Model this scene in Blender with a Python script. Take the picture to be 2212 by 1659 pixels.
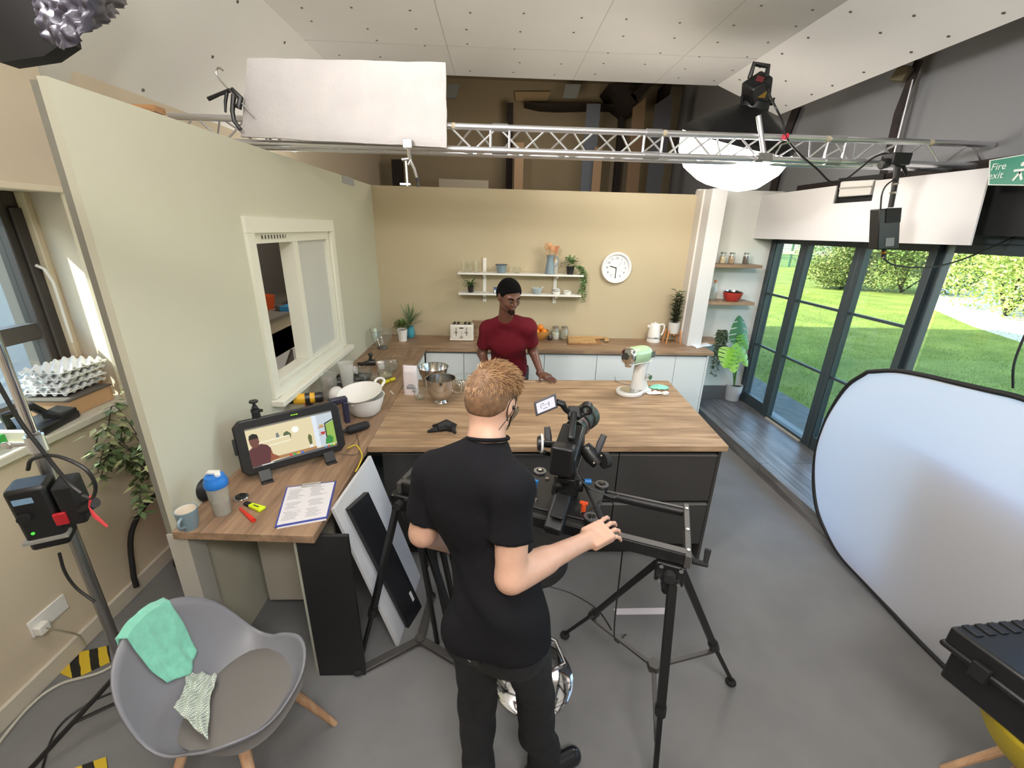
import bpy, bmesh, math, random
import numpy as np
from mathutils import Vector, Matrix, Euler, noise
random.seed(7)
S = bpy.context.scene
for o in list(bpy.data.objects): bpy.data.objects.remove(o)
# ------------------------------------------------------------ camera
FPX, CX, CY = 928.5056542638822, 1106.0, 829.5
RM = ((0.99921445, -0.01206781, -0.03774725), (-0.03136293, 0.34145126, -0.93937607), (0.02422505, 0.93982201, 0.34080455))
CAMZ = 2.16
cd = bpy.data.cameras.new('camera'); cam = bpy.data.objects.new('camera', cd); S.collection.objects.link(cam)
cd.sensor_fit = 'HORIZONTAL'; cd.sensor_width = 36.0; cd.lens = FPX*36.0/2212.0; cd.clip_start = .05; cd.clip_end = 300
m4 = Matrix(RM).to_4x4(); m4.translation = Vector((0, 0, CAMZ)); cam.matrix_world = m4
S.camera = cam
# ------------------------------------------------------------ view, world, sun, lamps
S.view_settings.view_transform = 'Standard'; S.view_settings.look = 'None'
S.view_settings.exposure = 0.18; S.view_settings.gamma = 1.0; S.view_settings.use_curve_mapping = False
S.cycles.use_denoising = True
S.cycles.max_bounces = 8; S.cycles.diffuse_bounces = 5; S.cycles.glossy_bounces = 4; S.cycles.transparent_max_bounces = 16
S.cycles.sample_clamp_indirect = 6.0
S.cycles.caustics_reflective = False; S.cycles.caustics_refractive = False
SUN_EL, SUN_AZ = math.radians(30.5), math.radians(-97)      # low sun from the left (-x) side
wd = bpy.data.worlds.new('world'); S.world = wd; wd.use_nodes = True
nt = wd.node_tree; bg = nt.nodes['Background']
sk = nt.nodes.new('ShaderNodeTexSky'); sk.sky_type = 'NISHITA'; sk.sun_disc = False
sk.sun_elevation = SUN_EL; sk.sun_rotation = math.radians(-97)
nt.links.new(sk.outputs[0], bg.inputs[0]); bg.inputs[1].default_value = 1.0
def lamp(name, kind, energy, color, loc, target=None, size=None, sizey=None, shape=None, spread=None):
    l = bpy.data.lights.new(name, kind); l.energy = energy; l.color = color
    o = bpy.data.objects.new(name, l); S.collection.objects.link(o); o.location = loc
    if target is not None:
        o.rotation_euler = (Vector(target)-Vector(loc)).to_track_quat('-Z', 'Y').to_euler()
    if kind == 'AREA':
        l.shape = shape or 'RECTANGLE'; l.size = size; l.size_y = sizey or size
        if spread: l.spread = math.radians(spread)
    return o
sun = lamp('sun', 'SUN', 14.0, (1.0, .93, .80), (-10, 0, 10))
sdir = Vector((math.cos(SUN_EL)*math.sin(SUN_AZ), math.cos(SUN_EL)*math.cos(SUN_AZ), math.sin(SUN_EL)))
sun.rotation_euler = (-sdir).to_track_quat('-Z', 'Y').to_euler(); sun.data.angle = math.radians(.6)
# octabox and near softbox are built further down; the other lights have no fitting
OCTA = Vector((1.90, 3.60, 2.82)); OCTA_AX = Vector((-.16, .32, -1)).normalized()
FG = Vector((-1.22, .84, 3.12))
lamp('near_softbox_lamp', 'AREA', 118, (1.0, .975, .955), FG+Vector((.12, -.12, .0)), (.3, 1.3, 3.9), .55)
lamp('far_room_fill', 'POINT', 38, (1.0, .86, .68), (0.6, 6.6, 3.4)).data.shadow_soft_size = .3  # unseen bare point light over the far room, not tied to any fitting
lamp('side_room_fill', 'POINT', 14, (1.0, .93, .85), (-1.85, 4.6, 2.3)).data.shadow_soft_size = .2  # point light for the side room, unseen and without a fitting
lamp('behind_camera_fill', 'AREA', 76, (1.0, .97, .945), (.6, -1.0, 3.5), (.6, .6, 0), 1.4, .5)  # added fill light above and behind the camera, no tube stands there

# ------------------------------------------------------------ pixel -> point on a real plane
def ray(x, y): return Matrix(RM) @ Vector((x-CX, -(y-CY), -FPX))
O0 = Vector((0, 0, CAMZ))
def pz(x, y, z): r = ray(x, y); return O0 + r*((z-CAMZ)/r.z)
def px(x, y, X): r = ray(x, y); return O0 + r*(X/r.x)
def py(x, y, Y): r = ray(x, y); return O0 + r*(Y/r.y)
# ------------------------------------------------------------ materials
def srgb(h):
    if isinstance(h, str):
        h = h.lstrip('#'); c = [int(h[i:i+2], 16)/255 for i in (0, 2, 4)]
    else: c = [v/255 for v in h]
    return tuple((v/12.92 if v <= .04045 else ((v+.055)/1.055)**2.4) for v in c)+(1,)
MATS = {}
def mat(name, col, rough=.5, metal=0., spec=.5, noise_amt=0., nscale=20., bump=0., bscale=200., emit=None, estr=0., trans=0., sheen=0., coat=0., sss=0., stretch=None, col2=None, alpha=None):
    if name in MATS: return MATS[name]
    m = bpy.data.materials.new(name); m.use_nodes = True; n = m.node_tree; b = n.nodes['Principled BSDF']
    c = srgb(col) if not (isinstance(col, tuple) and len(col) == 4) else col
    b.inputs['Base Color'].default_value = c; b.inputs['Roughness'].default_value = rough; b.inputs['Metallic'].default_value = metal
    b.inputs['Specular IOR Level'].default_value = spec
    if trans: b.inputs['Transmission Weight'].default_value = trans
    if sheen: b.inputs['Sheen Weight'].default_value = sheen
    if coat: b.inputs['Coat Weight'].default_value = coat
    if sss: b.inputs['Subsurface Weight'].default_value = sss; b.inputs['Subsurface Radius'].default_value = (.02, .008, .004)
    if emit: b.inputs['Emission Color'].default_value = srgb(emit); b.inputs['Emission Strength'].default_value = estr
    tc = n.nodes.new('ShaderNodeTexCoord'); mp = n.nodes.new('ShaderNodeMapping')
    n.links.new(tc.outputs['Object'], mp.inputs['Vector'])
    if stretch: mp.inputs['Scale'].default_value = stretch
    if noise_amt or col2:
        t = n.nodes.new('ShaderNodeTexNoise'); t.inputs['Scale'].default_value = nscale; t.inputs['Detail'].default_value = 5
        n.links.new(mp.outputs[0], t.inputs['Vector'])
        r = n.nodes.new('ShaderNodeValToRGB'); n.links.new(t.outputs['Fac'], r.inputs[0])
        r.color_ramp.elements[0].position = .35; r.color_ramp.elements[1].position = .65
        if col2: a, d = c, srgb(col2)
        else: a = tuple(v*(1-noise_amt) for v in c[:3])+(1,); d = tuple(min(1, v*(1+noise_amt)) for v in c[:3])+(1,)
        r.color_ramp.elements[0].color = a; r.color_ramp.elements[1].color = d
        n.links.new(r.outputs[0], b.inputs['Base Color'])
    if bump:
        t2 = n.nodes.new('ShaderNodeTexNoise'); t2.inputs['Scale'].default_value = bscale; t2.inputs['Detail'].default_value = 3
        n.links.new(mp.outputs[0], t2.inputs['Vector'])
        bp = n.nodes.new('ShaderNodeBump'); bp.inputs['Strength'].default_value = bump; bp.inputs['Distance'].default_value = .005
        n.links.new(t2.outputs['Fac'], bp.inputs['Height']); n.links.new(bp.outputs[0], b.inputs['Normal'])
    MATS[name] = m; return m
def glassmat(name, tint=(252, 253, 252), rough=0.02, fres=1.45, haze=0.0):
    if name in MATS: return MATS[name]
    m = bpy.data.materials.new(name); m.use_nodes = True; n = m.node_tree; n.nodes.clear()
    out = n.nodes.new('ShaderNodeOutputMaterial'); mx = n.nodes.new('ShaderNodeMixShader'); lw = n.nodes.new('ShaderNodeLayerWeight'); lw.inputs[0].default_value = .5; p5 = n.nodes.new('ShaderNodeMath'); p5.operation = 'POWER'; p5.inputs[1].default_value = 4.0; fr = n.nodes.new('ShaderNodeMath'); fr.operation = 'MULTIPLY_ADD'; fr.inputs[1].default_value = .8*(fres-1)/.45; fr.inputs[2].default_value = .05*(fres-1)/.45
    n.links.new(lw.outputs['Facing'], p5.inputs[0]); n.links.new(p5.outputs[0], fr.inputs[0])
    tr = n.nodes.new('ShaderNodeBsdfTransparent'); tr.inputs[0].default_value = srgb(tint)
    gl = n.nodes.new('ShaderNodeBsdfGlossy'); gl.inputs['Roughness'].default_value = rough
    n.links.new(fr.outputs[0], mx.inputs[0]); n.links.new(gl.outputs[0], mx.inputs[2])
    if haze:
        df = n.nodes.new('ShaderNodeBsdfDiffuse'); df.inputs[0].default_value = (.9, .9, .88, 1)
        m2 = n.nodes.new('ShaderNodeMixShader'); m2.inputs[0].default_value = haze
        n.links.new(tr.outputs[0], m2.inputs[1]); n.links.new(df.outputs[0], m2.inputs[2]); n.links.new(m2.outputs[0], mx.inputs[1])
    else: n.links.new(tr.outputs[0], mx.inputs[1])
    n.links.new(mx.outputs[0], out.inputs[0]); MATS[name] = m; return m
def woodmat(name, dark, mid, light, axis='x', scale=1.0, rough=.45, plank=0.0):
    """long grain along the given axis, optional plank seams"""
    if name in MATS: return MATS[name]
    m = bpy.data.materials.new(name); m.use_nodes = True; n = m.node_tree; b = n.nodes['Principled BSDF']; b.inputs['Roughness'].default_value = rough
    tc = n.nodes.new('ShaderNodeTexCoord')
    def mp(sc):
        q = n.nodes.new('ShaderNodeMapping'); q.inputs['Scale'].default_value = sc; n.links.new(tc.outputs['Object'], q.inputs[0]); return q
    L = {'x': (1, 14, 14), 'y': (14, 1, 14), 'z': (14, 14, 1)}[axis]; L = tuple(v*scale for v in L)
    q = mp(L); t = n.nodes.new('ShaderNodeTexNoise'); t.inputs['Scale'].default_value = 2.2; t.inputs['Detail'].default_value = 8; t.inputs['Roughness'].default_value = .62; t.inputs['Distortion'].default_value = .5
    n.links.new(q.outputs[0], t.inputs['Vector'])
    r = n.nodes.new('ShaderNodeValToRGB'); e = r.color_ramp.elements
    e[0].position = .32; e[0].color = srgb(dark); e[1].position = .68; e[1].color = srgb(light); k = e.new(.5); k.color = srgb(mid)
    n.links.new(t.outputs['Fac'], r.inputs[0])
    L2 = tuple((v*.35 if v > scale else v*1.6) for v in L)
    q2 = mp(L2); t2 = n.nodes.new('ShaderNodeTexNoise'); t2.inputs['Scale'].default_value = 1.7; t2.inputs['Detail'].default_value = 2
    n.links.new(q2.outputs[0], t2.inputs['Vector'])
    r2 = n.nodes.new('ShaderNodeValToRGB'); r2.color_ramp.elements[0].position = .42; r2.color_ramp.elements[1].position = .58
    r2.color_ramp.elements[0].color = (.72, .70, .68, 1); r2.color_ramp.elements[1].color = (1, 1, 1, 1)
    n.links.new(t2.outputs['Fac'], r2.inputs[0])
    mx = n.nodes.new('ShaderNodeMix'); mx.data_type = 'RGBA'; mx.blend_type = 'MULTIPLY'; mx.inputs[0].default_value = .8
    n.links.new(r.outputs[0], mx.inputs[6]); n.links.new(r2.outputs[0], mx.inputs[7])
    last = mx.outputs[2]
    if plank:
        br = n.nodes.new('ShaderNodeTexBrick'); br.inputs['Scale'].default_value = 1.0; br.inputs['Brick Width'].default_value = 1.4; br.inputs['Row Height'].default_value = plank
        br.inputs['Mortar Size'].default_value = .003; br.inputs['Color1'].default_value = (1, 1, 1, 1); br.inputs['Color2'].default_value = (.72, .72, .74, 1); br.inputs['Mortar'].default_value = (.15, .15, .16, 1)
        q3 = n.nodes.new('ShaderNodeMapping'); n.links.new(tc.outputs['Object'], q3.inputs[0])
        if axis == 'y': q3.inputs['Rotation'].default_value = (0, 0, math.pi/2)
        n.links.new(q3.outputs[0], br.inputs['Vector'])
        m3 = n.nodes.new('ShaderNodeMix'); m3.data_type = 'RGBA'; m3.blend_type = 'MULTIPLY'; m3.inputs[0].default_value = 1
        n.links.new(last, m3.inputs[6]); n.links.new(br.outputs['Color'], m3.inputs[7]); last = m3.outputs[2]
    n.links.new(last, b.inputs['Base Color'])
    MATS[name] = m; return m
# ------------------------------------------------------------ mesh building
def fr(a, b, up=Vector((0, 0, 1))):
    """frame at a looking along a->b : returns 3x3 whose z column is the direction"""
    d = (Vector(b)-Vector(a)).normalized()
    if abs(d.dot(up)) > .99: up = Vector((1, 0, 0))
    x = up.cross(d).normalized(); y = d.cross(x)
    return Matrix((x, y, d)).transposed()
class MB:
    def __init__(s): s.v = []; s.f = []; s.mi = []; s.cur = 0
    def add(s, vs, fs):
        o = len(s.v); s.v += [tuple(v) for v in vs]; s.f += [tuple(i+o for i in f) for f in fs]; s.mi += [s.cur]*len(fs); return s
    def box(s, c, d, rot=None):
        x, y, z = d[0]/2, d[1]/2, d[2]/2
        vs = [Vector(p) for p in ((-x,-y,-z),(x,-y,-z),(x,y,-z),(-x,y,-z),(-x,-y,z),(x,-y,z),(x,y,z),(-x,y,z))]
        if rot is not None:
            R_ = rot if isinstance(rot, Matrix) else Euler(rot).to_matrix()
            vs = [R_@v for v in vs]
        c = Vector(c)
        return s.add([v+c for v in vs], [(0,3,2,1),(4,5,6,7),(0,1,5,4),(1,2,6,5),(2,3,7,6),(3,0,4,7)])
    def bb(s, a, b):
        a, b = Vector(a), Vector(b); return s.box((a+b)/2, [abs(b[i]-a[i]) for i in range(3)])
    def bar(s, a, b, w, h, up=(0, 0, 1)):
        a, b = Vector(a), Vector(b); M_ = fr(a, b, Vector(up)); return s.box((a+b)/2, (w, h, (b-a).length), M_)
    def cyl(s, a, b, r0, r1=None, n=20, cap=True):
        a, b = Vector(a), Vector(b); r1 = r0 if r1 is None else r1; M_ = fr(a, b); vs = []
        for p, r in ((a, r0), (b, r1)):
            for i in range(n):
                t = 2*math.pi*i/n; vs.append(p+M_@Vector((r*math.cos(t), r*math.sin(t), 0)))
        fs = [(i, (i+1) % n, n+(i+1) % n, n+i) for i in range(n)]
        if cap: fs += [tuple(range(n-1, -1, -1)), tuple(range(n, 2*n))]
        return s.add(vs, fs)
    def tube(s, pts, r, n=8, closed=False, cap=True):
        pts = [Vector(p) for p in pts]; m = len(pts); rs = r if isinstance(r, (list, tuple)) else [r]*m
        vs = []; prev = None
        for k, p in enumerate(pts):
            a = pts[(k-1) % m] if (closed or k > 0) else p; b = pts[(k+1) % m] if (closed or k < m-1) else p
            d = (b-a).normalized()
            if prev is None:
                M_ = fr(a, b); x = M_.col[0].copy()
            else:
                x = (prev-d*prev.dot(d))
                if x.length < 1e-6: x = fr(a, b).col[0].copy()
                x.normalize()
            prev = x; y = d.cross(x)
            for i in range(n):
                t = 2*math.pi*i/n; vs.append(p+x*rs[k]*math.cos(t)+y*rs[k]*math.sin(t))
        fs = []
        for k in range(m if closed else m-1):
            k2 = (k+1) % m
            for i in range(n): fs.append((k*n+i, k*n+(i+1) % n, k2*n+(i+1) % n, k2*n+i))
        if not closed and cap: fs += [tuple(range(n-1, -1, -1)), tuple(range((m-1)*n, m*n))]
        return s.add(vs, fs)
    def lathe(s, prof, c=(0, 0, 0), n=32, rot=None, sx=1, sy=1):
        c = Vector(c); vs = []; m = len(prof)
        for r, z in prof:
            for i in range(n):
                t = 2*math.pi*i/n; p = Vector((max(r, 1e-5)*math.cos(t)*sx, max(r, 1e-5)*math.sin(t)*sy, z))
                if rot is not None: p = rot@p
                vs.append(p+c)
        fs = [(k*n+i, k*n+(i+1) % n, (k+1)*n+(i+1) % n, (k+1)*n+i) for k in range(m-1) for i in range(n)]
        return s.add(vs, fs)
    def prism(s, poly, a, b):
        """poly: list of 3-vectors (planar); extruded by vector from a to b offset"""
        n = len(poly); d0, d1 = Vector(a), Vector(b)
        vs = [Vector(p)+d0 for p in poly]+[Vector(p)+d1 for p in poly]
        fs = [tuple(range(n-1, -1, -1)), tuple(range(n, 2*n))]+[(i, (i+1) % n, n+(i+1) % n, n+i) for i in range(n)]
        return s.add(vs, fs)
    def ell(s, c, r, rot=None, nu=20, nv=12):
        c = Vector(c); vs = []
        for j in range(nv+1):
            ph = -math.pi/2+math.pi*j/nv
            for i in range(nu):
                t = 2*math.pi*i/nu; p = Vector((r[0]*math.cos(ph)*math.cos(t), r[1]*math.cos(ph)*math.sin(t), r[2]*math.sin(ph)))
                if rot is not None: p = rot@p
                vs.append(c+p)
        return s.add(vs, [(j*nu+i, j*nu+(i+1) % nu, (j+1)*nu+(i+1) % nu, (j+1)*nu+i) for j in range(nv) for i in range(nu)])
    def grid(s, nu, nv, fn, closed_u=False):
        vs = [Vector(fn(i/(nu-1 if not closed_u else nu), j/(nv-1))) for j in range(nv) for i in range(nu)]
        fs = [(j*nu+i, j*nu+(i+1) % nu, (j+1)*nu+(i+1) % nu, (j+1)*nu+i) for j in range(nv-1) for i in range(nu if closed_u else nu-1)]
        return s.add(vs, fs)
WM = {}
def mkmesh(name, mb, mats, bev=0, smooth=35, sol=0, sub=0, seg=2, tf=None):
    me = bpy.data.meshes.new(name); me.from_pydata([tuple(v) for v in mb.v], [], mb.f)
    if not isinstance(mats, (list, tuple)): mats = [mats]
    for m in mats: me.materials.append(m)
    if any(mb.mi): me.polygons.foreach_set('material_index', mb.mi)
    bm = bmesh.new(); bm.from_mesh(me); bmesh.ops.remove_doubles(bm, verts=bm.verts, dist=2e-5)
    bmesh.ops.recalc_face_normals(bm, faces=bm.faces); bm.to_mesh(me); bm.free()
    if tf is not None: me.transform(tf)
    me.shade_smooth(); me.set_sharp_from_angle(angle=math.radians(smooth)); me.update()
    return me
def obj(name, mb, mats, parent=None, world=True, bev=0, smooth=35, sol=0, sub=0, seg=2, solo=0):
    tf = None
    if parent is not None and world: tf = WM[parent.name].inverted()
    me = mkmesh(name, mb, mats, smooth=smooth, tf=tf)
    o = bpy.data.objects.new(name, me); S.collection.objects.link(o)
    WM[o.name] = Matrix.Identity(4)
    if parent is not None: o.parent = parent; WM[o.name] = WM[parent.name].copy()
    if sol: md = o.modifiers.new('sol', 'SOLIDIFY'); md.thickness = sol; md.offset = solo
    if bev: md = o.modifiers.new('bev', 'BEVEL'); md.width = bev; md.segments = seg; md.limit_method = 'ANGLE'; md.angle_limit = math.radians(40)
    if sub: md = o.modifiers.new('sub', 'SUBSURF'); md.levels = sub; md.render_levels = sub
    return o
def thing(name, label, cat, loc=(0, 0, 0), rz=0, group=None, rot=None):
    o = bpy.data.objects.new(name, None); S.collection.objects.link(o); o.empty_display_size = .05
    E_ = Euler(rot) if rot else Euler((0, 0, rz))
    o.location = loc; o.rotation_euler = E_
    m = E_.to_matrix().to_4x4(); m.translation = Vector(loc); WM[o.name] = m
    o['label'] = label; o['category'] = cat
    if group: o['group'] = group
    return o
def tag(o, label, cat, group=None, kind=None):
    o['label'] = label; o['category'] = cat
    if group: o['group'] = group
    if kind: o['kind'] = kind
    return o
def struct(name, mb, m, **k):
    o = obj(name, mb, m, **k); o['kind'] = 'structure'; return o
def dup(root, label, loc, rz=None):
    r = root.copy(); S.collection.objects.link(r); r.location = loc; r['label'] = label
    if rz is not None: r.rotation_euler = (0, 0, rz)
    for ch in list(root.children):
        c = ch.copy(); S.collection.objects.link(c); c.parent = r
        for g in list(ch.children):
            d = g.copy(); S.collection.objects.link(d); d.parent = c
    return r
def spline(pts, n=8):
    pts = [Vector(p) for p in pts]; out = []
    P = [pts[0]*2-pts[1]]+pts+[pts[-1]*2-pts[-2]]
    for i in range(1, len(P)-2):
        for k in range(n):
            t = k/n; a, b, c, d = P[i-1], P[i], P[i+1], P[i+2]
            out.append(.5*((2*b)+(-a+c)*t+(2*a-5*b+4*c-d)*t*t+(-a+3*b-3*c+d)*t**3))
    out.append(pts[-1]); return out
def cable(name, pts, r, m, label, cat='cable', parent=None, n=8, group=None):
    o = obj(name, MB().tube(spline(pts, n), r, 7), m, parent)
    if parent is None: tag(o, label, cat, group)
    return o
def text(name, s, size, m, mw, parent=None, extr=.0004, align='CENTER'):
    cu = bpy.data.curves.new(name, 'FONT'); cu.body = s; cu.size = size; cu.extrude = extr; cu.align_x = align; cu.align_y = 'CENTER'; cu.materials.append(m)
    t = bpy.data.objects.new(name, cu); S.collection.objects.link(t)
    dg = bpy.context.evaluated_depsgraph_get(); me = bpy.data.meshes.new_from_object(t.evaluated_get(dg)); bpy.data.objects.remove(t)
    W_ = mw if parent is None else WM[parent.name].inverted()@mw
    me.transform(W_); o = bpy.data.objects.new(name, me); S.collection.objects.link(o); WM[o.name] = Matrix.Identity(4)
    if parent is not None: o.parent = parent; WM[o.name] = WM[parent.name].copy()
    return o
def frame4(origin, xa, ya):
    x = Vector(xa).normalized(); y = Vector(ya); y = (y-x*y.dot(x)).normalized(); z = x.cross(y)
    m = Matrix((x, y, z)).transposed().to_4x4(); m.translation = Vector(origin); return m
# common materials
BLK = mat('black_plastic', (22, 22, 23), .42)
BLK2 = mat('matt_black', (17, 17, 18), .7)
RUB = mat('black_rubber', (24, 24, 25), .8)
CHR = mat('chrome', (225, 225, 228), .08, 1.)
ALU = mat('brushed_aluminium', (222, 222, 226), .38, 1.)
STEEL = mat('stainless_steel', (205, 203, 200), .16, 1.)
WHT = mat('white_plastic', (236, 234, 230), .35)
WPAINT = mat('white_paint', (232, 230, 222), .5)
GLS = glassmat('clear_glass')
PANE = glassmat('window_glass', (232, 240, 238), .0, 1.35)
SOIL = mat('soil', (38, 28, 22), .95, noise_amt=.4, nscale=90)
# ------------------------------------------------------------ the building and the set walls
FLOORM = mat('grey_vinyl_floor', (114, 114, 114), .55, noise_amt=.07, nscale=3.5, bump=.12, bscale=260, spec=.35)
SAGE = mat('sage_wall_paint', (197, 195, 176), .75, noise_amt=.012, nscale=2)
TAN = mat('tan_wall_paint', (186, 172, 142), .75, noise_amt=.015, nscale=2)
BOARD = mat('primed_plasterboard', (236, 234, 231), .8, noise_amt=.02, nscale=1.6)
BEIGE = mat('beige_wall_paint', (208, 194, 172), .8)
CREAM = mat('cream_trim_paint', (222, 212, 188), .55)
DGREY = mat('dark_grey_wall_paint', (128, 129, 132), .85)
EDGE = mat('raw_board_edge', (118, 115, 104), .8)
OAK = woodmat('oak_worktop_along_wall', (124, 98, 76), (152, 124, 98), (172, 144, 114), 'x', 1.0)
OAKY = woodmat('oak_worktop_lengthwise', (118, 94, 74), (146, 118, 94), (166, 138, 110), 'y', 1.0)
OAKI = woodmat('oak_island_top', (128, 101, 76), (166, 138, 108), (190, 162, 130), 'x', .9)
GREYWOOD = woodmat('grey_laminate_planks', (92, 90, 90), (120, 119, 119), (148, 147, 147), 'y', .8, .35, plank=.2)
DKFR = mat('anthracite_frame', (52, 62, 66), .45)
TIMB = mat('dark_old_timber', (36, 26, 21), .8, noise_amt=.3, nscale=12)
LX = -1.375
struct('floor', MB().bb((-2.9, -1.6, -.1), (3.42, 9.6, 0)), FLOORM)
# outer shell
m = MB()
m.bb((-2.75, -1.7, 0), (3.4, -1.6, 5.4)); struct('wall_behind', m, BEIGE)
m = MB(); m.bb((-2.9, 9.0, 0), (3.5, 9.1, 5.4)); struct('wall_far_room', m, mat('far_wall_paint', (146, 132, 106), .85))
m = MB(); m.bb((-3.0, -1.7, 5.3), (3.6, 9.3, 5.5)); struct('ceiling', m, BEIGE)
# back set wall
struct('wall_back', MB().bb((LX, 5.15, 0), (2.23, 5.17, 2.56)), TAN)
# sage set wall with the window opening y 2.58..3.75 z 1.16..2.12
WY0, WY1, WZ0, WZ1 = 2.60, 3.75, 1.175, 2.105
m = MB()
m.bb((LX-.03, 1.59, 0), (LX, WY0, 2.56)); m.bb((LX-.03, WY1, 0), (LX, 5.17, 2.56))
m.bb((LX-.03, WY0, 0), (LX, WY1, WZ0)); m.bb((LX-.03, WY0, WZ1), (LX, WY1, 2.56))
struct('wall_left', m, SAGE)
m = MB(); m.bb((LX-.055, 1.592, 0), (LX-.031, 1.66, 2.55)); m.bb((LX-.12, 2.5, 0), (LX-.03, 2.55, 2.5)); m.bb((LX-.12, 4.0, 0), (LX-.03, 4.05, 2.5))
struct('trim_1', m, EDGE)
m = MB(); m.bb((LX-.013, 4.22, 2.50), (LX+.004, 4.55, 2.565)); tag(obj('board_offcut', m, mat('grey_patch', (158, 160, 160), .7)), 'grey rectangular board patch at the top edge of the sage set wall', 'board')
# lowered column post under the near end of the worktop
m = MB(); m.bb((LX-.055, 1.585, 0), (LX+.03, 1.68, .865)); struct('trim_2', m, mat('post_paint', (178, 174, 164), .7))
# window in the sage wall
w = thing('window_1', 'white framed window set into the sage wall, left half open to the next room', 'window', (LX, 3.17, 1.10)); w['kind'] = 'structure'
WF = mat('white_window_paint', (226, 224, 210), .5)
m = MB(); t = .075
m.bb((LX-.02, 2.51, WZ1-.005), (LX+.02, 3.83, 2.185)); m.bb((LX-.0, 2.51+t+.001, 1.126), (LX+.018, 3.83-t-.001, 1.185)); m.bb((LX-.02, 2.51, 1.13), (LX+.02, 2.51+t, WZ1-.006)); m.bb((LX-.02, 3.83-t, 1.13), (LX+.02, 3.83, WZ1-.006)); obj('window_frame', m, WF, w)
m = MB(); m.bb((LX-.02, 2.49, 1.085), (LX+.075, 3.87, 1.125)); obj('window_sill', m, WF, w, bev=.006)
m = MB()
for y0, y1 in ((2.585, 2.63), (3.10, 3.17), (3.70, 3.755)): m.bb((LX-.10, y0, 1.216), (LX-.005, y1, 2.039))
m.bb((LX-.10, 2.585, 2.04), (LX-.005, 3.755, 2.11)); m.bb((LX-.10, 2.585, 1.126), (LX-.005, 3.755, 1.215))
obj('sash', m, WF, w)
m = MB(); m.bb((LX-.006, 2.70, 2.065), (LX-.001, 3.0, 2.085))
v = obj('trickle_vent', m, mat('vent_dark', (70, 68, 62), .7), w); v['label'] = 'dark slotted vent'
m = MB()
for k in range(8): m.bb((LX-.001, 2.71+k*.037, 2.064), (LX+.001, 2.72+k*.037+.006, 2.086))
obj('vent_bars', m, WF, v)
m = MB(); m.bb((LX-.035, 3.17, 1.17), (LX-.028, 3.70, 2.05)); o = obj('blind_panel', m, mat('frosted_panel', (196, 196, 190), .6), w); o['label'] = 'frosted grey-white pane'
# white column + return
COLW = mat('column_white', (210, 209, 208), .7)
struct('trim_3', MB().bb((2.235, 4.83, .9), (2.40, 5.0, 2.60)), COLW)
struct('trim_4', MB().bb((2.215, 5.0, .9), (2.235, 5.2, 2.60)), mat('column_return', (214, 208, 200), .7))
WALLW = mat('white_wall', (214, 214, 208), .75)
struct('wall_right', MB().bb((2.23, 5.17, 0), (3.22, 5.22, 2.62)), WALLW)
# ceiling of loose plasterboard: flat part and two slopes, underside pinned with screws
CZ = 3.6; CL, CRt, CB = -1.64, 2.25, 5.18
m = MB(); m.prism([(CL, -1.6, CZ), (CRt, -1.6, CZ), (CRt, CB, CZ), (CL, CB, CZ)], (0, 0, 0), (0, 0, .02)); struct('ceiling_flat', m, BOARD); 
bpy.data.objects['ceiling_flat'].name = 'ceiling.001'
m = MB(); m.prism([(CL, -1.6, CZ), (CL, 5.3, CZ), (-2.24, 5.3, 2.80), (-2.24, -1.6, 2.80)], (0, 0, 0), (-.016, 0, .012)); o = struct('ceiling', m, BOARD)
m = MB(); m.prism([(CRt, -1.6, CZ), (CRt, 5.16, CZ), (2.9, 5.08, 3.33), (2.9, -1.6, 3.33)], (0, 0, 0), (.006, 0, .018)); o = struct('ceiling', m, BOARD)
# joints and screws
m = MB()
for y in (4.42, 3.1, 1.9): m.bb((CL, y, CZ-.001), (CRt, y+.004, CZ+.002))
for x in (-.45, .75, 1.6): m.bb((x, -1.6, CZ-.001), (x+.003, CB, CZ+.002))
o = struct('trim_5', m, mat('board_joint', (176, 172, 165), .8))
SCR = mat('screw_head', (96, 92, 88), .6)
m = MB(); rr = random.Random(3)
for y in np.arange(2.6, 5.1, .30):
    for x in np.arange(-1.45, 2.2, .40):
        if rr.random() < .8: xx, yy = x+rr.uniform(-.04, .04), y+rr.uniform(-.05, .05); m.cyl((xx, yy, CZ), (xx, yy, CZ-.0025), .009, n=8)
for y in np.arange(1.2, 5.2, .33):
    for f_ in (.12, .5, .88):
        if rr.random() < .75:
            p = Vector((CRt+.65*f_, y+rr.uniform(-.05, .05), CZ-.27*f_)); m.cyl(p, p-Vector((.001, 0, .003)), .010, n=8)
        if rr.random() < .6:
            p = Vector((CL-.6*f_, y+rr.uniform(-.05, .05), CZ-.8*f_)); m.cyl(p, p+Vector((.003, 0, -.002)), .010, n=8)
struct('trim_6', m, SCR)
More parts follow.
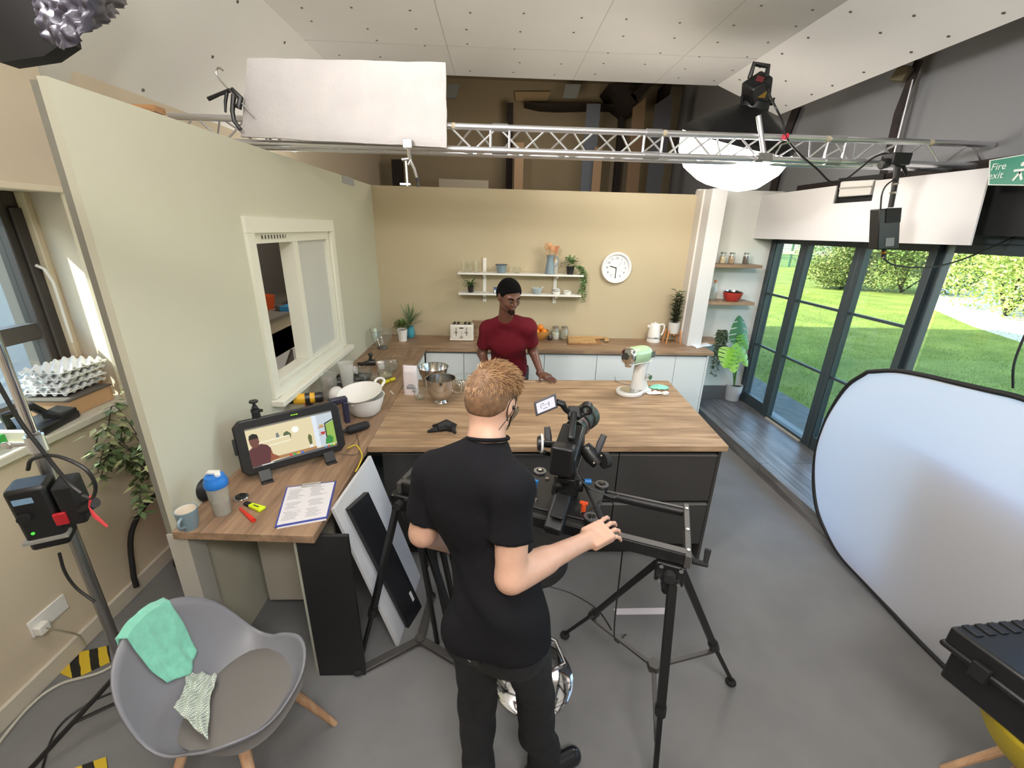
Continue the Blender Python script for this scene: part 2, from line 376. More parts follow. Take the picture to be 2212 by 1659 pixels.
# left: building wall with ledge, window recess
m = MB()
m.bb((-2.27, -1.6, 0), (-2.19, 9.0, 1.13)); m.bb((-2.9, -1.6, 0), (-2.27, -1.5, 5.35)); m.bb((-2.27, 2.70, 1.13), (-2.19, 3.3, 5.35)); m.prism([(-2.194, 2.442, 1.131), (-2.62, 2.67, 1.131), (-2.62, 2.745, 1.131), (-2.194, 2.745, 1.131)], (0, 0, 0), (0, 0, 1.3)); m.bb((-2.27, 3.3, 0), (-2.19, 9.0, 1.26)); m.bb((-2.27, 3.3, 2.7), (-2.19, 9.0, 5.35)); m.bb((-2.27, -1.6, 2.28), (-2.19, 2.50, 5.35))
m.bb((-2.78, 2.67, 1.0), (-2.62, 2.75, 2.3)); m.bb((-2.78, -1.6, 2.28), (-2.27, 2.7, 2.34)); m.bb((-2.78, -1.6, 0), (-2.62, 2.7, 1.0)); m.bb((-2.78, -1.6, 2.2), (-2.62, 2.7, 5.35)); m.bb((-2.78, -1.6, 1.0), (-2.62, 1.5, 2.2)); m.bb((-2.78, 2.66, 1), (-2.66, 2.7, 2.3))  # unseen near stretch of the window walled up to keep sun off the floor
struct('wall_left', m, BEIGE)
struct('trim_7', MB().bb((-2.78, -1.6, 1.12), (-2.155, 2.62, 1.16)), mat('ledge_paint', (206, 202, 190), .5), bev=.006)
m = MB(); m.bb((-2.20, 2.425, 1.16), (-2.175, 2.465, 2.30)); m.bb((-2.60, 2.60, 1.16), (-2.55, 2.655, 2.28)); m.bb((-2.20, -1.6, 2.27), (-2.175, 2.46, 2.30)); struct('trim_8', m, CREAM, bev=.004)
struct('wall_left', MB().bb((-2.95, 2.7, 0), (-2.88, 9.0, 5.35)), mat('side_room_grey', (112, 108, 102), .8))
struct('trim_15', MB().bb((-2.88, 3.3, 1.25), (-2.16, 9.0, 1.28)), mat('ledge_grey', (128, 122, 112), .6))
struct('trim_16', MB().bb((-2.88, 6.3, 1.28), (-2.80, 6.75, 3.9)), mat('old_brick_pier', (92, 74, 66), .9, noise_amt=.35, nscale=14))
struct('baseboard_left', MB().bb((-2.19, -1.6, 0), (-2.17, 6.0, .10)), mat('skirting_paint', (206, 198, 184), .5), bev=.004)
# dark framed window in the recess
w = thing('window_2', 'dark framed window behind the ledge on the far left, bright outside', 'window', (-2.64, 1.9, 1.16)); w['kind'] = 'structure'
m = MB(); X0, X1 = -2.68, -2.60
m.bb((X0, 2.50, 1.16), (X1, 2.65, 2.28)); m.bb((X0, 1.5, 1.16), (X1, 2.49, 1.20)); m.bb((X0, 1.5, 2.20), (X1, 2.49, 2.28)); m.bb((X0, 1.5, 1.50), (X1, 2.49, 1.59)); m.bb((X1, 2.54, 1.2), (X1+.02, 2.60, 2.2))
obj('window_frame', m, mat('dark_window_frame', (56, 52, 50), .5), w, bev=.006)
obj('pane', MB().bb((-2.645, 1.5, 1.2), (-2.64, 2.50, 2.2)), PANE, w)
m = MB(); m.tube([(-2.58, 2.57, 1.90), (-2.55, 2.58, 1.88), (-2.545, 2.60, 1.80), (-2.55, 2.60, 1.45)], .009); obj('window_handle', m, WHT, w)
# joist above
JY = 2.75; ja, jb = py(0, 214, JY), py(334, 240, JY)
m = MB(); m.bb((-2.95, JY, jb.z), (jb.x, JY+.09, ja.z)); tag(obj('wooden_joist', m, woodmat('pine_joist', (150, 105, 70), (196, 148, 104), (214, 170, 126), 'x')), 'pine joist end poking out above the sage wall at the left', 'beam')
# right: door wall, dark grey wall above, step
GX = 3.24
struct('wall_right', MB().bb((3.30, 2.6, 2.12), (3.42, 9.0, 5.35)).bb((3.30, -1.6, 2.5), (3.42, 2.6, 5.35)).bb((3.215, 5.22, 0), (3.25, 9.0, 2.2)).bb((3.30, -1.6, 0), (3.42, .2, 2.5)), DGREY)
m = MB(); m.prism([(2.52, 5.2, 0), (2.52, -1.6, 0), (3.42, -1.6, 0), (3.42, 5.2, 0)], (0, 0, .001), (0, 0, .12)); struct('floor', m, GREYWOOD, bev=.004)
m = MB(); m.bb((2.515, 4.6, .0), (2.535, -1.5, .118)); struct('trim_9', m, GREYWOOD)
struct('baseboard_back', MB().bb((2.42, 5.15, .12), (3.2, 5.17, .30)), mat('grey_skirting', (98, 96, 96), .45))
# glazed doors
def gdoor(n, ya, yb, open_=0):
    d = thing('door_%d' % n, 'dark green-grey framed glass door number %d from the back corner' % n, 'door', (GX, ya, .12)); d['kind'] = 'structure'
    d['label'] = ['narrow glazed door panel in the back corner beside the monstera', 'second glazed door panel from the back corner', 'third glazed door panel, partly behind the white reflector', 'large clear pane at the right beyond the last black post'][n-1]
    m = MB(); t = .06
    m.bb((GX-.03, ya, .12), (GX+.03, ya-(t if n < 4 else .012), 2.14)); m.bb((GX-.03, yb+t, .12), (GX+.03, yb, 2.14)); m.bb((GX-.03, ya-t, 2.07), (GX+.03, yb+t, 2.14)); m.bb((GX-.03, ya-t, .12), (GX+.03, yb+t, .25 if n != 2 else .16))
    obj('door_frame', m, DKFR, d, bev=.003)
    m = MB()
    if n < 4:
        for z in (1.50, .88): m.bb((GX-.012, ya-t, z-.012), (GX+.012, yb+t, z+.012))
        obj('glazing_bar', m, DKFR, d)
    obj('pane', MB().bb((GX-.003, ya-t, .14), (GX+.003, yb+t, 2.1)), PANE, d)
    return d
gdoor(1, 5.15, 4.62); gdoor(2, 4.62, 3.88); gdoor(3, 3.88, 3.18); gdoor(4, 3.12, .3)
m = MB(); m.bb((3.25, 3.14, .12), (3.30, 3.18, 2.3)); m.bb((3.19, 5.10, .12), (3.30, 5.17, 2.3)); struct('trim_10', m, DKFR)
m = MB(); m.bb((3.19, 2.45, 2.14), (3.30, 5.2, 2.2)); struct('trim_11', m, DKFR)
struct('trim_12', MB().bb((GX-.05, 4.55, .12), (GX-.03, 3.95, .135)), mat('pale_threshold', (188, 182, 168), .6))
# white header board with the cut-out for the emergency light
X = 2.96
def q(a, b): return px(a, b, X)
hp = [q(1635, 424), q(1807, 401), q(1799, 440), q(1883, 434), q(1892, 390), q(2140, 362), q(2095, 530), q(1622, 515)]
m = MB(); m.prism(hp, (0, 0, 0), (.012, 0, 0)); tag(obj('header_board', m, mat('white_header_board', (214, 212, 212), .6)), 'long white board with a notch fixed above the glazed doors', 'board')
m = MB(); m.prism([q(1800, 385)+Vector((.05, 0, 0)), q(1896, 375)+Vector((.05, 0, 0)), q(1886, 440)+Vector((.05, 0, 0)), q(1796, 446)+Vector((.05, 0, 0))], (0, 0, 0), (.02, 0, 0)); struct('trim_13', m, BLK2)
d = thing('emergency_light', 'clear ribbed emergency light in the notch of the white header board', 'light', q(1850, 415))
a, b, c_, e_ = q(1818, 392), q(1890, 388), q(1880, 421), q(1812, 426)
m = MB(); m.prism([a, b, c_, e_], (-.01, 0, 0), (.05, 0, 0)); obj('diffuser', m, mat('ribbed_acrylic', (205, 203, 198), .25), d, bev=.008)
m = MB(); m.prism([a.lerp(e_, .4), b.lerp(c_, .4), b.lerp(c_, .5), a.lerp(e_, .5)], (-.014, 0, 0), (-.009, 0, 0)); obj('rib', m, mat('rib_dark', (150, 148, 142), .4), d)
# black roller blind housing and black opening to the right of the board
m = MB(); m.prism([px(2125, 400, 3.1), px(2230, 385, 3.1), px(2230, 512, 3.1), px(2088, 508, 3.1)], (0, 0, 0), (.15, 0, 0)); tag(obj('blackout_blind', m, BLK2), 'black rolled blackout blind beside the white header board, far right', 'blind')
# dark roof struts on the grey wall
def strut(name, pts, w, label):
    m = MB(); m.tube(pts, w, 4); return tag(obj(name, m, TIMB), label, 'beam')
strut('timber_post', [px(1722, 232, 3.25), px(1700, 290, 3.25), px(1668, 422, 3.25)], .05, 'dark timber post on the grey wall behind the glowing softbox')
strut('timber_post', [px(1985, 130, 3.2), px(1940, 245, 3.2), px(1920, 330, 3.2), px(1903, 395, 3.2)], .035, 'dark sloping timber strut on the grey wall at the right, behind the truss')
m = MB(); m.cyl(px(1972, 172, 3.17), px(1932, 330, 3.17), .007); tag(obj('metal_pole', m, ALU), 'thin silver pole running along the sloping strut', 'pole')
m = MB(); m.box(px(1948, 160, 3.12), (.06, .10, .10), (.3, .2, .4)); tag(obj('strut_block', m, mat('khaki_block', (92, 84, 62), .7), bev=.01), 'khaki block wedged at the top of the sloping strut', 'block')
m = MB(); m.bb((3.2, 4.95, 2.60), (3.26, 2.0, 2.66)); struct('trim_14', m, TIMB)
# fire exit sign
sg = thing('fire_exit_sign', 'green and white fire exit sign hanging at the right edge', 'sign', px(2180, 370, 2.9))
a, b, c_, e_ = px(2137, 346, 2.9), px(2260, 325, 2.9), px(2260, 402, 2.9), px(2134, 400, 2.9)
m = MB(); m.prism([a, b, c_, e_], (0, 0, 0), (.008, 0, 0)); obj('sign_plate', m, mat('sign_white', (214, 222, 212), .4), sg)
cc = (a+b+c_+e_)/4
m = MB(); m.prism([cc+(p-cc)*.93 for p in (a, b, c_, e_)], (-.001, 0, 0), (-.002, 0, 0)); gp = obj('green_panel', m, mat('sign_green', (36, 128, 104), .4), sg)
LW = mat('sign_letter', (220, 228, 220), .5)
hgt = (a-e_).length
for k, s_ in enumerate(('Fire', 'exit')):
    text('lettering', s_, hgt*.36, LW, frame4(Vector((2.896, a.y-.072, a.z-hgt*(.30+.32*k))), (0, -1, -.0), (0, 0, 1)), sg, align='CENTER')
m = MB(); y0 = a.y-.185; zc = cc.z
m.box((2.896, y0, zc), (.002, .05, .012)); m.box((2.896, y0, zc-.03), (.002, .012, .05), (.5, 0, 0)); m.box((2.896, y0-.02, zc-.03), (.002, .012, .05), (-.5, 0, 0)); m.ell((2.896, y0-.01, zc+.03), (.001, .012, .012))
obj('running_figure', m, LW, sg)
# ------------------------------------------------------------ far room seen above the back wall
FT = mat('far_pale_wood', (146, 120, 92), .7)
def fq(x, y, Y=8.6): return py(x, y, Y)
def farboard(name, poly, th, mt, label, Y=8.6, cat='board', bev=0):
    P = [fq(x, y, Y) for x, y in poly]
    for p_, (x, y) in zip(P, poly):
        if y > 400: p_.z = 0.0
    m = MB(); m.prism(P, (0, 0, 0), (0, th, 0)); return tag(obj(name, m, mt, bev=bev), label, cat)
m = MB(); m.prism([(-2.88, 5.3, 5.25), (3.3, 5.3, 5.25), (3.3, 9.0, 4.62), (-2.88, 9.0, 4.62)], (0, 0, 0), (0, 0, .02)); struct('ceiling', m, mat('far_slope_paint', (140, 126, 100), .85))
farboard('timber_post', [(1095, 222), (1109, 222), (1109, 405), (1095, 405)], .15, TIMB, 'dark upright timber on the far wall behind the truss joint')
farboard('timber_post', [(746, 338), (784, 338), (784, 405), (746, 405)], .15, TIMB, 'dark upright timber behind the far end of the sage wall')
farboard('timber_post', [(845, 344), (868, 344), (868, 405), (845, 405)], .12, TIMB, 'dark upright timber beside the chrome clamp arm')
farboard('timber_rail', [(1135, 221), (1345, 225), (1345, 231), (1300, 229), (1210, 231), (1170, 229)], .39, TIMB, 'thin dark crooked rail high on the far wall')
farboard('timber_post', [(1341, 225), (1350, 225), (1346, 320), (1338, 405), (1328, 405)], .1, TIMB, 'thin dark crooked timber below the forked brace', 8.75)
m = MB()
for pl in ([(1316, 180), (1345, 180), (1374, 207), (1378, 236), (1366, 240), (1342, 220)], [(1362, 205), (1392, 180), (1412, 180), (1376, 222)]):
    m.prism([fq(x, y, 8.25) for x, y in pl], (0, 0, 0), (0, .74, 0))
tag(obj('timber_brace', m, TIMB), 'thick dark forked timber brace under the ceiling edge', 'beam')
farboard('timber_post', [(1438, 180), (1452, 180), (1446, 205), (1434, 215)], .39, TIMB, 'short dark timber at the ceiling edge right of the forked brace')
farboard('grey_board', [(1268, 224), (1298, 224), (1276, 410), (1250, 410)], .02, mat('slate_board', (92, 98, 108), .7), 'tall slate-grey board leaning behind the truss', 8.2)
farboard('grey_board', [(1416, 226), (1454, 200), (1446, 290), (1416, 412), (1398, 412)], .02, mat('slate_board_dark', (78, 78, 84), .7), 'wide dark grey board leaning near the softbox', 8.0)
farboard('wooden_board', [(1368, 232), (1396, 210), (1388, 412), (1358, 412)], .03, mat('far_brown_wood', (122, 98, 72), .7), 'brown wooden board standing between the brace and the dark grey board', 8.1)
farboard('wooden_board', [(1112, 308), (1132, 308), (1130, 408), (1112, 408)], .03, FT, 'pale wooden batten standing right of the truss joint', 8.0)
farboard('wooden_board', [(1285, 318), (1303, 318), (1297, 410), (1276, 410)], .03, FT, 'pale wooden batten in front of the slate-grey board', 8.0)
farboard('heater_unit', [(948, 386), (1055, 390), (1055, 405), (950, 403)], .12, mat('heater_white', (176, 168, 150), .6), 'pale wall heater low on the far wall left of centre', 8.3, 'heater')
farboard('ceiling_hatch', [(1112, 198), (1190, 198), (1182, 218), (1114, 218)], .03, mat('hatch_paint', (160, 138, 104), .8), 'recessed hatch panel high in the far room', 8.9, 'hatch')
for a_, b_, lb in ((1222, 1246, 'unlit fluorescent tube housing under the far ceiling, right of centre'), (968, 985, 'unlit fluorescent tube housing beside the polystyrene board')):
    farboard('ceiling_light', [(a_, 182), (b_+9, 182), (b_, 212), (a_-6, 212)], .05, mat('tube_housing', (128, 130, 128), .5), lb, 8.4, 'light')
farboard('shelf_unit', [(1345, 402), (1430, 402), (1430, 412), (1340, 412)], .1, mat('red_brown_wood', (98, 52, 34), .6), 'low red-brown plank top just above the back wall', 7.8, 'shelf')
# ------------------------------------------------------------ outside
GRASSM = mat('lawn', (118, 132, 62), .9, nscale=1.2, col2=(150, 160, 78), spec=.1)
struct('ground', MB().bb((3.42, -8, -.06), (60, 60, 0)), GRASSM)
struct('ground', MB().bb((-14, -8, -.06), (-2.9, 30, 0)), mat('yard_paving', (190, 186, 178), .9))
struct('path', MB().bb((3.42, -3, 0), (4.15, 9, .012)), mat('path_slabs', (118, 120, 116), .9, noise_amt=.15, nscale=9))
rn = np.random.default_rng(5)
m = MB(); m.prism([pz(2030, 585, 0), pz(2230, 600, 0), pz(2300, 760, 0), pz(2212, 742, 0), pz(2100, 705, 0), pz(2015, 668, 0)], (0, 0, .001), (0, 0, .01)); struct('path', m, mat('pale_gravel', (214, 206, 188), .9, noise_amt=.1, nscale=4))
def blades(name, n, xr, yr, h, w, mt, label, cat='grass'):
    x = rn.uniform(*xr, n); y = rn.uniform(*yr, n); a = rn.uniform(0, 2*math.pi, n); hh = h*rn.uniform(.4, 1, n); lx = rn.normal(0, .5, n)*hh; ly = rn.normal(0, .5, n)*hh
    v = np.zeros((n, 3, 3)); v[:, 0] = np.stack([x-w*np.cos(a), y-w*np.sin(a), 0*x], 1); v[:, 1] = np.stack([x+w*np.cos(a), y+w*np.sin(a), 0*x], 1); v[:, 2] = np.stack([x+lx, y+ly, hh], 1)
    me = bpy.data.meshes.new(name); me.vertices.add(3*n); me.vertices.foreach_set('co', v.reshape(-1)); me.loops.add(3*n); me.loops.foreach_set('vertex_index', np.arange(3*n)); me.polygons.add(n); me.polygons.foreach_set('loop_start', np.arange(0, 3*n, 3))
    me.materials.append(mt); me.update(); me.validate()
    o = bpy.data.objects.new(name, me); S.collection.objects.link(o); WM[o.name] = Matrix.Identity(4); tag(o, label, cat, kind='stuff'); return o
blades('grass', 90000, (4.2, 13), (0, 20), .05, .004, mat('grass_blade', (122, 140, 62), .8, nscale=.9, col2=(158, 170, 84), spec=.15), 'green lawn grass outside the glazed doors')
def leafmesh(mb, c, r, n, size, rng, squash=1.0, hollow=.55, nm=3):
    for _ in range(n):
        d = Vector((rng.gauss(0, 1), rng.gauss(0, 1), rng.gauss(0, 1))).normalized(); k = hollow+(1-hollow)*rng.random()
        p = Vector(c)+Vector((d.x*r[0]*k, d.y*r[1]*k, d.z*r[2]*k)); s_ = size*rng.uniform(.6, 1.3)
        a = Vector((rng.gauss(0, 1), rng.gauss(0, 1), rng.gauss(0, 1)*.6+.2)).normalized(); b = a.cross(Vector((rng.gauss(0, 1), rng.gauss(0, 1), rng.gauss(0, 1)))).normalized()
        mb.cur = rng.randrange(nm)
        mb.add([p, p+a*s_*.5+b*s_*.28, p+a*s_, p+a*s_*.5-b*s_*.28], [(0, 1, 2, 3)])
def bush(label, base, w, h, n, size, cols, seed, cat='bush', lobes=7):
    rng = random.Random(seed); t = thing('garden_bush', label, cat, base, group=None)
    mb = MB(); st = MB()
    for k in range(lobes):
        a = rng.uniform(0, 6.28); rr_ = w*.28*rng.random()**.5; z = h*(.20+.55*rng.random())
        c = Vector(base)+Vector((rr_*math.cos(a)*1.4, rr_*math.sin(a)*1.4, z)); R_ = w*rng.uniform(.26, .38)
        leafmesh(mb, c, (R_, R_, min(R_*1.1, z*1.0)), n//lobes, size, rng)
        st.tube([base, Vector(base).lerp(c, .5)+Vector((0, 0, .1*h)), c], [.04, .025, .01], 5)
    mb.cur = 0
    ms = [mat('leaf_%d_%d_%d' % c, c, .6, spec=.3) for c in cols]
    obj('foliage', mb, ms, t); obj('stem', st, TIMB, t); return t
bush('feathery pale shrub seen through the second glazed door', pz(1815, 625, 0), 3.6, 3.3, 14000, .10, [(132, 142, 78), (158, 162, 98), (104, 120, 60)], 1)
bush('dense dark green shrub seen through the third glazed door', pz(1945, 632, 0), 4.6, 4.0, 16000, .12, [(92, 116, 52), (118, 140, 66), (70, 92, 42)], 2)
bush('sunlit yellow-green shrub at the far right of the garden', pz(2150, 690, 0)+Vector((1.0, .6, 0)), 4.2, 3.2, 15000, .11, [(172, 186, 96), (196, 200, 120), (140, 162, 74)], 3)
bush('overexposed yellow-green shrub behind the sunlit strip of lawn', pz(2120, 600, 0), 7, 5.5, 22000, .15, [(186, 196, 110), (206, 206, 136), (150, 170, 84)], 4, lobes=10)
bush('tall hedge mass beyond the fence outside the doors', (36, 40, 0), 12, 6, 9000, .5, [(96, 120, 60), (120, 142, 74), (76, 100, 48)], 6, lobes=14)
bush('tall hedge mass at the far end of the lawn', (19, 46, 0), 9, 6, 7000, .5, [(96, 120, 60), (120, 142, 74), (76, 100, 48)], 8, lobes=12)
f0, f1 = pz(1660, 575, 0), pz(1790, 580, 0)
fn = thing('garden_fence', 'green wire fence with a pale rail at the back of the lawn', 'fence', f0)
m = MB(); d = (f1-f0)
for k in range(80):
    p = f0+d*(k/79*1.0); m.tube([p, p+Vector((0, 0, 1.9))], .012, 4)
for k in range(12): m.tube([f0+Vector((0, 0, .15+.16*k)), f1+Vector((0, 0, .15+.16*k))], .010, 4)
obj('wire_mesh', m, mat('fence_green', (70, 110, 84), .6), fn)
m = MB(); m.bar(f0+Vector((0, -.05, 1.0)), f1+Vector((0, -.05, 1.0)), .05, .22); obj('rail', m, mat('fence_rail', (168, 160, 150), .7), fn)
for k in range(4):
    m = MB(); p = f0+d*(k/3.0); m.bb(p+Vector((-.05, -.05, 0)), p+Vector((.05, .05, 2.0))); obj('post', m, mat('fence_green', None), fn)
# neighbour wall outside the left window
BR = mat('white_painted_brick', (238, 234, 228), .8)
n_ = BR.node_tree; br = n_.nodes.new('ShaderNodeTexBrick'); br.inputs['Scale'].default_value = 1; br.inputs['Brick Width'].default_value = .22; br.inputs['Row Height'].default_value = .075; br.inputs['Mortar Size'].default_value = .006
br.inputs['Color1'].default_value = (.85, .84, .82, 1); br.inputs['Color2'].default_value = (.78, .76, .74, 1); br.inputs['Mortar'].default_value = (.55, .55, .55, 1)
q_ = n_.nodes.new('ShaderNodeMapping'); q_.inputs['Rotation'].default_value = (math.pi/2, 0, math.pi/2); tc_ = n_.nodes.new('ShaderNodeTexCoord'); n_.links.new(tc_.outputs['Object'], q_.inputs[0]); n_.links.new(q_.outputs[0], br.inputs['Vector']); n_.links.new(br.outputs[0], n_.nodes['Principled BSDF'].inputs['Base Color'])
m = MB(); m.bb((-7.7, -4, 0), (-7.5, 12, 3.2)); tag(obj('neighbouring_brick_wall', m, BR), 'white painted brick wall of the building outside the left window', 'wall')
# ------------------------------------------------------------ kitchen units
WZ = .91                      # worktop surface
UNIT = mat('white_cabinet', (222, 224, 222), .35)
KICK = mat('plinth', (150, 150, 148), .6)
DARKU = mat('graphite_cabinet', (58, 57, 56), .38)
DARKU2 = mat('graphite_recess', (38, 37, 36), .6)
def tag1(o, l, c, g=None): return tag(o, l, c, g)
m = MB(); m.bb((LX+.002, 4.55, WZ-.038), (2.43, 5.148, WZ)); tag1(obj('back_worktop', m, OAK, bev=.002), 'long oak worktop along the tan back wall', 'worktop')
m = MB(); m.prism([(LX+.002, 1.55, WZ-.038), (-.7655, 1.52, WZ-.038), (-.7655, 4.549, WZ-.038), (LX+.002, 4.549, WZ-.038)], (0, 0, 0), (0, 0, .038)); tag1(obj('left_worktop', m, OAKY, bev=.002), 'oak worktop along the sage wall, its near end by the monitor', 'worktop')
IFL, IFR, IBR, IBL = Vector((-.764, 2.315, 0)), Vector((1.462, 2.35, 0)), Vector((1.545, 3.585, 0)), Vector((-.764, 3.53, 0))
m = MB(); z_ = Vector((0, 0, WZ-.038)); m.prism([IFL+z_, IFR+z_, IBR+z_, IBL+z_], (0, 0, 0), (0, 0, .038)); tag1(obj('island_worktop', m, OAKI, bev=.002), 'wide oak island top with the stand mixer on it', 'worktop')
# island units (graphite fronts face the camera); plinth recess under
def dunit(x0, x1, lab, wire=False):
    t = thing('kitchen_island_unit', lab, 'cabinet', ((x0+x1)/2, 2.75, 0), group=None)
    m = MB(); m.bb((x0, 2.40, .13), (x1, 3.30, WZ-.04)); m.bb((x0, 2.46, 0), (x1, 3.25, .13)); obj('body', m, DARKU2, t)
    for z0, z1 in ((.14, .46), (.49, .83)):
        m = MB(); m.bb((x0+.002, 2.375, z0), (x1-.002, 2.397, z1)); dr = obj('drawer', m, DARKU, t, bev=.0015)
        m = MB(); m.bb((x0+.002, 2.373, z1-.004), (x1-.002, 2.398, z1+.002)); obj('handle_rail', m, mat('grip_edge', (110, 108, 105), .4), dr)
    return t
def xat(px_): return py(px_, 1000, 2.37).x
xs = [-.70, .04, xat(1337), 1.42]
dunit(xs[0], xs[1]-.003, 'graphite drawer unit of the island behind the left tripod'); dunit(xs[1], xs[2]-.003, 'graphite drawer unit of the island behind the film camera'); dunit(xs[2], xs[3], 'graphite drawer unit at the right end of the island')
m = MB(); m.bb((1.422, 2.375, 0), (1.44, 3.52, WZ-.04)); tag1(obj('island_end_board', m, DARKU), 'graphite end panel closing the right side of the island', 'panel')
# white back units
def wunit(x0, x1, lab, g=True):
    t = thing('base_cabinet', lab, 'cabinet', ((x0+x1)/2, 4.85, 0), group='white base cabinets under the back worktop')
    m = MB(); m.bb((x0, 4.60, .12), (x1, 5.14, WZ-.04)); m.bb((x0, 4.66, 0), (x1, 5.1, .12)); obj('body', m, KICK, t)
    m = MB(); m.bb((x0+.002, 4.575, .12), (x1-.002, 4.597, WZ-.062)); obj('door', m, UNIT, t, bev=.0015)
bx = [-.777]+[py(a, 790, 4.58).x for a in (1002, 1175, 1288, 1457)]+[2.37]
labs = ['white base cabinet in the inner corner below the toaster', 'white base cabinet hidden mostly by the man in the maroon shirt', 'white base cabinet just right of the man in the maroon shirt', 'white base cabinet directly behind the stand mixer', 'white base cabinet at the right end below the kettle and stand plant']
for k in range(5): wunit(bx[k]+.001, bx[k+1]-.001, labs[k])
m = MB(); m.bb((2.372, 4.575, .0), (2.39, 5.14, WZ-.04)); tag1(obj('cabinet_end_board', m, UNIT), 'white end panel at the right end of the back units', 'panel')
# left run units (white, door side facing the aisle)
for y0, y1, l in ((3.60, 4.07, 'white base cabinet under the sage wall worktop, nearer the island'), (4.075, 4.52, 'white base cabinet under the sage wall worktop, in the back corner')):
    t = thing('base_cabinet', l, 'cabinet', (-1.05, (y0+y1)/2, 0))
    m = MB(); m.bb((LX+.02, y0, .12), (-.80, y1, WZ-.04)); obj('body', m, KICK, t)
    obj('door', MB().bb((-.797, y0+.002, .12), (-.778, y1-.002, WZ-.062)), UNIT, t)
# under-worktop panel, tall black panel, leaning boards
m = MB(); m.bb((LX+.10, 1.93, .13), (-.86, 1.95, WZ-.045)); tag1(obj('kneehole_board', m, mat('warm_grey_panel', (170, 165, 152), .7)), 'warm grey board under the near end of the left worktop', 'board')
m = MB(); m.bb((-.90, 1.60, .0), (-.885, 1.92, WZ-.045)); tag1(obj('upright_board', m, mat('pale_green_panel', (176, 178, 164), .6)), 'narrow pale upright panel beside the black board', 'board')
a, b = Vector((-.875, 1.575, 0)), Vector((-.645, 1.575, 0))
m = MB(); m.prism([a, b, b+Vector((0, 0, .865)), a+Vector((0, 0, .865))], (0, 0, 0), (0, .018, 0)); tag1(obj('tall_black_board', m, mat('black_board', (26, 26, 28), .45), bev=.001), 'tall black board standing under the worktop corner', 'board')
def lean(name, P, th, m_, lab, mats2=None):
    P = [Vector(p) for p in P]; n_ = (P[1]-P[0]).cross(P[3]-P[0]).normalized()
    mb = MB(); mb.prism(P, (0, 0, 0), n_*th); return tag1(obj(name, mb, m_, bev=.0015), lab, 'board')
# white board leans against the left run: bottom edge on floor from (855,1395) to (905,1240), top corner (795,985)
A = pz(855, 1397, .0); B = pz(903, 1245, .0); 
T1 = px(795, 985, -.735)
up = (T1-B); lean('white_board', [A, B, B+up, A+up], .018, mat('white_board_face', (216, 218, 222), .4), 'large white board leaning against the left worktop')
n2 = (B-A).normalized(); nrm = up.cross(n2).normalized()
if nrm.x < 0: nrm = -nrm
c0, c1 = pz(872, 1357, 0), pz(908, 1300, 0)
tt = pz(755, 1100, .85); c1 = c0.lerp(c1, .8); c0.x += .03; c1.x += .03; upb = tt-c0
nrm = upb.cross(c1-c0).normalized()
if nrm.x < 0: nrm = -nrm
mb = MB(); mb.prism([c0, c1, c1+upb, c0+upb], (0, 0, 0), -nrm*.03); tag1(obj('black_fascia_board', mb, mat('black_fascia', (24, 24, 27), .35), bev=.0015), 'narrow black board leaning on the large white board', 'board')
upn = upb.normalized()
e_ = c1-(c1-c0)*.25+upn*.10+nrm*.001; m = MB(); m.bar(e_, e_+upn*.07, .018, .002, up=tuple(nrm)); tag1(obj('white_sticker', m, WHT), 'small white sticker low on the black leaning board', 'sticker')
# floating corner shelves
for (xa, ya), (xb, yb), lb in (((1545, 571), (1650, 574), 'top oak shelf in the white corner, holding three jars'), ((1522, 652), (1632, 658), 'middle oak shelf in the white corner, under the red bowl'), ((1515, 738), (1560, 740), 'lowest oak shelf in the white corner, behind the trailing plant')):
    p = py(xa, ya, 4.90); q_ = py(xb, yb, 4.90)
    m = MB(); m.bb((p.x, 4.92, p.z-.035), (q_.x, 5.168, p.z)); tag1(obj('corner_shelf', m, OAK, bev=.001), lb, 'shelf')
# shelves on the tan wall
sh = thing('wall_shelf', 'white double wall shelf on two white slotted uprights', 'shelf', (.27, 5.14, 1.4))
for (x0, x1, z) in ((-.44, .975, 1.68), (-.435, .965, 1.455)):
    m = MB(); m.bb((x0, 4.93, z-.018), (x1, 5.125, z)); obj('shelf_board', m, WPAINT, sh, bev=.002)
for a, zt, zb in ((1047, 1.83, 1.33), (1200, 1.83, 1.33)):
    x = py(a, 600, 5.13).x; m = MB(); m.bb((x-.02, 5.13, zb), (x+.02, 5.148, zt)); u = obj('upright', m, WPAINT, sh, bev=.001)
    for z in (1.66, 1.435): m = MB(); m.prism([(x-.012, 5.13, z), (x-.012, 4.95, z), (x-.012, 4.95, z-.012), (x-.012, 5.13, z-.05)], (0, 0, 0), (.024, 0, 0)); obj('bracket', m, WPAINT, sh)
    for z in (zt-.04, zb+.04): m = MB(); m.cyl((x, 5.131, z), (x, 5.127, z), .004, n=8); obj('screw', m, SCR, u)
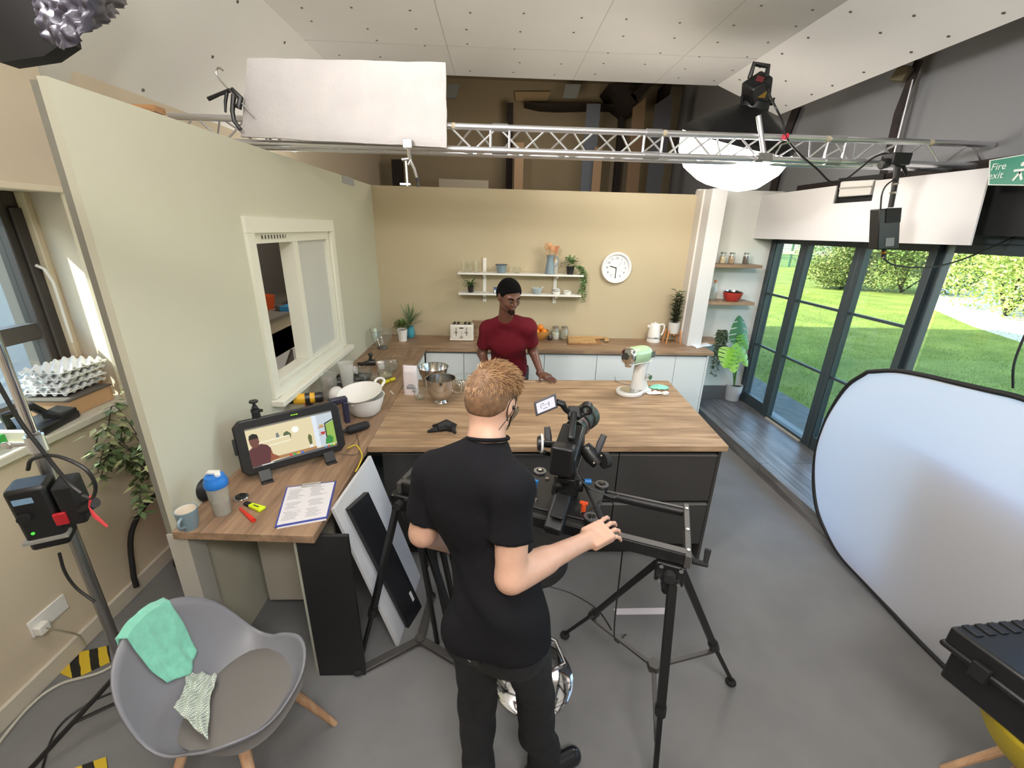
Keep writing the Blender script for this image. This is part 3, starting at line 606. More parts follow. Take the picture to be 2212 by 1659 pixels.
# clock
cl = thing('wall_clock', 'round white wall clock showing half past nine', 'clock', (1.385, 5.14, 1.755)); r = .178
RY = Matrix.Rotation(math.pi/2, 3, 'X')
m = MB(); m.lathe([(0, 0), (r*.97, 0), (r, .01), (r, .03), (r*.96, .045), (r*.86, .045), (r*.80, .03), (r*.80, .018), (0, .018)], (1.385, 5.145, 1.755), 48, RY); obj('case', m, WHT, cl)
obj('dial', MB().cyl((1.385, 5.126, 1.755), (1.385, 5.1255, 1.755), r*.79, n=48), mat('clock_dial', (226, 228, 230), .6), cl)
CK = mat('clock_black', (30, 30, 32), .5)
for h_ in range(1, 13):
    a = math.radians(90-30*h_); c_ = Vector((1.385+.108*math.cos(a), 5.1245, 1.755+.108*math.sin(a)))
    text('numeral', str(h_), .036, CK, frame4(c_, (1, 0, 0), (0, 0, 1)), cl)
c0 = Vector((1.385, 5.122, 1.755))
m = MB(); a = math.radians(90-283); m.bar(c0, c0+Vector((math.cos(a), 0, math.sin(a)))*.078, .010, .002, up=(0, 1, 0)); obj('hour_hand', m, CK, cl)
m = MB(); a = math.radians(-91); m.bar(c0, c0+Vector((math.cos(a), 0, math.sin(a)))*.112, .008, .002, up=(0, 1, 0)); obj('minute_hand', m, CK, cl)
m = MB(); a = math.radians(45); m.bar(c0-Vector((math.cos(a), 0, math.sin(a)))*.02, c0+Vector((math.cos(a), 0, math.sin(a)))*.095, .002, .001, up=(0, 1, 0)); obj('second_hand', m, SCR, cl)
# ------------------------------------------------------------ things on the worktops
def at(x, y, z=WZ): return pz(x, y, z)
CLOTHM = mat('mint_cloth', (132, 212, 186), .9, noise_amt=.08, nscale=30, bump=.5, bscale=400, sheen=.4)
CERG = mat('blue_grey_ceramic', (122, 140, 148), .3)
def vlabel(name, label, cat, p, rz=0, group=None, rot=None): return thing(name, label, cat, p, rz, group, rot)
def wallprof(prof, t):
    """outer profile (r,z) bottom->top turned into a walled vessel profile"""
    inn = [(max(r-t, .0005), max(z, prof[0][1]+t)) for r, z in reversed(prof)]
    return [(0, prof[0][1])]+prof+inn+[(0, prof[0][1]+t)]
# mug
p = at(405, 1140); p.x = max(p.x, LX+.065)+.0; t = vlabel('mug', 'blue-grey mug with white inside at the near left corner of the worktop', 'mug', p)
m = MB(); m.lathe(wallprof([(.028, 0), (.036, .03), (.043, .095)], .004), n=36); obj('cup', m, CERG, t, world=False)
m = MB(); m.lathe([(.0385, .0945), (.0372, .09), (.031, .03), (.0, .012)], n=36); obj('inside', m, mat('cream_glaze', (226, 216, 200), .3), t, world=False)
m = MB(); m.tube(spline([(.006, -.036, .078), (.008, -.062, .07), (.008, -.064, .045), (.006, -.034, .028)]), .006, 8); obj('handle', m, CERG, t, world=False)
# pouch behind the shaker
p = at(440, 1078); m = MB()
def pf(u, v):
    a = u*2*math.pi; k = 1+.18*noise.noise(Vector((math.cos(a)*2, math.sin(a)*2, v*3))); r_ = math.sin(math.pi*min(1, v*.93+.07))**.45
    return p+Vector((.055*k*r_*math.cos(a), .05*k*r_*math.sin(a), .11*v))
m.grid(28, 14, pf, True); tag(obj('black_pouch', m, BLK2), 'black crumpled pouch against the wall behind the shaker bottle', 'pouch')
# shaker
p = at(482, 1108); t = vlabel('shaker_bottle', 'clear shaker bottle with blue lid, beside the mug', 'bottle', p)
m = MB(); m.lathe(wallprof([(.034, 0), (.036, .01), (.043, .15)], .0025), n=36); obj('body', m, glassmat('cloudy_plastic', (246, 246, 240), .15, 1.45, .2), t, world=False)
m = MB(); m.lathe([(0, .004), (.0335, .004), (.036, .07), (0, .07)], n=30); obj('drink', m, glassmat('cloudy_drink', (214, 208, 190), .1, 1.3, .25), t, world=False)
m = MB(); m.lathe([(.0455, .145), (.047, .15), (.047, .172), (.041, .182), (.038, .196), (0, .20)], n=36); lid = obj('lid', m, mat('blue_lid', (30, 112, 196), .35), t, world=False)
m = MB(); m.box((-.008, .01, .206), (.05, .024, .012)); m.cyl((.018, -.004, .198), (.02, -.006, .214), .013, .011); obj('cap', m, WHT, lid, world=False, bev=.003)
# round puck
p = at(521, 1076); t = vlabel('camera_mount_puck', 'round black mount with toothed silver rim beside the shaker bottle', 'mount', p)
m = MB(); m.lathe([(0, 0), (.031, 0), (.033, .004), (.031, .008), (0, .008)], n=40); obj('base', m, CHR, t, world=False)
for k in range(16):
    a = k*math.pi/8; m = MB(); m.cyl((.031*math.cos(a), .031*math.sin(a), .002), (.031*math.cos(a), .031*math.sin(a), .009), .0035, n=8); obj('stud', m, CHR, t, world=False)
m = MB(); m.lathe([(0, .008), (.025, .008), (.023, .014), (.004, .016), (.004, .024), (0, .024)], n=30); obj('disc', m, BLK, t, world=False)
# highlighter, marker
a, b = at(530, 1090), at(568, 1104); t = vlabel('highlighter', 'flat yellow highlighter pen with black cap on the worktop', 'pen', a); d = (b-a)
m = MB(); s_ = Vector((-d.y, d.x, 0)).normalized(); up = Vector((0, 0, .016)); e0, e1 = a+d*.3, b
m.prism([e0-s_*.012, e1-s_*.018, e1+s_*.018, e0+s_*.012], (0, 0, .001), up); obj('barrel', m, mat('neon_yellow', (214, 236, 30), .4), t, bev=.004)
m = MB(); m.prism([a-s_*.010, e0-s_*.012, e0+s_*.012, a+s_*.010], (0, 0, .001), up); obj('cap', m, BLK, t, bev=.003)
m = MB(); m.prism([e0+d*.2-s_*.004+up, e0+d*.5-s_*.004+up, e0+d*.5+s_*.003+up, e0+d*.2+s_*.003+up], (0, 0, 0), (0, 0, .0005)); obj('printed_word', m, mat('pen_print', (60, 70, 30), .5), t)
a, b = at(520, 1102), at(549, 1128); t = vlabel('marker_pen', 'red capped marker pen beside the yellow highlighter', 'pen', a)
m = MB(); z = Vector((0, 0, .009)); m.cyl(a+z, a.lerp(b, .6)+z, .006, .0085); obj('barrel', m, mat('marker_red', (196, 58, 40), .4), t)
m = MB(); m.cyl(a.lerp(b, .6)+z, b+z, .0095, .0095); obj('cap', m, mat('marker_red2', (206, 48, 34), .35), t)
# clipboard with script sheets
c4 = [at(593, 1143), at(707, 1122), at(727, 1040), at(618, 1052)]
for k in range(4): c4[k].x = min(c4[k].x, -.60)
c4 = [at(593, 1141), at(708, 1120), at(727, 1040), at(619, 1053)]
t = vlabel('clipboard', 'blue clipboard holding a printed script near the worktop edge', 'clipboard', c4[0])
m = MB(); m.prism(c4, (0, 0, .001), (0, 0, .004)); obj('board', m, mat('clipboard_blue', (50, 62, 140), .4), t, bev=.001)
cc = sum(c4, Vector())/4; P4 = [cc+(v-cc)*.93 for v in c4]
m = MB(); m.prism([v+(c4[0]-c4[3]).normalized()*.0 for v in P4], (0, 0, .0045), (0, 0, .0058)); pg = obj('paper', m, mat('paper', (226, 224, 228), .8), t)
ux = (c4[1]-c4[0]).normalized(); uy = (c4[3]-c4[0]).normalized(); Wd, Hd = (P4[1]-P4[0]).length, (P4[3]-P4[0]).length
rr = random.Random(11); m = MB()
for col in (0, 1):
    for blk, (v0, v1) in enumerate(((.08, .30), (.36, .52), (.62, .90))):
        v = v0
        while v < v1:
            u0 = .06+.48*col+(.04 if rr.random() < .3 else 0); u1 = u0+rr.uniform(.18, .38)
            q0 = P4[0]+ux*Wd*u0+uy*Hd*v+Vector((0, 0, .0059)); m.prism([q0, q0+ux*Wd*(u1-u0), q0+ux*Wd*(u1-u0)+uy*.0022, q0+uy*.0022], (0, 0, 0), (0, 0, .0002)); v += .026
obj('print', m, mat('print_grey', (140, 138, 144), .8), pg)
e0 = P4[3].lerp(P4[2], .3)+Vector((0, 0, .010)); e1 = P4[3].lerp(P4[2], .7)+Vector((0, 0, .010))
m = MB(); m.bar(e0, e1, .006, .012); m.tube([e0-uy*.01, e0-uy*.018, e1-uy*.018, e1-uy*.01], .0015, 5); obj('clip', m, STEEL, t, bev=.001)
m = MB(); q4 = [c4[0]+Vector((.01, -.006, 0)), c4[1]+Vector((0, -.012, 0)), c4[1]+Vector((-.03, .03, 0)), c4[0]+Vector((.02, .03, 0))]
m.prism(q4, (0, 0, .0), (0, 0, .0009)); tag(obj('paper_sheet', m, mat('paper', None)), 'white sheet sticking out from under the blue clipboard', 'paper')
# ---- monitor
A_, B_ = Vector((-1.26, 1.91, .945)), Vector((-.85, 2.22, .945))
ux = (B_-A_).normalized(); nb = Vector((ux.y, -ux.x, 0)); tl = math.radians(14); uz = Vector((0, 0, math.cos(tl)))-nb*math.sin(tl); nf = ux.cross(uz); 
if nf.dot(-A_) < 0: nf = -nf
Lw, Lh = (B_-A_).length, .285
FM = frame4(A_, ux, uz)     # local x along width, y up, z toward viewer(?)
if FM.to_3x3().col[2].dot(nb) < 0: pass
t = vlabel('production_monitor', 'black production monitor showing the kitchen scene, on the left worktop', 'monitor', (A_.lerp(B_, .5).x, A_.lerp(B_, .5).y, WZ))
def L3(x, y, z=0): return A_+ux*x+uz*y+nf*z
c_ = .03; pol = [(c_, 0), (Lw-c_, 0), (Lw, c_), (Lw, Lh-c_), (Lw-c_, Lh), (c_, Lh), (0, Lh-c_), (0, c_)]
m = MB(); m.prism([L3(x, y) for x, y in pol], -nf*.045, nf*.0); obj('housing', m, BLK, t, bev=.006)
sx0, sx1, sy0, sy1 = .048, Lw-.045, .036, Lh-.045
def sv(u, v, h=.001): return L3(sx0+(sx1-sx0)*u, sy0+(sy1-sy0)*v, h)
def scr(name, poly, col, h=.0015, par=None, st=.9):
    mb = MB(); mb.prism([sv(u, v, h) for u, v in poly], (0, 0, 0), nf*.0003)
    return obj(name, mb, mat('screen_%02x%02x%02x' % col, (10, 10, 10), .4, emit=col, estr=st), par)
scn = scr('screen', [(0, 0), (1, 0), (1, 1), (0, 1)], (226, 212, 172), .0008, t); scn['label'] = 'lit screen with the man, shelves, clock and plants'
scr('picture_column', [(.745, .1), (.80, .1), (.80, .97), (.745, .97)], (222, 230, 240), .0012, scn)
scr('picture_wall', [(.80, .1), (1, .1), (1, .97), (.80, .97)], (196, 206, 214), .0012, scn)
scr('picture_window', [(.895, .12), (1, .1), (1, .74), (.90, .66)], (150, 184, 84), .0016, scn)
scr('picture_window_frame', [(.88, .12), (.895, .12), (.90, .67), (1, .75), (1, .78), (.885, .70)], (40, 50, 48), .0019, scn)
for v in (.60, .40): scr('picture_corner_shelf', [(.80, v), (.90, v), (.90, v+.018), (.80, v+.018)], (160, 110, 70), .0022, scn)
scr('picture_red_bowl', [(.83, .42), (.87, .42), (.885, .48), (.82, .48)], (190, 50, 50), .0022, scn)
scr('picture_jars', [(.82, .62), (.87, .62), (.87, .68), (.82, .68)], (206, 160, 90), .0022, scn)
scr('picture_monstera', [(.86, .12), (.95, .12), (.97, .26), (.92, .36), (.87, .26)], (60, 140, 60), .0022, scn)
scr('picture_tree', [(.67, .22), (.70, .22), (.71, .44), (.68, .52), (.66, .42)], (96, 104, 60), .0016, scn)
scr('picture_plant_pot', [(.665, .14), (.705, .14), (.705, .23), (.665, .23)], (232, 232, 226), .0016, scn)
for v in (.47, .60): scr('picture_shelf', [(.08, v-.02), (.46, v+.0), (.46, v+.022), (.08, v+.002)], (244, 240, 220), .0012, scn)
scr('picture_jug', [(.31, .62), (.35, .62), (.34, .74), (.315, .74)], (120, 124, 124), .0016, scn)
scr('picture_ivy', [(.39, .62), (.46, .62), (.47, .50), (.48, .64), (.44, .73), (.40, .70)], (88, 104, 70), .0016, scn)
cx_, cy_ = .535, .72
scr('picture_clock', [(cx_+.042*math.cos(a), cy_+.085*math.sin(a)) for a in [k*math.pi/8 for k in range(16)]], (250, 248, 240), .0016, scn)
scr('picture_counter', [(.0, .08), (.745, .06), (.745, .14), (.30, .15), (.0, .14)], (172, 128, 84), .0014, scn)
scr('picture_man_shirt', [(.0, .02), (.19, .02), (.21, .16), (.23, .40), (.20, .50), (.14, .56), (.05, .53), (.0, .46)], (92, 50, 52), .0018, scn)
scr('picture_man_arm', [(.19, .05), (.30, .10), (.30, .14), (.24, .24), (.23, .38), (.19, .34)], (150, 84, 60), .0016, scn)
scr('picture_man_head', [(.045, .50), (.10, .50), (.125, .62), (.12, .76), (.06, .80), (.02, .74), (.025, .60)], (112, 70, 60), .0022, scn)
scr('picture_man_hair', [(.02, .72), (.125, .72), (.115, .82), (.07, .86), (.03, .82)], (30, 24, 24), .0026, scn)
scr('picture_bar', [(0, .0), (1, .0), (1, .075), (.4, .06), (0, .02)], (96, 96, 98), .0028, scn)
scr('picture_top_bar', [(0, .965), (1, .965), (1, 1), (0, 1)], (120, 118, 110), .0028, scn)
for k, cl_ in enumerate(((214, 60, 60), (60, 170, 70), (216, 180, 60), (70, 110, 214))):
    u = .43+.045*k; scr('menu_dot', [(u+.016*math.cos(a), .085+.032*math.sin(a)) for a in [j*math.pi/5 for j in range(10)]], cl_, .0032, scn)
for k, cl_ in enumerate(((70, 160, 214), (214, 80, 60), (80, 200, 70), (220, 210, 60))):
    u = .855+.035*k; scr('menu_icon', [(u-.012, .035), (u+.012, .035), (u+.012, .085), (u-.012, .085)], cl_, .0032, scn)
scr('caption', [(.10, .012), (.23, .012), (.23, .035), (.10, .035)], (220, 220, 220), .0034, scn)
m = MB()
for k in range(3): m.prism([L3(Lw*.52+.012*k, Lh-.026), L3(Lw*.52+.012*k+.009, Lh-.026), L3(Lw*.52+.012*k+.009, Lh-.022), L3(Lw*.52+.012*k, Lh-.022)], (0, 0, 0), nf*.0012)
obj('tally_light', m, mat('tally_green', (30, 80, 10), .5, emit=(150, 230, 40), estr=1.5), t)
for u in (.18, .80):
    m = MB(); f0_ = L3(Lw*u, .015, .005); g = Vector((f0_.x, f0_.y, WZ+.004)); m.bar(f0_, g+nb*.03, .055, .012, up=tuple(nb)); m.box(g+nb*.035, (.055, .05, .008), Matrix((ux, nb, Vector((0, 0, 1)))).transposed()); obj('foot', m, BLK, t, bev=.002)
for u_ in (.1, .4): m = MB(); m.bar(L3(u_, .05, -.045), Vector((L3(u_, .0, -.16).x, L3(u_, 0, -.16).y, WZ+.005)), .03, .008, up=tuple(nb)); obj('rear_stand', m, BLK, t)
m = MB(); m.prism([L3(-.012, .12), L3(0, .12), L3(0, .2), L3(-.012, .2)], -nf*.03, nf*.0); obj('side_latch', m, BLK, t, bev=.002)
b0 = L3(.115, Lh, -.02)
t = vlabel('ball_head_mount', 'small black ball head screwed on top of the monitor', 'mount', b0)
m = MB(); m.lathe([(0, 0), (.020, 0), (.019, .03), (.022, .034), (.02, .048), (0, .05)], n=24); obj('base', m, BLK, t, world=False)
m = MB(); m.ell((0, 0, .055), (.014, .014, .016)); m.cyl((0, 0, .06), (0, 0, .085), .007); obj('ball', m, BLK2, t, world=False)
m = MB(); m.cyl((0, 0, .083), (0, 0, .094), .021, .021, 24); obj('plate', m, BLK, t, world=False, bev=.003)
m = MB(); m.cyl((.018, 0, .04), (.035, 0, .04), .008); obj('knob', m, BLK, t, world=False)
# ---- drill lying against the wall behind the monitor
dp = Vector((-1.21, 2.72, WZ)); t = vlabel('cordless_drill', 'yellow and black cordless drill behind the monitor', 'drill', dp, math.radians(200))
YL = mat('tool_yellow', (222, 170, 40), .45)
m = MB(); m.lathe([(0, 0), (.032, 0), (.036, .02), (.036, .10), (.030, .13), (0, .13)], (0, 0, .15), 24, Matrix.Rotation(math.pi/2, 3, 'Y')); obj('motor_housing', m, YL, t, world=False)
m = MB(); m.lathe([(0, 0), (.034, 0), (.037, -.03), (.030, -.05), (0, -.05)], (0, 0, .15), 24, Matrix.Rotation(math.pi/2, 3, 'Y')); m.lathe([(.0372, .03), (.0375, .045), (.0372, .06)], (0, 0, .15), 24, Matrix.Rotation(math.pi/2, 3, 'Y')); obj('rear_cap', m, BLK, t, world=False)
m = MB(); m.lathe([(.028, .13), (.026, .16), (.018, .185), (.010, .19), (0, .19)], (0, 0, .15), 24, Matrix.Rotation(math.pi/2, 3, 'Y')); obj('chuck', m, BLK, t, world=False)
m = MB(); m.tube([(.05, 0, .13), (.03, 0, .08), (.02, 0, .045)], [.02, .018, .02], 12); obj('handle', m, BLK2, t, world=False)
m = MB(); m.box((.02, 0, .024), (.12, .07, .046)); obj('battery', m, BLK, t, world=False, bev=.006)
m = MB(); m.box((.06, 0, .1), (.014, .012, .03)); obj('trigger', m, mat('trigger_red', (150, 30, 26), .5), t, world=False)
# navy light / mic behind monitor right
t = vlabel('shotgun_microphone', 'black foam microphone lying behind the right side of the monitor', 'microphone', at(775, 932))
a, b = at(748, 940)+Vector((0, 0, .03)), at(798, 925)+Vector((0, 0, .03)); m = MB(); m.tube([a, a.lerp(b, .1), a.lerp(b, .85), a.lerp(b, .97), b], [.015, .027, .027, .02, .006], 16); obj('foam_windshield', m, BLK2, t)
m = MB(); m.cyl(a.lerp(b, -.4), a, .011, .013); obj('barrel', m, BLK, t)
t = vlabel('handheld_battery_grip', 'dark navy angular device with handle standing behind the monitor', 'device', at(745, 915))
NV = mat('navy_plastic', (42, 42, 62), .4)
g = at(750, 912); m = MB(); m.box(g+Vector((0, 0, .075)), (.035, .045, .15), (0, 0, .6)); obj('grip', m, NV, t, bev=.006)
m = MB(); m.box(g+Vector((-.035, -.02, .165)), (.11, .05, .035), (0, .0, .6)); obj('head', m, NV, t, bev=.006)
# yellow and dark cable off the monitor
cable('yellow_cable', [at(752, 978)+Vector((0, 0, .03)), at(770, 966)+Vector((0, 0, .012)), at(782, 985)+Vector((0, 0, .006)), at(775, 1008)+Vector((.0, 0, .005)), at(768, 1020)+Vector((.0, 0, .004))], .004, mat('cable_yellow', (206, 180, 50), .45), 'yellow cable curling off the right side of the monitor')
cable('thin_dark_cable', [at(768, 935)+Vector((0, 0, .01)), at(775, 958)+Vector((0, 0, .004)), at(772, 985)+Vector((0, 0, .012)), at(735, 988)+Vector((0, 0, .02))], .0018, BLK, 'thin dark cable running from the microphone to the monitor')
# ---- white bowls (mixing bowl with a sieve-like handle leaning in)
p = at(790, 893); p.z = WZ
t = vlabel('white_mixing_bowl', 'tall white plastic mixing bowl at the corner where the worktops meet', 'bowl', p)
m = MB(); m.lathe(wallprof([(.075, 0), (.10, .02), (.125, .09), (.135, .135), (.14, .138)], .004), n=48); obj('body', m, WHT, t, world=False)
m = MB(); m.lathe([(.074, 0), (.078, -.0), (.078, .006), (.074, .006)], n=40); obj('rubber_foot', m, RUB, t, world=False)
t = vlabel('white_colander_bowl', 'white bowl with a raised pierced handle, nested on the tall white bowl', 'bowl', p+Vector((-.015, -.01, .10)), 0, None, rot=(math.radians(9), math.radians(-4), 0))
m = MB(); m.lathe(wallprof([(.05, 0), (.10, .025), (.145, .07), (.150, .073)], .003), n=48); obj('body', m, WHT, t, world=False)
m = MB(); m.tube(spline([(.07, .125, .072), (.09, .155, .085), (.125, .15, .088), (.145, .115, .082), (.135, .06, .072)]), .009, 10); obj('handle', m, WHT, t, world=False)
m = MB(); m.cyl((-.01, -.149, .055), (-.01, -.152, .055), .008); obj('badge', m, mat('pale_badge', (200, 200, 196), .4), t, world=False)
# ---- plastic jugs by the window
CLP = glassmat('clear_plastic_haze', (248, 248, 246), .08, 1.45, .1)
p = Vector((-1.255, 3.08, WZ)); t = vlabel('plastic_measuring_jug', 'tall clear plastic jug with crumpled wrap under the window', 'jug', p)
m = MB(); m.lathe(wallprof([(.045, 0), (.055, .02), (.06, .19), (.066, .195)], .0025), n=36); obj('body', m, CLP, t, world=False)
m = MB()
def wf(u, v):
    a = u*2*math.pi; k = .7+.5*noise.noise(Vector((math.cos(a)*3, math.sin(a)*3, v*5))); return Vector((.05*k*math.sin(math.pi*v)*math.cos(a), .05*k*math.sin(math.pi*v)*math.sin(a), .08+.11*v))
m.grid(24, 14, wf, True); obj('wrap_inside', m, glassmat('pinkish_wrap', (236, 222, 214), .2, 1.4, .2), t, world=False)
p2 = Vector((-1.16, 3.21, WZ)); t = vlabel('measuring_beaker', 'tall translucent white beaker behind the crumpled jug', 'beaker', p2)
m = MB(); m.lathe(wallprof([(.038, 0), (.058, .24), (.061, .243)], .002), n=36); obj('body', m, glassmat('milky_plastic', (250, 250, 246), .2, 1.4, .3), t, world=False)
p3 = Vector((-1.17, 2.98, WZ)); m = MB()
def ghood(u, v):
    a = u*2*math.pi; r_ = (1-abs(2*v-1)**2.5)**.5; return p3+Vector((.05*r_*math.cos(a), .07*r_*math.sin(a), .13*v))
m.grid(24, 16, ghood, True); tag(obj('plastic_hood', m, mat('milk_white', (226, 224, 222), .3)), 'rounded white plastic hood between the drill and the beaker', 'lid')
# ---- baking tray
t = vlabel('muffin_tray', 'dark non-stick baking tray on the worktop under the window', 'tray', at(757, 824))
c = at(757, 826); m = MB(); m.box(c+Vector((0, .02, .012)), (.27, .30, .006)); 
for dx, dy, sx, sy in ((-.135, .02, .006, .30), (.135, .02, .006, .30), (0, -.13, .27, .006), (0, .17, .27, .006)): m.box(c+Vector((dx, dy, .02)), (sx, sy, .02))
obj('tray_body', m, mat('nonstick_grey', (66, 66, 68), .4), t, bev=.002)
m = MB()
for i in range(2):
    for j in range(3):
        q_ = c+Vector((-.07+.14*i, -.07+.09*j, .016)); m.lathe([(.0, .0), (.022, .0), (.032, .010), (.034, .011)], q_, 20)
obj('cup_mould', m, mat('nonstick_light', (104, 102, 100), .35), t)
p = Vector((c.x-.0, c.y+.10, WZ+.03)); t = vlabel('white_ramekin', 'small white cup lying on its side on the baking tray', 'cup', p, 0)
m = MB(); R_ = Matrix.Rotation(math.radians(80), 3, 'Y'); m.lathe(wallprof([(.028, 0), (.034, .01), (.036, .06)], .003), (-.03, 0, .036), 30, R_); obj('cup', m, WHT, t, world=False)
p = Vector((c.x-.085, c.y+.11, WZ+.022)); m = MB(); m.lathe([(0, 0), (.02, 0), (.028, .014), (.024, .014), (.018, .004), (0, .004)], p, 24); tag(obj('small_metal_dish', m, STEEL), 'small metal dish on the baking tray beside the white cup', 'dish')
# ---- glass bowls (stemless)
GLH = glassmat('glass_hazy', (250, 252, 251), .03, 1.5, .03)
def gbowl(px_, py_, R_, H_, label, name='glass_bowl', foot=.35):
    p = at(px_, py_); t = vlabel(name, label, 'bowl' if 'bowl' in name else 'glass', p); m = MB()
    pr = [(R_*foot, 0)]+[(R_*(foot+(1-foot)*math.sin(k/8*math.pi/2)), H_*(1-math.cos(k/8*math.pi/2))+.003) for k in range(1, 9)]
    pr[-1] = (R_, H_); m.lathe(wallprof(pr, .003), n=36); b = obj('bowl', m, GLH, t, world=False)
    m = MB(); m.tube([(R_*math.cos(a), R_*math.sin(a), H_) for a in [k*math.pi/16 for k in range(32)]], .0022, 6, closed=True); obj('rim', m, GLH, b, world=False)
    return p
p = at(790, 818)
for (x, y, r_, h_, lb) in ((789, 824, .058, .12, 'tall round glass nearest the baking tray'), (833, 818, .068, .085, 'glass bowl with pale liquid near the yellow tube'), (808, 822, .05, .05, 'low glass dish between the tall glass and the glass bowl')):
    gbowl(x, y, r_, h_, lb, 'glass_bowl')
q_ = at(833, 818); m = MB(); m.lathe([(0, .004), (.045, .010), (.058, .03), (0, .03)], q_, 30); tag(obj('egg_liquid', m, glassmat('pale_yolk', (240, 234, 190), .1, 1.3, .25)), 'pale yellow liquid in the glass bowl near the yellow tube', 'liquid')
p = at(846, 800); t = vlabel('glass_teapot', 'glass measuring vessel with thin handle behind the glass bowls', 'vessel', p)
m = MB(); m.lathe(wallprof([(.04, 0), (.06, .02), (.062, .09), (.05, .11)], .002), n=30); obj('body', m, GLH, t, world=False)
m = MB(); m.tube(spline([(.0, 0, .115), (.03, .0, .14), (.11, .02, .125), (.15, .02, .10)]), .003, 6); obj('handle', m, GLH, t, world=False)
p = at(835, 800); t = vlabel('white_tub', 'small white tub behind the glass bowl with pale liquid', 'tub', p+Vector((-.06, .06, 0)))
m = MB(); m.lathe(wallprof([(.03, 0), (.04, .06)], .002), n=24); obj('body', m, WHT, t, world=False)
# yellow tube, strip
a, b = at(826, 832), at(852, 822); t = vlabel('yellow_tube', 'yellow wrapped tube beside the white bowls', 'tube', a)
m = MB(); m.cyl(a+Vector((0, 0, .016)), b+Vector((0, 0, .016)), .016, .015, 16); obj('body', m, mat('yellow_wrap', (216, 206, 40), .5), t)
m = MB(); q_ = a.lerp(b, .55)+Vector((0, 0, .016)); m.cyl(q_, q_+(b-a).normalized()*.004, .0168, .0168, 16); obj('band', m, BLK, t)
a, b = at(843, 845), at(850, 852); m = MB(); m.bar(a+Vector((0, 0, .003)), b+Vector((0, 0, .003)), .008, .004); tag(obj('paper_scrap', m, WHT), 'tiny white scrap on the worktop near the seam', 'scrap')
# ---- black clamp / whisk arm by the wall
t = vlabel('mixer_attachment', 'dark grey mixer attachment with round knob beside the wall', 'attachment', at(800, 789))
c = at(800, 789); G4 = mat('gunmetal', (62, 60, 60), .35, .6)
m = MB(); m.tube([c+Vector((-.11, -.01, .02)), c+Vector((-.06, -.03, .018)), c+Vector((0, -.01, .03)), c+Vector((.05, .0, .03))], [.012, .02, .028, .03], 12); obj('foot', m, G4, t)
m = MB(); m.cyl(c+Vector((0, 0, .03)), c+Vector((.01, 0, .09)), .02, .013); obj('stem', m, G4, t)
m = MB(); m.ell(c+Vector((.01, 0, .105)), (.024, .024, .018)); obj('knob', m, G4, t)
# ---- big glass jug bowl in the corner
c = at(826, 752); t = vlabel('glass_mixer_bowl', 'large clear glass bowl with handle in the back left corner', 'bowl', c)
m = MB(); m.lathe(wallprof([(.05, 0), (.055, .02), (.085, .06), (.105, .12), (.115, .20), (.118, .203)], .004), n=48); b = obj('bowl', m, GLH, t, world=False)
m = MB(); m.tube([(.117*math.cos(a), .117*math.sin(a), .202) for a in [k*math.pi/20 for k in range(40)]], .0035, 6, closed=True); obj('rim', m, GLH, b, world=False)
m = MB(); m.tube(spline([(.11, -.02, .185), (.16, -.03, .18), (.165, -.03, .12), (.13, -.02, .085), (.095, -.015, .08)]), .007, 8); obj('handle', m, GLH, t, world=False)
m = MB(); m.cyl((0, 0, 0), (0, 0, .02), .052, .048, 30); obj('base_ring', m, mat('dark_base', (84, 82, 84), .4), t, world=False)
# ---- potted plants in the back left corner
def pot(t, prof, m_, soil_r, soil_z):
    m = MB(); m.lathe(wallprof(prof, .004), n=40); obj('pot', m, m_, t, world=False)
    m = MB(); m.cyl((0, 0, soil_z-.01), (0, 0, soil_z), soil_r, soil_r, 24); obj('soil', m, SOIL, t, world=False)
LG = mat('leaf_green', (98, 124, 72), .5, noise_amt=.25, nscale=30); LG2 = mat('leaf_olive', (112, 124, 66), .5, noise_amt=.25, nscale=30); LG3 = mat('leaf_dark', (66, 92, 56), .45, noise_amt=.2, nscale=30)
def blade(mb, p, d, L_, w, droop=.5, n=6):
    d = Vector(d).normalized(); s_ = d.cross(Vector((0, 0, 1)));
    s_ = s_.normalized() if s_.length > .05 else Vector((1, 0, 0))
    vs = []; q_ = Vector(p)
    for k in range(n+1):
        u = k/n; ww = w*(math.sin(math.pi*(.12+.88*u))**.7 if u < 1 else 0)+.0003; vs += [q_-s_*ww, q_+s_*ww]; q_ = q_+d*(L_/n); d = (d+Vector((0, 0, -droop/n))).normalized()
    mb.add(vs, [(2*k, 2*k+1, 2*k+3, 2*k+2) for k in range(n)])
def leaf(mb, p, d, L_, w, droop=.3, curl=.2):
    d = Vector(d).normalized(); s_ = d.cross(Vector((0, 0, 1)));
    s_ = s_.normalized() if s_.length > .05 else Vector((1, 0, 0)); up = s_.cross(d)
    P = [Vector(p)]; e = Vector(p)+d*L_-Vector((0, 0, droop*L_)); mid = (P[0]+e)/2+up*curl*w
    a1 = Vector(p).lerp(mid, .8); 
    mb.add([P[0], a1+s_*w, e, a1-s_*w, a1-up*w*.2], [(0, 4, 1), (1, 4, 2), (2, 4, 3), (3, 4, 0)])
p = at(872, 734); p.y = 4.86; t = vlabel('potted_bush_plant', 'small bushy plant in a white pot in the back left corner', 'plant', p); pot(t, [(.045, 0), (.058, .13), (.06, .135)], WHT, .054, .12)
rr = random.Random(4); m = MB()
for _ in range(190):
    a = rr.uniform(0, 6.28); e = rr.uniform(.1, 1.4); d = Vector((math.cos(a)*math.cos(e), math.sin(a)*math.cos(e), math.sin(e))); m.cur = rr.randrange(2); leaf(m, d*rr.uniform(.02, .085)+Vector((0, 0, .15)), d+Vector((0, 0, .2)), .045, .015)
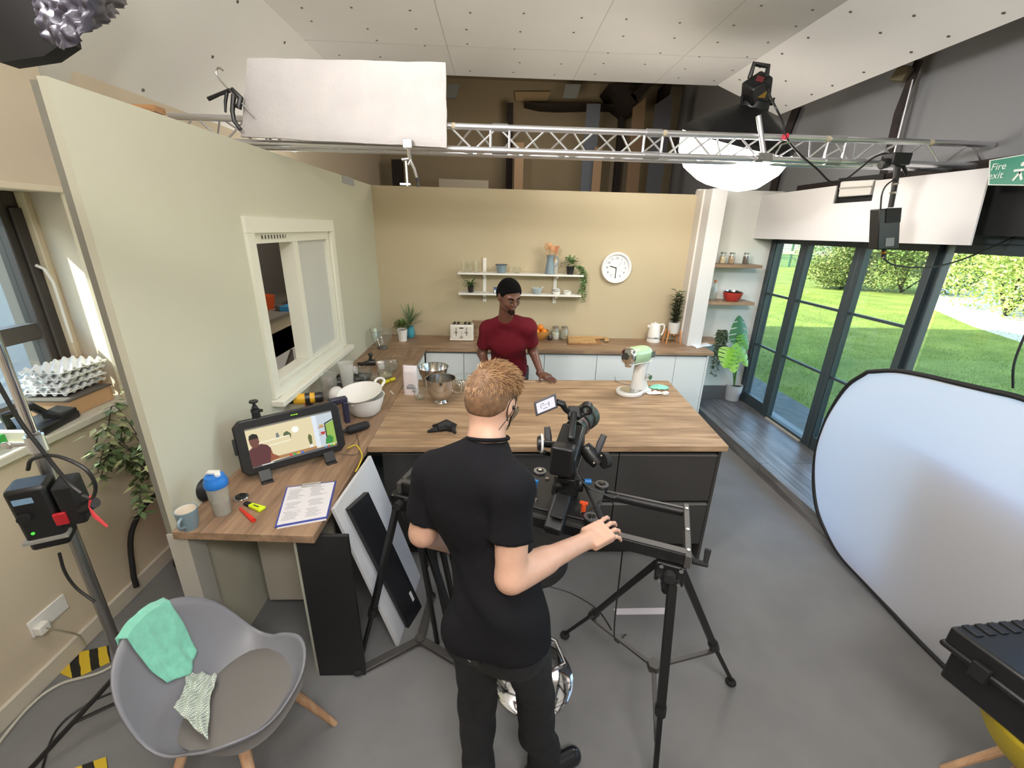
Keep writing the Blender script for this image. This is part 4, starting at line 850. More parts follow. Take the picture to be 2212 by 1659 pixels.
m.cur = 0; obj('foliage', m, [LG, LG2], t, world=False)
p = at(892, 722); p.y = 5.03; p.x = -1.02; t = vlabel('spiky_plant', 'spiky dracaena plant in a turquoise vase in the back left corner', 'plant', p)
m = MB(); m.lathe(wallprof([(.035, 0), (.05, .02), (.055, .07), (.04, .12), (.042, .135)], .004), n=36); obj('vase', m, mat('turquoise_glaze', (70, 150, 168), .3), t, world=False)
m = MB()
for k in range(46):
    a = rr.uniform(0, 6.28); e = rr.uniform(.35, 1.45); d = Vector((math.cos(a)*math.cos(e), math.sin(a)*math.cos(e), math.sin(e))); blade(m, (0, 0, .13+rr.uniform(0, .06)), d, rr.uniform(.16, .27), .006, rr.uniform(.1, .9))
obj('leaves', m, mat('leaf_spiky', (112, 132, 92), .5), t, world=False)
# ---- toaster
p = at(999, 731); p.y = 4.97; t = vlabel('toaster', 'cream four-slot toaster on the back worktop', 'toaster', p)
TW = mat('toaster_cream', (226, 220, 208), .3)
m = MB(); m.box((0, .0, .105), (.27, .17, .175)); obj('body', m, TW, t, world=False, bev=.02, seg=4)
m = MB(); m.box((0, 0, .018), (.275, .175, .025)); obj('base', m, TW, t, world=False, bev=.006)
m = MB(); m.box((0, 0, .194), (.235, .14, .004)); top = obj('top_plate', m, STEEL, t, world=False)
for x in (-.085, -.04, .04, .085): m = MB(); m.box((x, 0, .197), (.026, .12, .003)); obj('slot', m, BLK2, top, world=False)
for x in (-.06, .06):
    m = MB(); m.box((x, -.0865, .11), (.006, .003, .09)); obj('lever_track', m, BLK, t, world=False)
    m = MB(); m.box((x, -.093, .11), (.034, .014, .012)); obj('lever', m, STEEL, t, world=False, bev=.003)
m = MB(); m.cyl((0, -.085, .05), (0, -.098, .05), .015); obj('dial', m, STEEL, t, world=False)
m = MB(); m.box((0, -.0865, .155), (.045, .002, .012)); obj('maker_badge', m, BLK, t, world=False)
for z in (.085, .11): m = MB(); m.cyl((0, -.085, z), (0, -.089, z), .004); obj('button', m, STEEL, t, world=False)
# ---- upright board behind the man, oranges, jars
m = MB(); m.bb((-.29, 5.09, WZ), (-.02, 5.12, WZ+.20)); tag(obj('upright_chopping_board', m, OAK, bev=.004), 'oak chopping board standing against the wall behind the man', 'chopping board')
p = at(1163, 727); p.y = 5.02; t = vlabel('fruit_bowl', 'round wooden bowl beside the maroon sleeve, heaped with oranges', 'bowl', p)
m = MB(); m.lathe(wallprof([(.04, 0), (.075, .03), (.105, .085), (.11, .115)], .006), n=36); obj('bowl', m, mat('bamboo_bowl', (190, 132, 66), .4), t, world=False)
OR = mat('orange_peel', (226, 130, 36), .45, bump=.3, bscale=300)
for k, (dx, dy, dz) in enumerate(((-.045, -.04, .105), (.045, -.035, .105), (0, .045, .105), (.002, -.005, .150))):
    m = MB(); q_ = p+Vector((dx, dy, dz)); m.ell(q_, (.038, .038, .036)); tag(obj('orange', m, OR), ['orange at the front left of the wooden bowl', 'orange at the front right of the wooden bowl', 'orange at the back of the wooden bowl', 'orange on top of the pile in the wooden bowl'][k], 'orange', 'oranges in the wooden bowl')
p = at(1184, 727); p.y = 5.0; t = vlabel('small_dark_jar', 'small dark rounded jar beside the fruit bowl', 'jar', p)
m = MB(); m.lathe([(0, 0), (.022, 0), (.032, .018), (.032, .035), (.02, .052), (0, .054)], n=28); obj('jar', m, mat('dark_glazed', (60, 50, 48), .3), t, world=False)
m = MB(); m.lathe([(.018, .052), (.02, .062), (0, .064)], n=20); obj('lid', m, STEEL, t, world=False)
def kiln(px_, label, fill, fh):
    p = at(px_, 727); p.y = 5.06; t = vlabel('glass_storage_jar', label, 'jar', p, group='glass storage jars on the back worktop')
    m = MB(); m.lathe(wallprof([(.044, 0), (.048, .006), (.048, .10), (.034, .125), (.034, .14)], .003), n=32); obj('jar', m, GLH, t, world=False)
    if fh: m = MB(); m.lathe([(0, .004), (.044, .004), (.044, fh), (0, fh+.006)], n=28); obj('contents', m, fill, t, world=False)
    m = MB(); m.lathe([(.037, .138), (.038, .156), (0, .158)], n=28); obj('lid', m, mat('jar_lid_grey', (150, 146, 136), .4, .5), t, world=False)
kiln(1196, 'glass storage jar half full of flour', mat('flour_fill', (230, 222, 204), .9), .075); kiln(1215, 'glass storage jar, nearly empty, right of the flour one', mat('pale_oats', (186, 170, 140), .9), .02)
# chopping boards lying flat
def flatboard(pts, h, z0, mt, name, label):
    m = MB(); m.prism([pz(x, y, WZ+z0) for x, y in pts], (0, 0, 0), (0, 0, h)); return tag(obj(name, m, mt, bev=.004), label, 'chopping board')
OAKL = woodmat('light_board', (170, 128, 78), (206, 164, 108), (224, 188, 134), 'x', 1.3)
flatboard([(1226, 745), (1299, 744), (1292, 727), (1222, 727)], .016, 0, woodmat('board_acacia', (120, 78, 44), (160, 112, 66), (180, 136, 88), 'x', 1.2), 'chopping_board', 'flat brown chopping board under the paler one on the back worktop')
flatboard([(1228, 742), (1288, 741), (1284, 733), (1306, 732), (1306, 738), (1316, 737), (1314, 731), (1282, 728), (1226, 728)], .016, .0165, OAKL, 'chopping_board', 'pale handled chopping board lying on top on the back worktop')
# kettle
p = at(1400, 730); p.y = 5.02; t = vlabel('kettle', 'white electric kettle on the back worktop near the plant stand', 'kettle', p)
m = MB(); m.lathe([(0, 0), (.078, 0), (.08, .016), (.076, .02), (0, .02)], n=36); obj('base', m, WHT, t, world=False)
m = MB(); m.lathe([(.074, .022), (.076, .05), (.062, .19), (.055, .21), (0, .212)], n=36); b = obj('body', m, WHT, t, world=False)
m = MB(); m.lathe([(.05, .21), (.045, .222), (.012, .226), (.012, .236), (0, .238)], n=30); obj('lid', m, WHT, t, world=False)
m = MB(); m.tube(spline([(.05, 0, .205), (.10, 0, .21), (.115, 0, .17), (.105, 0, .11), (.09, 0, .08)]), .010, 10); obj('handle', m, WHT, t, world=False)
m = MB(); m.prism([(-.055, -.018, .20), (-.055, .018, .20), (-.088, 0, .205)], (0, 0, -.03), (0, 0, 0)); obj('spout', m, WHT, t, world=False)
m = MB(); m.lathe([(.0765, .045), (.0768, .048), (.0755, .06)], n=36); obj('water_band', m, mat('kettle_band', (170, 168, 166), .3), t, world=False)
m = MB(); m.box((.0, -.0775, .06), (.04, .003, .010)); obj('maker_badge', m, mat('badge_grey', (90, 90, 92), .4), t, world=False)
# plant on wooden stand
c = at(1453, 733); c.y = 4.98; c.x = 2.11; t = vlabel('plant_stand', 'small bamboo plant stand on the back worktop beside the column', 'plant stand', c)
BM = mat('bamboo', (196, 132, 72), .45)
for dx, dy in ((-.075, -.05), (.075, -.05), (-.075, .05), (.075, .05)):
    m = MB(); m.tube([(dx*1.15, dy*1.15, 0), (dx*.9, dy*.9, .16)], .009, 8); obj('leg', m, BM, t, world=False)
m = MB(); m.box((0, 0, .105), (.135, .014, .018)); m.box((0, 0, .105), (.014, .09, .018)); obj('cross_brace', m, BM, t, world=False)
t = vlabel('zz_plant', 'upright leafy plant in a white pot on the bamboo stand', 'plant', c+Vector((0, 0, .115)))
t.name = 'potted_ficus'; WM['potted_ficus'] = WM['zz_plant']
pot(t, [(.055, 0), (.062, .02), (.066, .13), (.068, .135)], mat('white_pot', (216, 214, 210), .5), .062, .12)
m = MB(); rr = random.Random(9); st = MB()
for k in range(5):
    a = k*1.3; b0_ = Vector((.015*math.cos(a), .015*math.sin(a), .12)); top = Vector((.035*math.cos(a)+.0, .03*math.sin(a), .42+.13*rr.random())); st.tube([b0_, b0_.lerp(top, .5)+Vector((.01, 0, 0)), top], [.005, .004, .002], 6)
    for j in range(15):
        u = .08+.92*j/14; q_ = b0_.lerp(top, u); 
        for _r in range(2): aa = rr.uniform(0, 6.28); m.cur = 0; leaf(m, q_, (math.cos(aa), math.sin(aa), .35), .08, .021, .1)
obj('stems', st, TIMB, t, world=False); obj('leaves', m, LG3, t, world=False)
# folded white cloth
m = MB(); P = [at(1472, 738), at(1508, 737), at(1538, 747), at(1505, 753)]
def cf(u, v):
    q_ = P[0].lerp(P[1], u).lerp(P[3].lerp(P[2], u), v); return q_+Vector((0, 0, .012+.006*math.sin(u*9+v*4)*math.sin(v*7)))
m.grid(18, 14, cf); tag(obj('folded_tea_towel', m, mat('white_linen', (224, 226, 230), .9), sol=.009, solo=-1), 'folded white cloth on the end of the back worktop', 'cloth')
# ---- things on the wall shelves
Z1, Z2 = 1.681, 1.456
for k, x in enumerate((py(1003, 580, 5.0).x, py(1016, 580, 5.02).x, py(1030, 580, 5.0).x)):
    t = vlabel('drinking_glass', ['tall drinking glass at the left end of the top shelf', 'middle tall drinking glass of the three on the top shelf', 'tall drinking glass nearest the left upright on the top shelf'][k], 'glass', (x, 5.0+.03*(k == 1), Z1), group='tall glasses on the top shelf')
    m = MB(); m.lathe(wallprof([(.025, 0), (.032, .125)], .002), n=24); obj('tumbler', m, glassmat('shelf_glass', (252, 252, 248), .03, 1.5, .05), t, world=False)
p = Vector((py(1083, 580, 5.02).x, 5.02, Z1)); t = vlabel('blue_grey_pot', 'blue-grey enamel pot on the top shelf', 'pot', p)
m = MB(); m.lathe(wallprof([(.048, 0), (.062, .085), (.068, .09)], .003), n=32); obj('pot', m, CERG, t, world=False)
m = MB(); m.tube([(.067*math.cos(a), .067*math.sin(a), .09) for a in [k*math.pi/12 for k in range(24)]], .003, 6, closed=True); obj('rim', m, BLK, t, world=False)
p = Vector((py(1117, 580, 5.02).x, 5.02, Z1)); t = vlabel('glass_teapot', 'small clear glass teapot on the top shelf', 'teapot', p)
m = MB(); m.lathe(wallprof([(.03, 0), (.045, .02), (.045, .05), (.028, .07)], .002), n=28); obj('body', m, glassmat('shelf_glass', None), t, world=False)
m = MB(); m.tube([(.04, 0, .03), (.07, 0, .06), (.08, 0, .075)], .005, 7); obj('spout', m, glassmat('shelf_glass', None), t, world=False)
m = MB(); m.tube(spline([(-.04, 0, .06), (-.075, 0, .06), (-.07, 0, .02), (-.043, 0, .02)]), .004, 7); obj('handle', m, glassmat('shelf_glass', None), t, world=False)
jx = py(1188, 580, 5.02).x; t = vlabel('enamel_jug', 'tall blue-grey enamel jug of wooden utensils on the top shelf', 'jug', (jx, 5.02, Z1))
m = MB(); m.lathe(wallprof([(.055, 0), (.05, .08), (.038, .15), (.042, .20), (.046, .205)], .003), n=32); obj('body', m, CERG, t, world=False)
m = MB(); m.tube(spline([(.04, 0, .19), (.085, 0, .18), (.085, 0, .11), (.05, 0, .08)]), .006, 8); obj('handle', m, CERG, t, world=False)
UT = mat('utensil_wood', (206, 158, 108), .6); UT2 = mat('utensil_dark_wood', (176, 112, 72), .6)
def utensil(name, label, dx, dz, tip, mt, lean_=0):
    a = Vector((jx+dx*.3, 5.02+lean_*.3, Z1+.01)); b = Vector((jx+dx, 5.02+lean_, Z1+dz)); t = vlabel(name, label, 'utensil', a)
    m = MB(); m.cyl(a, b, .005, .005, 8); obj('handle', m, mt, t); d = (b-a).normalized()
    m = MB()
    R_ = fr(a, b, Vector((0, 1, 0)))
    if tip == 'spoon': m.ell(b+d*.03, (.026, .007, .038), Matrix((R_.col[0], R_.col[1], R_.col[2])).transposed())
    elif tip == 'spat':
        s_ = R_.col[0]; m.prism([b-s_*.014, b+s_*.014, b+d*.085+s_*.026, b+d*.075-s_*.024], (0, -.003, 0), (0, .003, 0))
    elif tip == 'whisk':
        for k in range(5):
            th = k*math.pi/5; s_ = R_.col[0]*math.cos(th)+R_.col[1]*math.sin(th); m.tube(spline([b, b+d*.045+s_*.025, b+d*.085, b+d*.045-s_*.025, b], 5), .0016, 5)
    obj('head', m, mt, t); return t
utensil('wooden_whisk', 'pale wooden whisk leaning left in the enamel jug', -.045, .25, 'whisk', UT); utensil('wooden_spoon', 'upright pale wooden spoon in the enamel jug', -.012, .27, 'spoon', UT, .01); utensil('wooden_spoon', 'shorter wooden spoon right of centre in the enamel jug', .015, .25, 'spoon', mat('utensil_mid_wood', (200, 146, 104), .6), -.012); utensil('wooden_spatula', 'reddish wooden spatula leaning right in the enamel jug', .055, .225, 'spat', UT2)
# trailing ivy
ix = py(1232, 580, 5.02).x; t = vlabel('trailing_ivy', 'ivy in a black pot trailing off the right end of the shelves', 'plant', (ix, 5.02, Z1)); pot(t, [(.035, 0), (.046, .085)], BLK, .042, .075)
m = MB(); st = MB(); rr = random.Random(12)
for _ in range(85):
    a = rr.uniform(0, 6.28); e = rr.uniform(0, 1.4); d = Vector((math.cos(a)*math.cos(e), math.sin(a)*math.cos(e)*.8, math.sin(e))); m.cur = rr.randrange(2); leaf(m, d*rr.uniform(.02, .09)+Vector((.0, 0, .10)), d, .045, .021)
for k in range(6):
    pts = [Vector((.02, 0, .09)), Vector((.08+.01*k, -.03+.01*k, .09)), Vector((.125+.012*k, -.03+.012*k, 0)), Vector((.14+.01*k, -.02+.01*k, -.12)), Vector((.12+.014*k, -.02, -.20-.05*(k % 3)))]
    sp = spline(pts, 7); st.tube(sp, .0018, 5)
    for q_ in sp[3:]:
        for _ in range(2): aa = rr.uniform(0, 6.28); m.cur = rr.randrange(2); leaf(m, q_, (math.cos(aa), math.sin(aa), -.2), .034, .017, .3)
m.cur = 0; obj('vines', st, LG, t, world=False); obj('leaves', m, [LG, mat('ivy_pale', (120, 150, 98), .5)], t, world=False)
sx = py(1017, 620, 5.02).x; t = vlabel('spider_plant', 'small spider plant in a black pot on the lower shelf', 'plant', (sx, 5.02, Z2)); pot(t, [(.028, 0), (.038, .075)], BLK, .034, .065)
m = MB()
for _ in range(44):
    a = rr.uniform(0, 6.28); e = rr.uniform(.3, 1.4); blade(m, (0, 0, .07), (math.cos(a)*math.cos(e), math.sin(a)*math.cos(e)*.7, math.sin(e)), rr.uniform(.08, .16), .006, rr.uniform(.8, 2.2))
obj('leaves', m, mat('leaf_spider', (70, 112, 52), .5), t, world=False)
x = py(1073, 620, 5.02).x; t = vlabel('napkin_box', 'dark blue and white box on the lower shelf behind the man', 'box', (x, 5.02, Z2))
m = MB(); m.box((0, 0, .03), (.07, .06, .06)); obj('box', m, mat('box_blue', (70, 86, 120), .5), t, world=False, bev=.002)
m = MB(); m.box((-.02, -.0305, .02), (.018, .002, .03)); obj('window_label', m, WHT, t, world=False)
x = py(1160, 625, 5.0).x; t = vlabel('pale_blue_bowl', 'pale blue-grey bowl with a spoon in it on the lower shelf', 'bowl', (x, 5.0, Z2))
m = MB(); m.lathe(wallprof([(.035, 0), (.055, .025), (.062, .065)], .003), n=30); obj('bowl', m, mat('pale_blue_glaze', (166, 178, 182), .35), t, world=False)
m = MB(); m.cyl((x, 5.0, Z2+.02), (x+.075, 5.0, Z2+.085), .003, .003, 8); tag(obj('teaspoon', m, STEEL), 'small spoon standing in the pale blue bowl on the lower shelf', 'spoon')
x1, x2 = py(1202, 625, 5.0).x, py(1226, 625, 5.0).x
def ebowl(x, z, lb):
    t = vlabel('enamel_bowl', lb, 'bowl', (x, 5.0, z), group='white enamel bowls on the lower shelf'); m = MB(); m.lathe(wallprof([(.035, 0), (.045, .02), (.052, .04)], .002), n=30); obj('bowl', m, WPAINT, t, world=False)
    m = MB(); m.tube([(.052*math.cos(a), .052*math.sin(a), .04) for a in [k*math.pi/12 for k in range(24)]], .002, 6, closed=True); obj('rim', m, BLK, t, world=False)
ebowl(x1, Z2, 'white enamel bowl at the bottom of the stack of two'); ebowl(x1, Z2+.024, 'white enamel bowl on top of the stack of two'); ebowl(x2, Z2, 'single white enamel bowl right of the stacked pair')
# ---- corner shelf things
def cs(x, y): return py(x, y, 5.02)
for x, y, lb, cl_ in ((1560, 566, 'jar of pale beans on the top corner shelf', (206, 178, 140)), (1579, 567, 'jar of tan grains in the middle of the top corner shelf', (170, 130, 92)), (1610, 567, 'jar of dark coffee beans on the top corner shelf', (72, 44, 34))):
    p = cs(x, y); p.z = py(1580, 571, 4.90).z; t = vlabel('storage_jar', lb, 'jar', p, group='jars on the top corner shelf')
    m = MB(); m.lathe(wallprof([(.030, 0), (.034, .006), (.034, .085), (.028, .10), (.028, .108)], .002), n=28); obj('jar', m, GLH, t, world=False)
    m = MB(); m.lathe([(0, .003), (.031, .003), (.031, .08), (0, .084)], n=24); obj('contents', m, mat('fill_%d' % x, cl_, .9, noise_amt=.2, nscale=200), t, world=False)
    m = MB(); m.lathe([(.031, .105), (.031, .122), (0, .123)], n=24); obj('lid', m, mat('jar_lid_metal', (150, 150, 146), .3, .8), t, world=False)
p = cs(1540, 640); p.z = py(1577, 655, 4.90).z; t = vlabel('corked_bottle', 'clear glass bottle with a cork on the middle corner shelf', 'bottle', p)
m = MB(); m.lathe(wallprof([(.035, 0), (.038, .01), (.036, .13), (.016, .19), (.015, .22)], .002), n=28); obj('bottle', m, GLH, t, world=False)
m = MB(); m.cyl((0, 0, .21), (0, 0, .245), .014, .017); obj('cork', m, UT2, t, world=False)
zb = py(1577, 655, 4.90).z; p = cs(1580, 650); p.z = zb
REDB = mat('red_enamel', (176, 58, 48), .3)
t = vlabel('red_bowl', 'red bowl with steel inside on the middle corner shelf', 'bowl', p); m = MB(); m.lathe([(0, 0), (.055, 0), (.09, .04), (.108, .10), (.112, .115)], n=40); obj('outside', m, REDB, t, world=False)
m = MB(); m.lathe([(.112, .115), (.106, .10), (.088, .042), (.053, .004), (0, .004)], n=40); obj('inside', m, STEEL, t, world=False)
t = vlabel('nested_steel_bowl', 'smaller steel bowl nested inside the red bowl', 'bowl', p+Vector((0, 0, .03))); m = MB(); m.lathe(wallprof([(.04, 0), (.075, .04), (.095, .095)], .002), n=40); obj('bowl', m, STEEL, t, world=False)
# hanging string plant in front of the lowest shelf
p = py(1560, 725, 4.97); t = vlabel('trailing_plant', 'dark trailing plant hanging beside the monstera in the white corner', 'plant', (py(1562, 725, 4.9).x, 4.96, py(1535, 738, 4.9).z)); pot(t, [(.04, 0), (.05, .07)], BLK, .045, .06)
m = MB(); st = MB(); rr = random.Random(21); zt = .08
for k in range(26):
    a = rr.uniform(0, 6.28); r_ = rr.uniform(.03, .085); L_ = rr.uniform(.12, .42) if math.cos(a) < .4 else rr.uniform(.1, .28); dx, dy = r_*math.cos(a), -abs(r_*math.sin(a))*.8-.01
    sp = spline([Vector((0, 0, .06)), Vector((dx*.6, dy*.6, .12)), Vector((dx, dy, .05)), Vector((dx*1.1, dy*1.1, -L_))], 6); st.tube(sp, .0013, 4)
    for q_ in sp[2:]:
        for _ in range(4): aa = rr.uniform(0, 6.28); leaf(m, q_+Vector((rr.uniform(-.01, .01), rr.uniform(-.01, .01), rr.uniform(-.02, .02))), (math.cos(aa), math.sin(aa), -.3), .032, .011, .3)
obj('vines', st, LG3, t, world=False); obj('leaves', m, mat('leaf_greygreen', (84, 100, 78), .5), t, world=False)
# monstera
p = pz(1580, 862, .121); t = vlabel('monstera', 'tall monstera with big split leaves in a grey pot on the step', 'plant', p)
m = MB(); m.lathe(wallprof([(.085, 0), (.095, .10), (.098, .105), (.10, .20), (.102, .205)], .006), n=44); obj('pot', m, mat('grey_pot', (196, 196, 196), .6), t, world=False)
m = MB(); m.cyl((0, 0, .17), (0, 0, .18), .09, .09, 30); obj('soil', m, SOIL, t, world=False)
def monst(t, c, nrm_, tipd, L_, Wd_, mt, stem_from):
    nrm_ = Vector(nrm_).normalized(); tipd = Vector(tipd); tipd = (tipd-nrm_*tipd.dot(nrm_)).normalized(); s_ = nrm_.cross(tipd)
    N = 60; out = []
    for k in range(N+1):
        u = k/N; a = math.pi*u            # right side from base to tip
        w = Wd_*math.sin(a)**.6*(1.05-.35*u); y = L_*(u*1.12-.12*math.sin(a*1.0)*2*(1-u))
        out.append((w, y))
    m = MB()
    for sgn in (1, -1):
        nb_ = 6
        for k in range(N):
            u = (k+.5)/N; ph = (u*nb_) % 1.0; cut = .62 if (ph > .80 and .15 < u < .85) else 0
            (w0, y0), (w1, y1) = out[k], out[k+1]; w0 *= (1-cut); w1 *= (1-cut); 
            def pt(w, y): return Vector(c)+s_*sgn*w+tipd*(y-L_*.12*(w/max(Wd_, 1e-3)))+nrm_*(-.25*w*w/Wd_ - .15*y*y/L_)
            m.add([pt(0, y0), pt(w0*.5, y0), pt(w0, y0-.0), pt(w1, y1), pt(w1*.5, y1), pt(0, y1)], [(0, 1, 4, 5), (1, 2, 3, 4)])
    obj('leaf', m, mt, t)
    m = MB(); m.tube(spline([stem_from, Vector(stem_from).lerp(Vector(c), .55)+Vector((0, 0, .04)), Vector(c)]), .007, 7); obj('stem', m, mat('monstera_stem', (84, 124, 44), .5), t)
def mp(x, y, Y): return py(x, y, Y)
sf = p+Vector((0, 0, .18)); MD = mat('monstera_dark', (52, 104, 60), .4); MLt = mat('monstera_bright', (116, 172, 44), .4); MM = mat('monstera_mid', (86, 142, 48), .4)
c = mp(1598, 742, 4.88); monst(t, c, (.1, -1, .25), (.05, .0, 1), .30, .14, MD, sf)
c = mp(1578, 752, 4.80); monst(t, c, (-.2, -.8, .6), (-.25, -.25, -.8), .22, .13, MLt, sf)
c = mp(1592, 740, 4.86); monst(t, c, (.3, -.8, .6), (.35, -.1, -.9), .28, .13, MLt, sf)
c = mp(1601, 722, 4.90); monst(t, c, (.1, -.8, .6), (.25, -.2, -.7), .18, .085, MM, sf)
c = mp(1578, 765, 4.80); monst(t, c, (0, -.8, .6), (.15, -.4, -.9), .20, .12, mat('monstera_lime', (140, 186, 60), .4), sf)
# ---- island things
# flour bag
p = at(889, 850); t = vlabel('flour_bag', 'white paper bag of flour with a grey print, on the island', 'bag', p, math.radians(-6))
m = MB()
def fb(u, v):
    a = u*2*math.pi; k = 3.2; ca, sa = math.cos(a), math.sin(a); r_ = 1/((abs(ca)**k+abs(sa)**k)**(1/k)); dep = .034*(1-.75*max(0, (v-.82)/.18)); wob = 1+.06*noise.noise(Vector((ca*2, sa*2, v*5)))
    return Vector((.055*r_*ca*wob, dep*r_*sa*wob, .235*v))
m.grid(40, 24, fb, True); n0 = len(m.v); obj('bag', m, mat('flour_paper', (226, 216, 218), .8, bump=.4, bscale=30), t, world=False)
m = MB(); m.box((0, 0, .003), (.10, .06, .004)); obj('bag_base', m, mat('flour_paper', None), t, world=False)
m = MB(); m.box((.01, -.036, .085), (.045, .001, .008)); m.box((.01, -.036, .06), (.07, .001, .02)); m.box((.03, -.036, .035), (.03, .001, .014)); 
for k in range(5): m.box((-.02+.015*k, -.036, .07+.004*(k % 2)), (.005, .001, .02))
obj('print', m, mat('bag_print', (150, 150, 156), .8), t, world=False)
# steel bowls
p = at(953, 868); t = vlabel('steel_mixer_bowl', 'shiny steel mixer bowl with handle nearest the operator on the island', 'bowl', p)
m = MB(); m.lathe(wallprof([(.05, .0), (.053, .004), (.042, .016), (.06, .03), (.095, .075), (.108, .13), (.11, .19), (.114, .192)], .0022), n=56); obj('bowl', m, STEEL, t, world=False)
m = MB(); m.tube(spline([(.108, -.02, .175), (.15, -.03, .17), (.155, -.03, .11), (.13, -.025, .085), (.10, -.02, .09)]), .006, 8); obj('handle', m, STEEL, t, world=False)
p = at(937, 826); t = vlabel('steel_mixing_bowl', 'wide steel mixing bowl behind the mixer bowl with handle', 'bowl', p)
m = MB(); m.lathe(wallprof([(.06, .0), (.09, .03), (.115, .09), (.125, .14), (.13, .142)], .002), n=56); obj('bowl', m, STEEL, t, world=False)
gbowl(1002, 840, .085, .11, 'round glass bowl half hidden by the operator\'s head'); gbowl(907, 862, .045, .075, 'small round glass with clear liquid beside the flour bag', 'small_glass', .5)
# glove
hp = MB()
gl = vlabel('black_glove', 'crumpled black fabric glove on the left of the island', 'glove', at(955, 932))
def gpt(x, y, z=.012): q_ = at(x, y); q_.z = WZ+z; return q_
hp.tube([gpt(945, 930, .018), gpt(965, 926, .020), gpt(978, 930, .02)], [.03, .045, .035], 10); obj('palm', hp, BLK2, gl)
for q0, q1 in (((945, 932), (923, 935)), ((948, 926), (935, 922)), ((965, 922), (958, 917)), ((975, 924), (986, 920)), ((978, 932), (984, 938))):
    m = MB(); m.tube([gpt(*q0, .016), gpt((q0[0]+q1[0])/2, (q0[1]+q1[1])/2, .014), gpt(*q1, .008)], [.018, .014, .007], 8); obj('finger', m, BLK2, gl)
# stand mixer
p = at(1357, 853); t = vlabel('stand_mixer', 'white stand mixer with a pale green head on the island', 'mixer', p+Vector((.02, .04, 0)), math.radians(30))
WG = mat('mixer_white', (226, 226, 222), .25, coat=.4); GRN = mat('mixer_green', (176, 206, 162), .25, coat=.5)
m = MB()
def oval(cx_, cy_, a, b, n=28): return [(cx_+a*math.cos(2*math.pi*k/n), cy_+b*math.sin(2*math.pi*k/n)) for k in range(n)]
m.prism([(x, y, 0) for x, y in oval(0, 0, .115, .105)], (0, 0, 0), (0, 0, .03)); m.box((.10, 0, .015), (.16, .15, .03)); obj('foot', m, WG, t, world=False, bev=.008, seg=3)
m = MB(); m.lathe([(0, .0305), (.075, .0305), (.078, .034), (.068, .034), (.06, .032), (0, .032)], n=40); obj('bowl_plate', m, STEEL, t, world=False)
m = MB(); rings = []
for k in range(13):
    u = k/12; z = .02+.25*u; cx_ = .115-.02*math.sin(math.pi*u)+.0*u; w = .055+.045*(1-u)**3+.02*u**3; d_ = .05+.02*(1-u)**3
    rings.append((cx_, z, w*.9, d_))
vs = []
for cx_, z, a, b in rings:
    for i in range(24): th = 2*math.pi*i/24; vs.append((cx_+a*math.cos(th), b*math.sin(th), z))
m.add(vs, [(k*24+i, k*24+(i+1) % 24, (k+1)*24+(i+1) % 24, (k+1)*24+i) for k in range(12) for i in range(24)]); obj('column', m, WG, t, world=False)
m = MB()
def headf(x0, x1, rz_, ry_, zc, nn=14):
    vs = []; N = 28
    for k in range(nn+1):
        u = k/nn; x = x0+(x1-x0)*u; e = max(.02, 1-abs(2*u-1)**5)**.35; sc_ = e*(.88+.12*math.sin(math.pi*(u*.6+.2)))
        for i in range(N):
            th = 2*math.pi*i/N; cy, cz = math.cos(th), math.sin(th); kk = 2.6; r_ = 1/((abs(cy)**kk+abs(cz)**kk)**(1/kk)); vs.append((x, ry_*sc_*r_*cy, zc+rz_*sc_*r_*cz))
    return vs, [(k*N+i, k*N+(i+1) % N, (k+1)*N+(i+1) % N, (k+1)*N+i) for k in range(nn) for i in range(N)]+[tuple(range(N)), tuple(nn*N+i for i in range(N))]
vs, fs = headf(-.075, .17, .066, .068, .325); m.add(vs, fs); hd = obj('head', m, GRN, t, world=False); hd['label'] = 'pale green motor head'
vs, fs = headf(-.09, -.03, .064, .066, .325); m = MB(); m.add(vs, fs); obj('nose_cap', m, STEEL, t, world=False)
m = MB(); m.box((.045, 0, .266), (.24, .12, .008)); obj('trim_band', m, WG, t, world=False, bev=.003)
m = MB(); m.cyl((-.05, 0, .268), (-.05, 0, .235), .035, .025); obj('tool_socket', m, STEEL, t, world=False)
m = MB(); m.cyl((.13, -.055, .14), (.13, -.085, .14), .022, .020); obj('speed_dial', m, CHR, t, world=False)
m = MB(); m.box((.155, -.062, .325), (.04, .004, .05)); obj('side_slot', m, mat('slot_grey', (96, 98, 92), .4), t, world=False)
m = MB(); m.cyl((-.088, 0, .325), (-.094, 0, .325), .03, .028, 24); m.cyl((-.094, 0, .325), (-.096, 0, .325), .02, .02, 20); obj('nose_badge', m, mat('badge_dark', (90, 96, 92), .25, .7), hd, world=False)
cable('mixer_cable', [p+Vector((.19, .07, .02)), p+Vector((.10, .2, .008)), p+Vector((-.01, .30, .008)), p+Vector((.0, .42, .0075))], .0045, mat('grey_flex', (150, 146, 142), .5), 'grey power cable behind the stand mixer')
